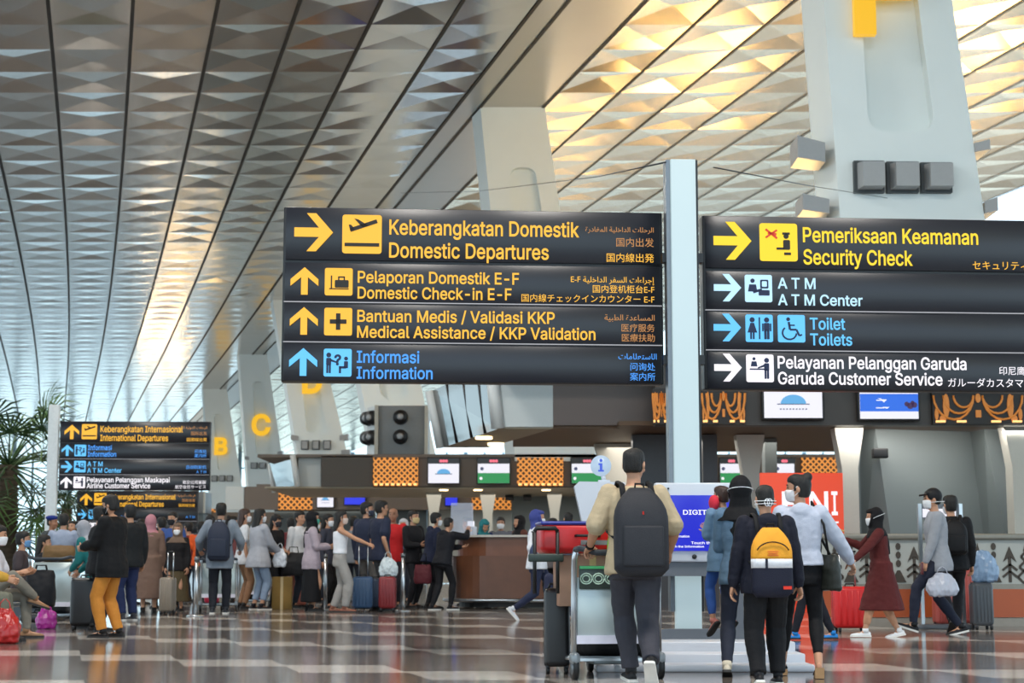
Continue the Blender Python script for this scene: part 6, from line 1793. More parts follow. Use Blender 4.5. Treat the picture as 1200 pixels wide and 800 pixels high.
def backpack(p, label, col, w=.30, h=.46, d=.17, panels=None, on=1.0, mark=None, group=None, straps=True, top=.50):
    """A backpack on someone's back: shell, front pocket, top handle, shoulder straps."""
    root = bpy.data.objects.new('backpack', None)
    root.empty_display_size = .1
    COL.objects.link(root)
    tag(root, label, 'backpack', group)
    c = p.hip + p.up * (top - h / 2) - p.f * (.115 + on * .045 + d / 2)
    r, f, u = dir_of(p, p.r), dir_of(p, p.f), dir_of(p, p.up)
    m = Matrix((r, f, u)).transposed().to_4x4()
    m.translation = world_of(p, c)
    root.matrix_world = m
    root.location = m.translation
    root.rotation_euler = m.to_euler()
    k = p.k
    mat = rgb(col, .6)

    def shell(z0, z1, mt, name, grow=0.0, par=root):
        b = MB()
        R_ = []
        n = 12
        ta, tb = z0 / h + .5, z1 / h + .5
        for t in sorted({ta, tb} | {j / n for j in range(n + 1) if ta < j / n < tb}):
            z = -h / 2 + h * t
            e = (1 - max(0, (t - .62) / .38) ** 2.2 * .62) * (1 - max(0, (.10 - t) / .10) ** 2 * .25)
            dd = (1 - max(0, (t - .55) / .45) ** 2 * .55) * (1 - max(0, (.12 - t) / .12) ** 2 * .3)
            R_.append(ring(V((0, d * (1 - dd) * .45, z)) * k, V((1, 0, 0)), V((0, 1, 0)), (w / 2 * e + grow) * k, d / 2 * dd * k, (d / 2 * dd + grow) * k, 20, 3.2))
        b.rings(R_)
        return b.build(name, mt, par)
    if panels:
        for (t0, t1, pc, nm) in panels:
            shell(-h / 2 + h * t0, -h / 2 + h * t1, rgb(pc, .65), nm)
    else:
        shell(-h / 2, h / 2, mat, 'shell')
        b = MB()
        b.box((0, -d / 2 * k, -h * .17 * k), (w * .74 * k, d * .22 * k, h * .46 * k), bev=.03 * k, seg=3)
        b.build('front_pocket', mat, root)
    b = MB()
    b.tube([(-.035 * k, d * .2 * k, (h / 2 - .015) * k), (-.03 * k, d * .2 * k, (h / 2 + .03) * k), (.03 * k, d * .2 * k, (h / 2 + .03) * k), (.035 * k, d * .2 * k, (h / 2 - .015) * k)], .009 * k, 8)
    b.build('top_handle', rgb((20, 20, 22), .7), root)
    inv = m.inverted()
    if straps:
        for i, sg in ((0, -1), (1, 1)):
            pts = [c + p.r * (sg * w * .28) + p.up * (h * .40) + p.f * d * .4, p.sc + p.r * (sg * .105) - p.f * .085 + p.up * .035, p.sc + p.r * (sg * .115) + p.f * .01 + p.up * .062, p.sc + p.r * (sg * .125) + p.f * .105 - p.up * .02,
                   p.sc + p.r * (sg * .125) + p.f * .145 - p.up * .14, p.hip + p.up * .20 + p.r * (sg * (.155 + .03)) + p.f * .05, p.hip + p.up * .13 + p.r * (sg * .15) - p.f * .13]
            b = MB()
            b.tube([inv @ world_of(p, q) for q in pts], [.022 * k] * len(pts), 8, flat=.45)
            b.build('strap', rgb((24, 24, 27), .7), root)
    if mark:
        mark(root, k, w, h, d)
    return root


# ------------------------------------------------------------------ luggage, trolleys, queue posts
def suitcase(label, at, rz, w, h, d, col, handle=0.0, ribs=True, group=None, tilt=0, stand=True, rough=.4):
    """Upright hard case on four castors; w wide, d deep; handle: how far the pull bar is out."""
    t = thing('suitcase', label, 'suitcase', at, math.radians(rz), group)
    if tilt:
        t.rotation_euler = (math.radians(tilt), 0, math.radians(rz))
    mat = M('case_%02x%02x%02x' % tuple(col), col, rough, var=.05)
    z0 = .055 if stand else 0
    b = MB()
    b.box((0, 0, z0 + h / 2), (w, d, h), bev=min(w, d) * .22, seg=4)
    sh = b.build('shell', mat, t)
    if ribs:
        b = MB()
        n = 5
        for j in range(n):
            x = -w * .34 + w * .68 * j / (n - 1)
            b = MB()
            b.box((x, 0, z0 + h / 2), (w * .07, d + .012, h * .80), bev=.004, seg=1)
            b.build('rib', mat, sh)
    MB().box((0, 0, z0 + h / 2), (w * 1.005, .012, h * 1.002), bev=.004, seg=1).build('zip_band', M('zip', (40, 40, 44), .6), t)
    if stand:
        for sx_ in (-1, 1):
            for sy_ in (-1, 1):
                b = MB()
                b.cyl((sx_ * w * .36 - .012, sy_ * d * .34, .028), (sx_ * w * .36 + .012, sy_ * d * .34, .028), .027, seg=14)
                wh = b.build('castor', m_black, t)
                MB().box((sx_ * w * .36, sy_ * d * .34, .05), (.036, .03, .03), bev=.008, seg=1).build('fork', M('fork grey', (70, 70, 74), .5), wh)
    MB().tube([(-.06, .0, z0 + h), (-.05, 0, z0 + h + .03), (.05, 0, z0 + h + .03), (.06, 0, z0 + h)], .010, 8).build('top_handle', m_black, t)
    if handle:
        for s in (-1, 1):
            MB().tube([(s * w * .22, d * .36, z0 + h - .04), (s * w * .22, d * .36, z0 + h + handle)], .009, 8).build('pull_rod', m_steel, t)
        MB().box((0, d * .36, z0 + h + handle), (w * .52, .028, .026), bev=.01).build('pull_grip', m_black, t)
    return t


def trolley(label, at, rz, group=None, sign=True, w=.62):
    """Airport luggage trolley; local -y is the pusher's side, handle over it."""
    t = thing('luggage_trolley', label, 'luggage trolley', at, math.radians(rz), group)
    hw = w / 2
    for s in (-1, 1):
        MB().tube([(s * hw, .02, .10), (s * hw, .02, .55), (s * hw, -.01, .84), (s * hw, -.06, .915)], .021, 10).build('upright', m_steel, t)
    MB().tube([(-hw, -.06, .915), (-hw * .92, -.12, .925), (-hw * .6, -.18, .895), (hw * .6, -.18, .895), (hw * .92, -.12, .925), (hw, -.06, .915)], .023, 10).build('push_handle', M('grip', (44, 50, 58), .5), t)
    MB().box((0, .03, .49 if sign else .56), (w - .05, .012, .46 if sign else .58), bev=.004, seg=1).build('back_panel', M('trolley panel', (186, 198, 198), .35, .35, var=.05, vs=2), t)
    MB().box((0, .02, .28), (w - .03, .02, .06)).build('white_strip', M('strip', (232, 228, 240), .35), t)
    if sign:
        q = MB().box((0, .015, .72), (w - .08, .03, .165), bev=.004, seg=1).build('batik_board', M('batik board', (52, 66, 60), .45), t)
        b = MB()
        for j in range(6):
            x = -w * .36 + w * .72 * j / 5
            for rr_ in (.042, .026):
                b.tube([(x + rr_ * math.cos(a), -.006, .71 + rr_ * .9 * math.sin(a)) for a in [2 * PI * i / 12 for i in range(13)]], .005, 5)
        b.build('batik_motif', M('batik motif', (186, 214, 196), .5), q)
        MB().box((0, -.004, .79), (w - .08, .012, .02)).build('green_edge', M('batik green', (70, 170, 110), .5), q)
    for s in (-1, 1):
        MB().tube([(s * hw * .96, .0, .16), (s * hw * .9, .45, .13), (s * hw * .45, 1.0, .12)], .016, 8).build('base_rail', m_steel, t)
    for y in (.12, .4, .7):
        MB().box((0, y, .135), (w * (1 - .45 * y), .05, .02)).build('base_slat', m_steel, t)
    MB().tube([(-hw * .45, 1.0, .12), (-hw * .4, 1.03, .26), (hw * .4, 1.03, .26), (hw * .45, 1.0, .12)], .014, 8).build('front_guard', m_steel, t)
    MB().box((0, .35, .115), (.3, .5, .03), bev=.006).build('base_plate', M('base plate', (90, 96, 98), .4, .6), t)
    for s in (-1, 1):
        b = MB()
        b.cyl((s * hw - .018, 0, .085), (s * hw + .018, 0, .085), .085, seg=22)
        wl = b.build('wheel', m_black, t)
        MB().cyl((s * hw - .021, 0, .085), (s * hw + .021, 0, .085), .05, seg=18).build('hub', M('hub', (120, 124, 128), .4, .5), wl)
        MB().box((s * hw, .0, .15), (.06, .16, .09), bev=.03, seg=3).build('wheel_guard', M('guard', (140, 146, 150), .4, .4), t)
    b = MB().cyl((-.016, .96, .07), (.016, .96, .07), .07, seg=20)
    b.build('wheel', m_black, t)
    return t


def queue_post(label, x, fy, ytop, group='steel queue posts'):
    g = G(x, fy)
    h = P(x, ytop, g.y).z
    t = thing('queue_post', label, 'queue post', g, 0, group)
    MB().cyl((0, 0, 0), (0, 0, .025), .15, .13, 24).build('base', m_steel, t)
    MB().cyl((0, 0, .02), (0, 0, h - .06), .034, seg=14).build('pole', m_steel, t)
    MB().cyl((0, 0, h - .07), (0, 0, h), .042, .038, 14).build('cap', M('post cap', (120, 124, 128), .35, .8), t)
    return t


def soft_bag(name, label, cat, at, rz, w, d, h, col, squash=.8, group=None, handles=True, rough=.6, hh=.10):
    """Soft bag with gathered top and two handles."""
    t = thing(name, label, cat, at, math.radians(rz), group)
    b = MB()
    plastic = name == 'carrier_bag'
    prof = ((0, .62, .6), (.05, .84, .85), (.25, 1, 1), (.5, .98, .9), (.72, .82, .62), (.88, .55, .36), (1, .42, .28)) if plastic else ((0, .82, .8), (.06, .96, .95), (.3, 1, 1), (.6, .97, .92), (.85, .9, squash * .7), (1, .84, squash * .35))
    b.rings([ring(V((0, 0, z * h)), V((1, 0, 0)), V((0, 1, 0)), w / 2 * kx_, d / 2 * ky_, None, 22, 2.6 if plastic else 3) for z, kx_, ky_ in prof])
    if plastic:
        mt_ = M('plastic_%02x%02x%02x' % tuple(col), col, .22, var=.1, bump=.8, bs=22, alpha=.82 if handles and rough < .28 else 1.0)
        o = link_mesh('shell', remesh(b, max(.007, w / 45), 1, .022, (13, 13, 7), int(w * 991) % 17), mt_, t)
        if handles:
            for s in (-1, 1):
                MB().tube([(s * w * .18, 0, h * .90), (s * w * .13, s * .015, h + hh * .6), (s * w * .02, s * .01, h + hh)], .009, 6, flat=.6).build('handle', mt_, t)
        return t
    o = link_mesh('shell', remesh(b, max(.008, w / 30), 2, .012, (7, 7, 7), int(w * 991) % 17), rgb(col, rough), t)
    if handles:
        for s in (-1, 1):
            MB().tube([(-w * .2, s * d * .1, h * .93), (-w * .15, s * d * .12, h + hh), (w * .15, s * d * .12, h + hh), (w * .2, s * d * .1, h * .93)], .010, 6).build('handle', rgb((30, 30, 32), .7), t)
    return t


def box_carton(label, at, rz, w, d, h, col=(176, 138, 96)):
    t = thing('carton', label, 'box', at, math.radians(rz))
    MB().box((0, 0, h / 2), (w, d, h), bev=.006, seg=1).build('box', M('card_%02x%02x%02x' % col, col, .8, var=.08), t)
    MB().box((0, 0, h * .5), (.05, d + .004, h + .004)).build('tape', M('tape', (206, 180, 130), .3), t)
    return t

# ------------------------------------------------------------------ the people of the photograph
def who(label, px, d, hy, yaw, group=None, z=0.0, **s):
    """A person standing at depth d under pixel column px, top of the head at row hy."""
    at = P(px, 600, d)
    top = P(px, hy, d).z - z
    H = s.pop('H', None)
    ratio = s.pop('tall', 1.0) * (1.75 + min(0, s.get('hip', (0, 0, .93))[2] - .93)) / 1.75
    if H is None:
        H = top / ratio / (1.02 if s.get('hijab') else 1.008)
    at.z = z
    k = H / 1.75
    inv = (Matrix.Translation(at) @ Matrix.Rotation(math.radians(yaw), 4, 'Z')).inverted()

    def cv(q):
        if q is not None and q[0] == 'px':
            return (inv @ P(q[1], q[2], q[3])) / k
        return q
    if 'hands' in s:
        s['hands'] = tuple(cv(q) for q in s['hands'])
    if 'feet' in s:
        s['feet'] = tuple(tuple(cv(q)) for q in s['feet'])
    s.setdefault('voxel', .0075 if d < 15 else .011 if d < 24 else .015)
    s.setdefault('wrinkle', .005)
    return person(label, at, H, yaw, s, group)


WALK_L = dict(feet=((-.09, .26, .09), (.09, -.30, .15)), footpitch=(-6, 38), hip=(0, -.02, .905))
WALK_R = dict(feet=((-.09, -.30, .15), (.09, .26, .09)), footpitch=(38, -6), hip=(0, -.02, .905))
BLK, NAVY, DKB = (22, 21, 23), (24, 28, 44), (40, 44, 54)
TROU = lambda c: ('trousers', c)

# --- near group by the trolley and the kiosk
man = who('man in beige tee with black backpack pushing a luggage trolley', 746, 11.95, 522, 3, hair='crew', stout=1.13, hyaw=-28, lean=3, twist=4,
          top=('tee', (186, 168, 138)), toff=.030, tz=-.115, sleeve=('u', .86), bottom=TROU((62, 62, 70)), loose=1.22, feet=((-.03, .20, .088), (.05, -.34, .17)), footpitch=(-4, 46), footyaw=(6, -14), hip=(-.02, -.02, .90),
          hands=(('px', 691, 641, 12.10), (.27, .20, .95)), elbow=((-.35, -1, -.5), (.5, -1, -.2)), hand_dir=((-.05, .9, -.38), None), curl=(58, 40), thumb=((.9, .3, .3), (-.35, 1, .1)),
          shoes=((34, 34, 36), 'white'), glasses=True, eyes=True)


def red_tick(root, k, w, h, d):
    MB().box((0, -d / 2 * k - .004, h * .20 * k), (.012 * k, .004, .022 * k)).build('red_label', rgb((170, 40, 34)), root)


backpack(man, 'large plain black backpack worn by the man in the beige tee', (46, 47, 52), w=.40, h=.64, d=.18, mark=red_tick, top=.50, on=1.1)
wb = MB()
c = man.elb[0].lerp(man.hand[0], .90)
dd = (man.hand[0] - man.elb[0]).normalized()
wb.tube([(c - dd * .012) * man.k, (c + dd * .012) * man.k], .034 * man.k, 14)
wb.build('wrist_band', rgb((28, 24, 24)), man.body)

boy = who('boy with yellow, white and navy backpack in a navy hoodie and black sweatpants', 897, 11.75, 566, 2, hair='crew', stout=1.12, hyaw=4,
          top=('hoodie', (27, 29, 42)), toff=.042, tz=-.13, bottom=TROU((24, 24, 27)), loose=1.35, feet=((-.115, -.16, .10), (.10, .10, .088)), footpitch=(18, 0), hip=(0, 0, .92),
          hands=((-.30, .0, .86), (.295, .05, .86)), mask='w', curl=(30, 34), shoes=((24, 24, 28), 'white'), eyes=False, strap=((-.02, -.02), (-.05, -.045)))
bw = MB()
p_ = boy
for q in (-1, 1):
    bw.tube([p_.head + p_.hr * (q * .012 + .022 * math.cos(t)) - p_.hf * .126 + p_.hu * (-.035 + .032 * math.sin(t)) for t in [2 * PI * j / 12 for j in range(13)]], .0045, 6)
for v in bw.bm.verts:
    v.co *= p_.k
bw.build('mask_knot', M_MASKW, p_.body)


def yellow_marks(root, k, w, h, d):
    b = MB()
    b.tube([(w * .40 * math.cos(t) * k, -d * .5 * k, (h * .12 + h * .17 * math.sin(t)) * k) for t in [PI * .1 + PI * .8 * j / 12 for j in range(13)]], .006 * k, 6)
    b.build('zip', rgb((40, 34, 30)), root)
    MB().box((w * .33 * k, -d * .5 * k - .004, -h * .36 * k), (w * .2 * k, .006, h * .045 * k)).build('red_label', rgb((224, 62, 48)), root)
    b = MB()
    for j in range(3):
        b.box((0, -d * .5 * k - .003, (h * .10 + j * .016) * k), (w * (.26 - .05 * (j == 1)) * k, .004, .007 * k))
    b.build('logo_stripes', rgb((226, 110, 60)), root)
    MB().box((-w * .16 * k, -d * .5 * k - .003, -h * .015 * k), (.02 * k, .006, h * .13 * k)).build('strap_loop', rgb((40, 42, 56)), root)


backpack(boy, 'yellow, white and navy backpack worn by the boy', (28, 30, 46), w=.36, h=.60, d=.15, panels=((0, .42, (30, 32, 48), 'navy_panel'), (.42, .55, (232, 232, 236), 'white_panel'), (.55, 1, (232, 160, 48), 'yellow_panel')), mark=yellow_marks, top=.44, on=1.3)

lady = who('woman with black hair bun in pale grey hoodie looking sideways at the red banner', 938, 12.6, 550, -6, fem=True, hair='bun', hyaw=82, tall=1.03, side=0,
           top=('hoodie', (186, 192, 208)), toff=.042, tz=.02, bottom=('cropped', (20, 20, 23)), feet=((-.17, .26, .13), (.12, -.14, .13)), footpitch=(0, 22), hip=(0, 0, .95), loose=.95,
           hands=((-.30, .12, .90), ('px', 1001, 664, 12.75)), elbow=((-.5, -1, -.2), (.7, -.9, -.1)), hand_dir=(None, (.35, .45, -.8)), shoes=((30, 28, 30), None, 'bare'), eyes=True, mask=(226, 222, 224), curl=(28, 45))
# wedge sandals
for i in (0, 1):
    A = lady.ank[i]
    pit = math.radians((0, 22)[i])
    f, u = V((0, math.cos(pit), -math.sin(pit))), V((0, math.sin(pit), math.cos(pit)))
    q = lambda y, z: (A + f * y + u * z) * lady.k
    zf = lambda y: (.02 - .0 * y)
    b = MB()
    hw = .040 * lady.k
    base = .0
    prof = [q(-.085, -.072), q(-.03, -.074), q(.06, -.080), q(.19, -.078)]
    rr_ = []
    for n_, t in enumerate(prof):
        g = V((t.x, t.y, max(.004, min(t.z - .02, .004 + (0 if i else .0)))))
        rr_.append([t + V((-hw, 0, 0)), t + V((hw, 0, 0)), g + V((hw * .95, 0, 0)), g + V((-hw * .95, 0, 0))])
    b.rings(rr_, smooth=False)
    sh = b.build('wedge_sandal', rgb((178, 140, 100), .7), lady.body)
    MB().tube([q(.09, -.078) + V((-hw, 0, 0)), q(.09, -.03) + V((-hw * .5, 0, 0)), q(.09, -.022) + V((hw * .5, 0, 0)), q(.09, -.078) + V((hw, 0, 0))], .010, 8).build('sandal_strap', rgb((34, 30, 30)), sh)

hb_at = world_of(lady, lady.hip + lady.r * .235 - lady.f * .02 - lady.up * .03)
bag = soft_bag('handbag', 'dark olive handbag hanging at the hip of the woman in the pale grey hoodie', 'handbag', hb_at - V((0, 0, .14)), -60, .22, .12, .26, (44, 46, 42), handles=False, rough=.35)
inv = bag.matrix_basis.inverted() if False else (Matrix.Translation(bag.location) @ Euler(bag.rotation_euler).to_matrix().to_4x4()).inverted()
pts = [hb_at + V((0, 0, .12)), world_of(lady, lady.sh[1] + lady.r * .03 - lady.f * .09 - lady.up * .1), world_of(lady, lady.sc + lady.r * .10 + lady.up * .075), world_of(lady, lady.sc + lady.r * .12 + lady.f * .14 - lady.up * .12), hb_at + V((.03, .1, .12))]
MB().tube([inv @ q for q in pts], .010, 8).build('strap', rgb((36, 34, 34), .5), bag)

mum = who('woman in black headscarf and denim jacket carrying a child beside the boy', 868, 12.72, 554, -8, fem=True, hijab=(20, 20, 23), drape=.225, longdrape=True, hyaw=6, top=('jacket', (92, 118, 142)), toff=.03,
          bottom=TROU((44, 48, 62)), feet=((-.14, -.12, .10), (.10, .14, .088)), footpitch=(20, 0), mask='w', strap=((-.02, .03),), eyes=False,
          hands=((-.16, .30, 1.02), (.06, .30, 1.10)), elbow=((-.3, -.8, -.8), (.8, .2, -.4)), shoes=((206, 196, 176), None))
child = who('small child in washed denim carried at the side of the woman in the black headscarf', 847, 12.88, 568, 28, z=P(847, 736, 12.88).z, fem=True, hair='short', haircol=HAIRB, hyaw=14, top=('shirt', (108, 138, 166)), tz=-.24, toff=.032, flare=.03,
            bottom=('cropped', (62, 100, 176)), feet=((-.10, .10, .085), (.08, -.02, .085)), footpitch=(40, 40), hands=((-.06, .30, 1.22), (.16, .26, 1.12)), elbow=((-.3, -.2, -1), (.3, -.3, -1)), shoes=((190, 120, 110), None), eyes=True)
capo = MB()
capo.ell((child.head - child.hr * .11 + child.hf * .03 - child.hu * .085) * child.k, (.036, .05, .06))
o = capo.build('red_cloth', rgb((216, 52, 70)), child.body)

kid = who('child in navy trousers mostly hidden behind the black suitcase of the near trolley', 655, 14.4, 650, 20, hair='short', top=('tee', (40, 44, 66)), bottom=TROU((34, 42, 74)), **WALK_R, shoes=((150, 160, 150), 'white'))
blue = who('person in black with bright blue shoe covers, mostly hidden behind the pale grey hoodie', 950, 18.9, 598, 88, top=('jacket', (30, 30, 36)), bottom=TROU((30, 30, 38)), feet=((-.08, .27, .088), (.08, -.27, .088)), shoes=((40, 130, 205), None), hair='short', mask='w')

# --- by the patterned rail
maroon = who('woman in maroon dress and black headscarf pushing the bright red suitcase', 1031, 19.6, 592, 88, fem=True, hijab=(22, 21, 24), longdrape=True, drape=.20, top=('dress', (88, 34, 34)), toff=.03, hem=.36, bottom=('cropped', (192, 142, 112)),
             feet=((-.08, .26, .09), (.08, -.22, .095)), footpitch=(0, 12), hands=(('px', 1001, 656, 19.3), ('px', 990, 632, 19.9)), elbow=((-.5, -.6, -1), (.5, -.6, -1)), mask='w', strap=((-.04, .05),), shoes=((228, 228, 230), 'white'), lean=6, curl=(50, 40))
grey = who('man in grey jacket and black cap walking past the patterned rail', 1098, 20.3, 571, 86, cap=(28, 28, 32), hair='crew', mask='w', strap=((-.04, -.03),), top=('jacket', (152, 156, 164)), tz=-.16, toff=.028, bottom=TROU((38, 42, 58)), lean=3,
           feet=((-.07, .33, .13), (.07, -.24, .10)), footpitch=(-18, 14), hip=(0, .0, .90), hands=(('px', 1083, 664, 20.1), None), elbow=((-.6, -1, -.1), (.5, -1, -.2)), shoes=((26, 26, 30), 'white'), curl=(70, 40))
MB().box((0, 0, 0), (.02, .09, .14), bev=.008).build('x', m_black)
ph = bpy.data.objects['x']
ph.name = 'phone'
ph.location = world_of(grey, grey.hand[0] + V((-.03, .05, -.08)))
tag(ph, 'dark red phone held by the man in the grey jacket', 'phone')
ph.data.materials[0] = M('phone red', (96, 30, 34), .3)
blackp = who('person in black with a black backpack walking away behind the grey jacket man', 1114, 21.2, 579, -4, top=('jacket', (26, 26, 29)), bottom=TROU((32, 32, 36)), hair='short', mask='w', eyes=False, hyaw=20, **WALK_R)
backpack(blackp, 'black rucksack on the person behind the man in the grey jacket', (24, 24, 27), w=.30, h=.44)
cb_at = world_of(grey, grey.hand[0] + V((.0, -.02, -.12)))
cl = soft_bag('carrier_bag', 'crinkled clear plastic bag hanging from the hand of the man in the grey jacket', 'bag', cb_at + V((.16, -.03, -.28)), 8, .40, .16, .27, (196, 200, 214), rough=.25, hh=.07)
suitcase('bright red suitcase pushed by the woman in the maroon dress', G(997, 741), 4, .43, .50, .26, (214, 34, 36), handle=.42, ribs=True)
suitcase('salmon red tall suitcase behind the walking man in the grey jacket', G(1126, 735), 8, .30, .72, .28, (184, 80, 70), handle=0)
suitcase('salmon red small suitcase between the legs of the man in the grey jacket', G(1105, 736), 8, .22, .46, .22, (190, 88, 78), handle=0)
suitcase('dark grey suitcase with raised bar at the orange base of the rail', G(1151, 738), 4, .26, .54, .24, (72, 76, 82), handle=.34)
bb = G(1151, 738)
soft_bag('carrier_bag', 'pale blue plastic bag resting on top of the dark grey suitcase', 'bag', (bb.x + .05, bb.y, .597), 0, .36, .22, .40, (130, 156, 186), handles=False, rough=.3)

# --- queue at the information counter
tank = who('woman in white tank top and wide grey trousers holding the suitcase handle', 399, 30.2, 597, -84, fem=True, hair='long', hairlen=.16, top=('tank', (232, 234, 240)), bottom=TROU((160, 156, 152)), loose=1.3, waist=.16, hands=(None, ('px', 437, 640, 30.0)), elbow=((-.5, -1, -.2), (.4, -1, -.6)),
           feet=((-.09, -.10, .085), (.09, .10, .085)), shoes=((150, 96, 78), None), mask=(220, 200, 190), curl=(30, 60))
suitcase('blue suitcase held by the woman in the white tank top', G(425, 716), 3, .36, .56, .25, (62, 92, 128), handle=.55, ribs=True)
suitcase('dark blue suitcase squeezed between the blue and the wine red one', G(441, 715.2), 3, .20, .52, .24, (44, 60, 84))
suitcase('wine red suitcase standing under a plastic bag', G(454, 716.5), -4, .30, .56, .25, (132, 38, 42))
tall1 = who('tall man in navy tee facing the counter, one arm hanging with a plastic bag', 446, 31.2, 585, -55, hair='short', top=('tee', (40, 46, 66)), toff=.03, bottom=TROU((90, 88, 88)), hands=(None, ('px', 455, 648, 31.0)), hyaw=-15)
plb = P(453, 676, 30.6)
soft_bag('carrier_bag', 'white and teal plastic bag over the wine red suitcase', 'bag', (plb.x, 30.95, plb.z + .01), 0, .36, .12, .34, (206, 218, 222), rough=.3)
tall2 = who('tall man in navy shirt standing behind the woman in the tank top', 429, 32.4, 587, -40, hair='short', top=('shirt', (44, 50, 70)), toff=.03, bottom=TROU((110, 106, 102)), hyaw=-50, mask=(60, 64, 80))
who('bald man in red shirt facing out of the queue', 461, 34.2, 594, 172, hair='bald', skin=SKIN2, top=('tee', (204, 40, 44)), toff=.03, bottom=TROU((50, 50, 58)))
who('man in black jacket with a yellowish face mask in the queue', 484, 33.2, 597, -128, hair='short', top=('jacket', (30, 30, 34)), bottom=TROU((30, 31, 36)), mask=(214, 190, 140), hands=((-.1, .3, 1.15), (.12, .28, 1.12)))
hoodn = who('person in navy jacket with a maroon bag next in line at the counter', 505, 32.5, 599, -70, hair='short', top=('hoodie', (32, 38, 60)), bottom=TROU((26, 27, 32)), mask='w', lean=8)
mb_at = world_of(hoodn, hoodn.hand[1] + V((0, 0, -.1)))
soft_bag('tote_bag', 'maroon tote bag hanging beside the person in the navy jacket', 'bag', (P(496, 600, 32.1).x, 32.1, P(496, 684, 32.1).z), 0, .34, .14, .36, (92, 36, 44), hh=.2)
who('person in black hoodie leaning an arm on the end of the wooden counter', 519, 31.7, 604, -48, hair='crew', top=('hoodie', (28, 29, 35)), bottom=TROU((26, 26, 30)), lean=12, hands=((.05, .42, 1.18), ('px', 548, 622, 32.0)), elbow=((-.6, .2, -1), (.8, -.2, -.6)), feet=((-.10, -.16, .085), (.10, .12, .085)), shoes=((30, 30, 34), 'white'), eyes=False)
STAFF = 'counter staff behind the wooden counter'
who('counter staff in teal headscarf and dark blue jacket looking down', 566, 34.9, 606, -150, fem=True, hijab=(40, 116, 122), top=('jacket', (40, 50, 110)), hpitch=25, bottom=TROU(NAVY))
who('counter staff man in white mask facing out between two headscarves', 587, 35.6, 605, 176, hair='short', mask='w', top=('jacket', (96, 100, 110)), bottom=TROU(NAVY))
who('counter staff in black headscarf and brown jacket turned to her colleague', 609, 34.8, 602, 120, fem=True, hijab=(24, 23, 26), longdrape=True, top=('jacket', (96, 58, 48)), bottom=TROU(BLK))
who('dark haired person behind the acrylic shield of the counter', 549, 35.2, 606, 100, hair='short', top=('shirt', (48, 50, 66)), bottom=TROU(BLK))
who('short haired man visible above the near red suitcase', 666, 31.2, 599, 10, hair='crew', top=('tee', (70, 76, 90)), bottom=TROU(BLK), eyes=False)
who('dark haired shorter person next to the short haired man above the red suitcase', 648, 31.4, 606, 30, hair='short', top=('tee', (96, 90, 90)), bottom=TROU(BLK), eyes=False)
walker = who('woman in blue headscarf and white jacket striding past the counter', 629, 25.6, 595, -92, fem=True, hijab=(62, 72, 138), drape=.19, top=('jacket', (224, 226, 232)), toff=.045, tz=-.10, bottom=TROU((40, 46, 70)), mask='w',
             feet=((-.08, .32, .09), (.08, -.36, .18)), footpitch=(-8, 48), hip=(0, 0, .89), shoes=((214, 216, 222), 'white'), hands=((-.1, .30, 1.12), (.16, .12, 1.02)), elbow=((-.6, -.8, -.5), (.8, -1, -.3)))
soft_bag('shoulder_bag', 'navy and white shoulder bag on the woman in the blue headscarf', 'bag', world_of(walker, walker.hip + walker.r * .26 - walker.f * .05 + walker.up * .04), -85, .30, .12, .26, (58, 70, 104), hh=.16)

# --- left of the counter
who('woman in lilac jacket and black headscarf looking at her phone', 366, 31.0, 597, -78, fem=True, hijab=(24, 24, 28), longdrape=True, top=('jacket', (176, 162, 172)), tz=-.20, toff=.04, bottom=('skirt', (22, 22, 25)), mask=(90, 180, 160), hands=((-.06, .30, 1.15), (.10, .30, 1.12)), elbow=((-.6, -.8, -.8), (.6, -.8, -.8)))
who('man in white shirt behind the lilac jacket woman', 351, 33.2, 598, -130, hair='short', top=('shirt', (214, 214, 216)), bottom=TROU(DKB))
who('woman with dark hair and white mask between lilac jacket and white tank top', 384, 33.0, 601, -110, fem=True, hair='long', mask='w', top=('shirt', (60, 62, 74)), bottom=TROU(BLK))
jeans = who('woman with long black hair in grey shirt and pale blue jeans', 304, 31.8, 595, -52, fem=True, hair='long', hairlen=.26, top=('shirt', (172, 174, 182)), toff=.045, tz=-.20, flare=.05, bottom=('cropped', (138, 156, 180)), loose=1.1, hands=((-.06, .34, 1.02), (.12, .34, 1.0)), shoes=((36, 34, 38), 'white'), elbow=((-.6, -.8, -.6), (.6, -.8, -.6)), eyes=True, mask='w')
capm = who('person in black with a dark cap beside the woman in pale jeans', 323, 32.8, 602, -120, cap=(40, 40, 44), hair='long', fem=True, top=('tee', (30, 28, 30)), bottom=TROU((26, 26, 29)), mask=(50, 50, 56), hands=((-.05, .25, 1.05), (.2, .2, .95)))
soft_bag('carrier_bag', 'white plastic bag held between the pale jeans woman and the dark cap', 'bag', (P(329, 600, 31.9).x, 31.9, P(329, 664, 31.9).z), 0, .26, .12, .34, (206, 210, 218), rough=.3)
packm = who('man with tall navy rucksack standing at a trolley in the queue', 259, 29.2, 588, 4, hair='short', top=('shirt', (126, 136, 148)), toff=.045, tz=-.22, bottom=TROU((34, 36, 44)), loose=1.15, hands=((-.34, .22, 1.02), (.30, .24, 1.02)), shoes=((50, 52, 58), 'white'), eyes=False)
backpack(packm, 'tall navy rucksack on the man with the trolley', (44, 50, 66), w=.36, h=.62, d=.20, top=.52)
who('woman with brown hair in white tee beside the navy rucksack', 286, 32.4, 595, -70, fem=True, hair='long', haircol=HAIRB, top=('tee', (218, 220, 224)), tz=-.16, bottom=TROU((150, 112, 84)), mask='w')
who('man in orange shirt seen from behind at the far queue', 236, 38, 607, 4, hair='short', top=('tee', (232, 96, 44)), bottom=TROU(DKB), eyes=False, H=1.78)
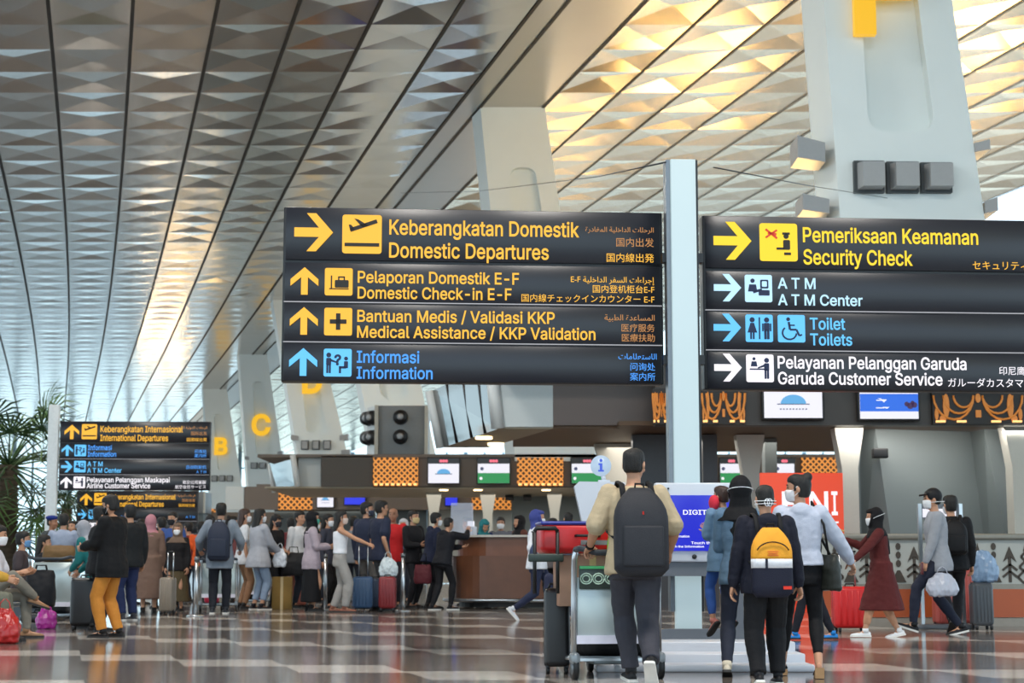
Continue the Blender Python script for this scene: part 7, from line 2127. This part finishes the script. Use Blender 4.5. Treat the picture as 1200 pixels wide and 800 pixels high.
who('woman in brown headscarf and white mask facing the camera', 209, 30.6, 611, 176, fem=True, hijab=(112, 92, 78), drape=.24, top=('jacket', (30, 28, 30)), bottom=('skirt', (88, 76, 54)), hem=.2, mask='w', skin=SKIN)
who('man in blue shirt with dark hair behind the brown headscarf woman', 203, 31.8, 599, 160, hair='short', top=('tee', (58, 82, 140)), bottom=TROU(BLK), mask=(40, 40, 44))
who('person in blue beside the pink headscarf, seen from behind', 190, 33.2, 605, 40, hair='short', top=('tee', (66, 90, 150)), bottom=TROU(BLK), eyes=False)
who('woman in pink headscarf and long brown coat', 177, 29.2, 601, 14, fem=True, hijab=(178, 122, 132), drape=.20, top=('coat', (116, 92, 80)), toff=.045, hem=.26, bottom=('skirt', (28, 27, 29)), eyes=False)
darkm = who('man in black jacket and long dark blue trousers behind the orange trousers man', 153, 25.6, 590, 40, hair='short', top=('jacket', (30, 32, 34)), toff=.05, bottom=TROU((38, 48, 84)), loose=1.25, eyes=False, shoes=((60, 60, 66), 'white'))
orange = who('man in black jacket and orange trousers reading on his feet', 133, 19.5, 578, 72, hair='short', top=('jacket', (22, 22, 24)), toff=.05, tz=-.20, bottom=TROU((196, 128, 52)), loose=1.2, mask=(26, 26, 28), hands=((-.10, .36, 1.10), (.10, .36, 1.10)), elbow=((-.6, -.8, -.8), (.6, -.8, -.8)),
             feet=((-.10, .05, .085), (.10, -.06, .085)), shoes=((26, 24, 24), None), hpitch=14)
who('person in black standing in front of the orange trousers man', 117, 21.4, 592, -60, hair='short', top=('jacket', (24, 24, 27)), bottom=TROU((28, 28, 32)), mask=(30, 30, 32))
who('man in light blue grey shirt seen from behind over the brown bag', 75, 27, 604, 5, hair='short', top=('shirt', (150, 160, 180)), bottom=TROU(DKB), eyes=False, H=1.62, hands=((-.28, .25, 1.0), (.28, .25, 1.0)))
who('guard in blue beret near the white sign post', 61, 30.5, 603, -110, hair='crew', beret=(34, 52, 128), top=('shirt', (66, 72, 74)), bottom=TROU((44, 48, 52)), skin=SKIN2)
who('man with reddish face looking out beside the International Departures board', 86, 33, 609, 165, hair='crew', top=('shirt', (110, 96, 96)), bottom=TROU(DKB))
who('woman in silver grey headscarf and teal shirt bending over the luggage', 110, 22.3, 621, 66, fem=True, hijab=(150, 152, 160), top=('jacket', (34, 112, 112)), bottom=('skirt', (40, 64, 70)), lean=24, H=1.46, hip=(0, -.10, .90), hands=((-.12, .30, .90), (.14, .34, .88)), hpitch=18)

# bench with seated travellers at the left edge
bn = thing('bench', 'low steel bench under the seated travellers by the palm', 'bench', (-5.95, 19.0, 0), PI / 2)
MB().box((0, 0, .355), (2.4, .44, .05), bev=.015).build('seat', m_steel, bn)
for x in (-.6, .6):
    MB().box((x, 0, .18), (.06, .36, .33)).build('leg', m_kg, bn)
SIT = dict(hip=(0, 0, .52), feet=((-.11, .46, .085), (.11, .44, .085)))
seat = who('seated man in white tee and mask with one brown shoe crossed over his knee', -12, 19.4, 625, -84, H=1.68, hair='short', mask='w', top=('tee', (212, 212, 220)), bottom=TROU((132, 128, 118)), hip=(0, 0, .50), feet=((-.10, .46, .085), (-.02, .56, .46)), knee=((0, 1, .2), (.5, .6, .8)), footyaw=(0, 20), footpitch=(0, 18),
           hands=((-.05, .42, .74), (.10, .40, .76)), shoes=((150, 114, 84), None), lean=8)
who('seated traveller in mustard yellow at the very edge of the frame', -34, 18.4, 634, -80, H=1.62, fem=True, hijab=(196, 150, 50), top=('jacket', (190, 148, 60)), bottom=('trousers', (112, 112, 98)), **SIT, hands=((-.12, .44, .72), (.14, .44, .72)))
bn2 = thing('bench', 'second low bench behind the left trolley', 'bench', (-7.2, 25.65, 0), PI / 2)
MB().box((0, 0, .35), (2.2, .44, .05), bev=.015).build('seat', m_steel, bn2)
for x in (-.7, .7):
    MB().box((x, 0, .18), (.06, .36, .33)).build('leg', m_kg, bn2)
who('seated person with blue mask behind the man in the white tee', 27, 25.1, 627, -80, H=1.70, hair='short', mask=(110, 160, 210), top=('tee', (70, 60, 62)), bottom=TROU(DKB), **SIT)
who('seated person in black with dark hair behind the left trolley', 52, 26.2, 631, -80, H=1.66, fem=True, hair='long', top=('tee', (34, 34, 38)), bottom=TROU(BLK), **SIT)

# --- farther heads in the queue
far = (('far person in a black cap to the right of the navy rucksack', 247, 36.5, 603, 30, dict(cap=(30, 30, 34), top=('jacket', (40, 42, 50)))),
       ('far woman with tied hair behind the brown haired woman', 272, 37, 604, -60, dict(hair='bun', fem=True, top=('shirt', (120, 70, 70)))),
       ('far man in maroon seen past the dark cap', 341, 37.5, 606, 20, dict(top=('tee', (110, 50, 54)))),
       ('far person in dark green seen between the queue and the tank top', 374, 38, 606, 150, dict(top=('shirt', (54, 84, 70)), mask='w')),
       ('far man in grey between the tank top and the tall men', 414, 38.5, 604, -20, dict(top=('tee', (130, 134, 140)))),
       ('far woman in white headscarf between red shirt and black jacket', 473, 38, 606, 170, dict(fem=True, hijab=(206, 206, 210), top=('jacket', (90, 96, 120)))),
       ('far man in pale shirt left of the pink headscarf', 166, 36, 607, -30, dict(top=('shirt', (176, 180, 190)))),
       ('far man in dark red seen left of the orange shirt', 222, 38.5, 611, 60, dict(top=('tee', (120, 46, 44)))))
for lb, px, d, hy, yw, ex in far:
    who(lb, px, d, hy, yw, H=None, bottom=TROU(DKB), voxel=.02, eyes=False, **ex)

# ------------------------------------------------------------------ luggage and trolleys
TX = P(722, 600, 12.35).x
trolley('near luggage trolley with grey panel pushed by the man in the beige tee', (TX, 12.35, 0), 9)
suitcase('large black suitcase standing beside the near trolley', (P(652, 600, 13.1).x, 13.1, 0), 0, .19, .58, .40, (34, 34, 36), handle=0, ribs=False)
soft_bag('duffel_bag', 'black duffel bag on the base of the near trolley', 'bag', (P(722, 600, 12.75).x, 12.8, .148), 6, .62, .42, .36, (20, 20, 22), handles=False)
box_carton('brown floral carton under the red suitcase on the near trolley', (P(691, 600, 12.8).x, 12.95, .505), 6, .50, .36, .375, (176, 138, 116))
rc = thing('suitcase', 'red suitcase with blue rim lying on top of the near trolley load', 'suitcase', (P(684, 600, 12.85).x, 12.9, .882), math.radians(5))
MB().box((0, 0, .12), (.70, .46, .22), bev=.05, seg=4).build('shell', M('case red bright', (196, 30, 34), .3), rc)
MB().box((0, 0, .232), (.69, .45, .03), bev=.014).build('blue_rim', M('case blue rim', (42, 54, 140), .35), rc)
MB().tube([(-.09, -.23, .14), (-.08, -.262, .14), (.08, -.262, .14), (.09, -.23, .14)], .010, 8).build('side_handle', m_black, rc)
MB().box((.1, -.228, .09), (.30, .008, .035)).build('grey_band', M('band grey', (130, 128, 130), .5), rc)
bf = thing('carry_on_frame', 'black folded pull handle frame leaning on the red suitcase', 'luggage cart', (P(640, 600, 12.55).x, 12.6, .86), math.radians(8))
for x in (-.085, .085):
    MB().tube([(x, 0, -.26), (x, 0, .19)], .014, 8).build('rail', m_black, bf)
MB().tube([(-.085, 0, .19), (-.07, 0, .215), (.07, 0, .215), (.085, 0, .19)], .017, 8).build('grip', m_black, bf)
MB().box((0, .01, .0), (.26, .05, .06), bev=.012).build('hinge_block', M('frame green', (44, 58, 54), .5), bf)
soft_bag('shopping_bag', 'neon green bag between the arm and side of the man in the beige tee', 'bag', (P(733, 600, 12.62).x, 12.55, .50), 10, .30, .16, .62, (120, 214, 30), handles=False, rough=.5)

T2 = P(64, 600, 23.6)
trolley('left luggage trolley with bare metal panel beside the seated man', (T2.x, 23.6, 0), -4, sign=False)
soft_bag('duffel_bag', 'brown duffel bag lying over the handle of the left trolley', 'bag', (P(70, 600, 23.9).x, 23.95, .868), 4, .46, .26, .22, (108, 82, 50), handles=False)
suitcase('wide black suitcase standing upright under the brown duffel', (P(68, 600, 24.0).x, 24.02, .145), 0, .44, .72, .26, (30, 30, 33), stand=False, ribs=False)
bpk = soft_bag('backpack', 'black backpack leaning on the floor against the left trolley', 'backpack', (P(52, 600, 23.0).x, 22.95, P(52, 712, 22.95).z), 5, .40, .26, .50, (26, 26, 30), hh=.06)
c2 = suitcase('black low trolley case under the leaning black backpack', (P(50, 600, 22.95).x, 22.95, 0), 4, .46, .14, .34, (40, 42, 46), ribs=False)
soft_bag('carrier_bag', 'magenta bag on the floor in front of the left trolley', 'bag', (P(59, 600, 22.2).x, 22.2, 0), 14, .26, .16, .28, (168, 46, 140), handles=False)
suitcase('black suitcase beside the teal shirt woman', (P(103, 600, 21.6).x, 21.6, 0), 6, .34, .60, .26, (28, 28, 31), ribs=False)
soft_bag('carrier_bag', 'red bag on the floor at the feet of the seated man', 'bag', (P(10, 600, 18.0).x, 18.0, 0), 10, .34, .24, .36, (176, 36, 34), rough=.45)
suitcase('beige grey suitcase standing alone behind the orange trousers man', G(196, 720), -6, .22, .56, .32, (142, 130, 116), handle=.42)
T3 = P(257, 600, 30.2)
trolley('trolley in the queue with pink luggage in front of the navy rucksack man', (T3.x, 30.3, 0), 6, sign=False)
suitcase('pink red suitcase left of the navy rucksack man', (P(250, 600, 30.6).x - .02, 30.75, .145), 6, .26, .44, .24, (206, 50, 80), stand=False)
T4 = P(300, 600, 33.8)
trolley('farther trolley with a black case behind the white tee woman', (T4.x, 33.8, 0), -4, sign=False)
suitcase('black case on the farther trolley', (P(291, 600, 34.2).x, 34.2, .145), -4, .34, .46, .26, (28, 28, 32), stand=False, ribs=False)
suitcase('pink red case next to the black case on the farther trolley', (P(307, 600, 34.2).x, 34.2, .145), -4, .16, .50, .26, (206, 54, 84), stand=False)
box_carton('mustard yellow carton behind the pale jeans woman', (P(330, 600, 32.0).x, 32.3, 0), 4, .36, .4, .60, (150, 118, 60))
suitcase('salmon pink suitcase beside the lilac jacket woman', G(349, 712), 2, .34, .56, .26, (176, 100, 84))
suitcase('salmon pink suitcase half behind the other, next to the yellow carton', G(339, 711), 4, .20, .54, .26, (168, 96, 80))
soft_bag('duffel_bag', 'black duffel bag lying on the salmon pink suitcases', 'bag', (P(344, 600, 32.6).x, 32.7, .617), 3, .48, .26, .44, (28, 28, 31))
queue_post('steel queue post behind the woman in the white tank top', 381, 714.5, 649)
queue_post('steel queue post in front of the black jacket man', 472, 716, 648)
queue_post('steel queue post left of the navy rucksack man', 229, 722, 652)

# ------------------------------------------------------------------ palm
def palm(label, px, d, ztop, seed, n=26, L=2.3, s=1.0):
    rr = random.Random(seed)
    base = P(px, 600, d)
    t = thing('fan_palm', label, 'palm', (base.x, d, 0))
    b = MB()
    prof = [(0, .34), (.3, .28)]
    z = .3
    while z < ztop:
        prof += [(z, .235), (z + .10, .275), (z + .13, .225)]
        z += .14
    b.tube([(.04 * math.sin(z_), 0, z_) for z_, _ in prof], [q * s for _, q in prof], 12)
    b.build('trunk', M('palm bark', (74, 62, 48), .85, var=.3, vs=14, bump=.6, bs=20), t)
    mg = M('palm green', (46, 74, 40), .5, var=.35, vs=3)
    mg2 = M('palm green light', (84, 116, 62), .5, var=.3, vs=3)
    for i in range(n):
        az = i * 2.39996 + rr.uniform(-.2, .2)
        el = math.radians(60 - 118 * (i / n) + rr.uniform(-8, 8))
        d_ = V((math.cos(az) * math.cos(el), math.sin(az) * math.cos(el), math.sin(el)))
        st = V((0, 0, ztop))
        ln = L * rr.uniform(.75, 1.0) * .62 * s
        e = st + d_ * ln + V((0, 0, -.12 * ln))
        f = MB()
        f.tube([st, st + d_ * ln * .5, e], [.03, .022, .016], 6)
        side = d_.cross(V((0, 0, 1))).normalized()
        upv = side.cross(d_).normalized()
        m = 22
        for j in range(m):
            a = math.radians(-125 + 250 * j / (m - 1))
            ld = (d_ * math.cos(a) + side * math.sin(a)).normalized()
            l2 = L * .42 * s * (1 - .25 * abs(a) / 2.2) * rr.uniform(.85, 1.1)
            q1 = e + ld * l2 * .55 + upv * (.04 * (j % 2))
            q2 = e + ld * l2 + V((0, 0, -.22 * l2 * rr.uniform(.6, 1.5)))
            w_ = (ld.cross(upv)).normalized() * (.030 * s)
            for a0, a1, w0, w1 in ((e, q1, .35, 1), (q1, q2, 1, .08)):
                f.bm.faces.new([f.bm.verts.new(v) for v in (a0 - w_ * w0, a0 + w_ * w0, a1 + w_ * w1 + upv * .01, a1 - w_ * w1 + upv * .01)])
        o = link_mesh('frond', f.mesh('frond', normals=False), mg if i % 3 else mg2, t)
    return t


palm('big fan palm with a ragged green crown beside the International Departures board', 8, 44, 3.35, 5, n=44, L=3.2)
palm('distant fan palm behind the far sign boards', 78, 78, 3.3, 9, n=22, L=2.2)
for x, d, lb in ((183, 52, 'round white globe lamp on a dark post left of the nozzle box'), (206, 52, 'round white globe lamp on a dark post beside the far pillar')):
    g = P(x, 569, d)
    lp = thing('globe_lamp', lb, 'lamp', (g.x, d, 0))
    MB().cyl((0, 0, 0), (0, 0, g.z - .14), .05, seg=10).build('post', m_black, lp)
    MB().ell((0, 0, g.z), (.17, .17, .17)).build('globe', M('globe', (250, 246, 236), .3, emit=(255, 250, 240), es=1.2), lp)
bpy.data.scenes.remove(TMP)
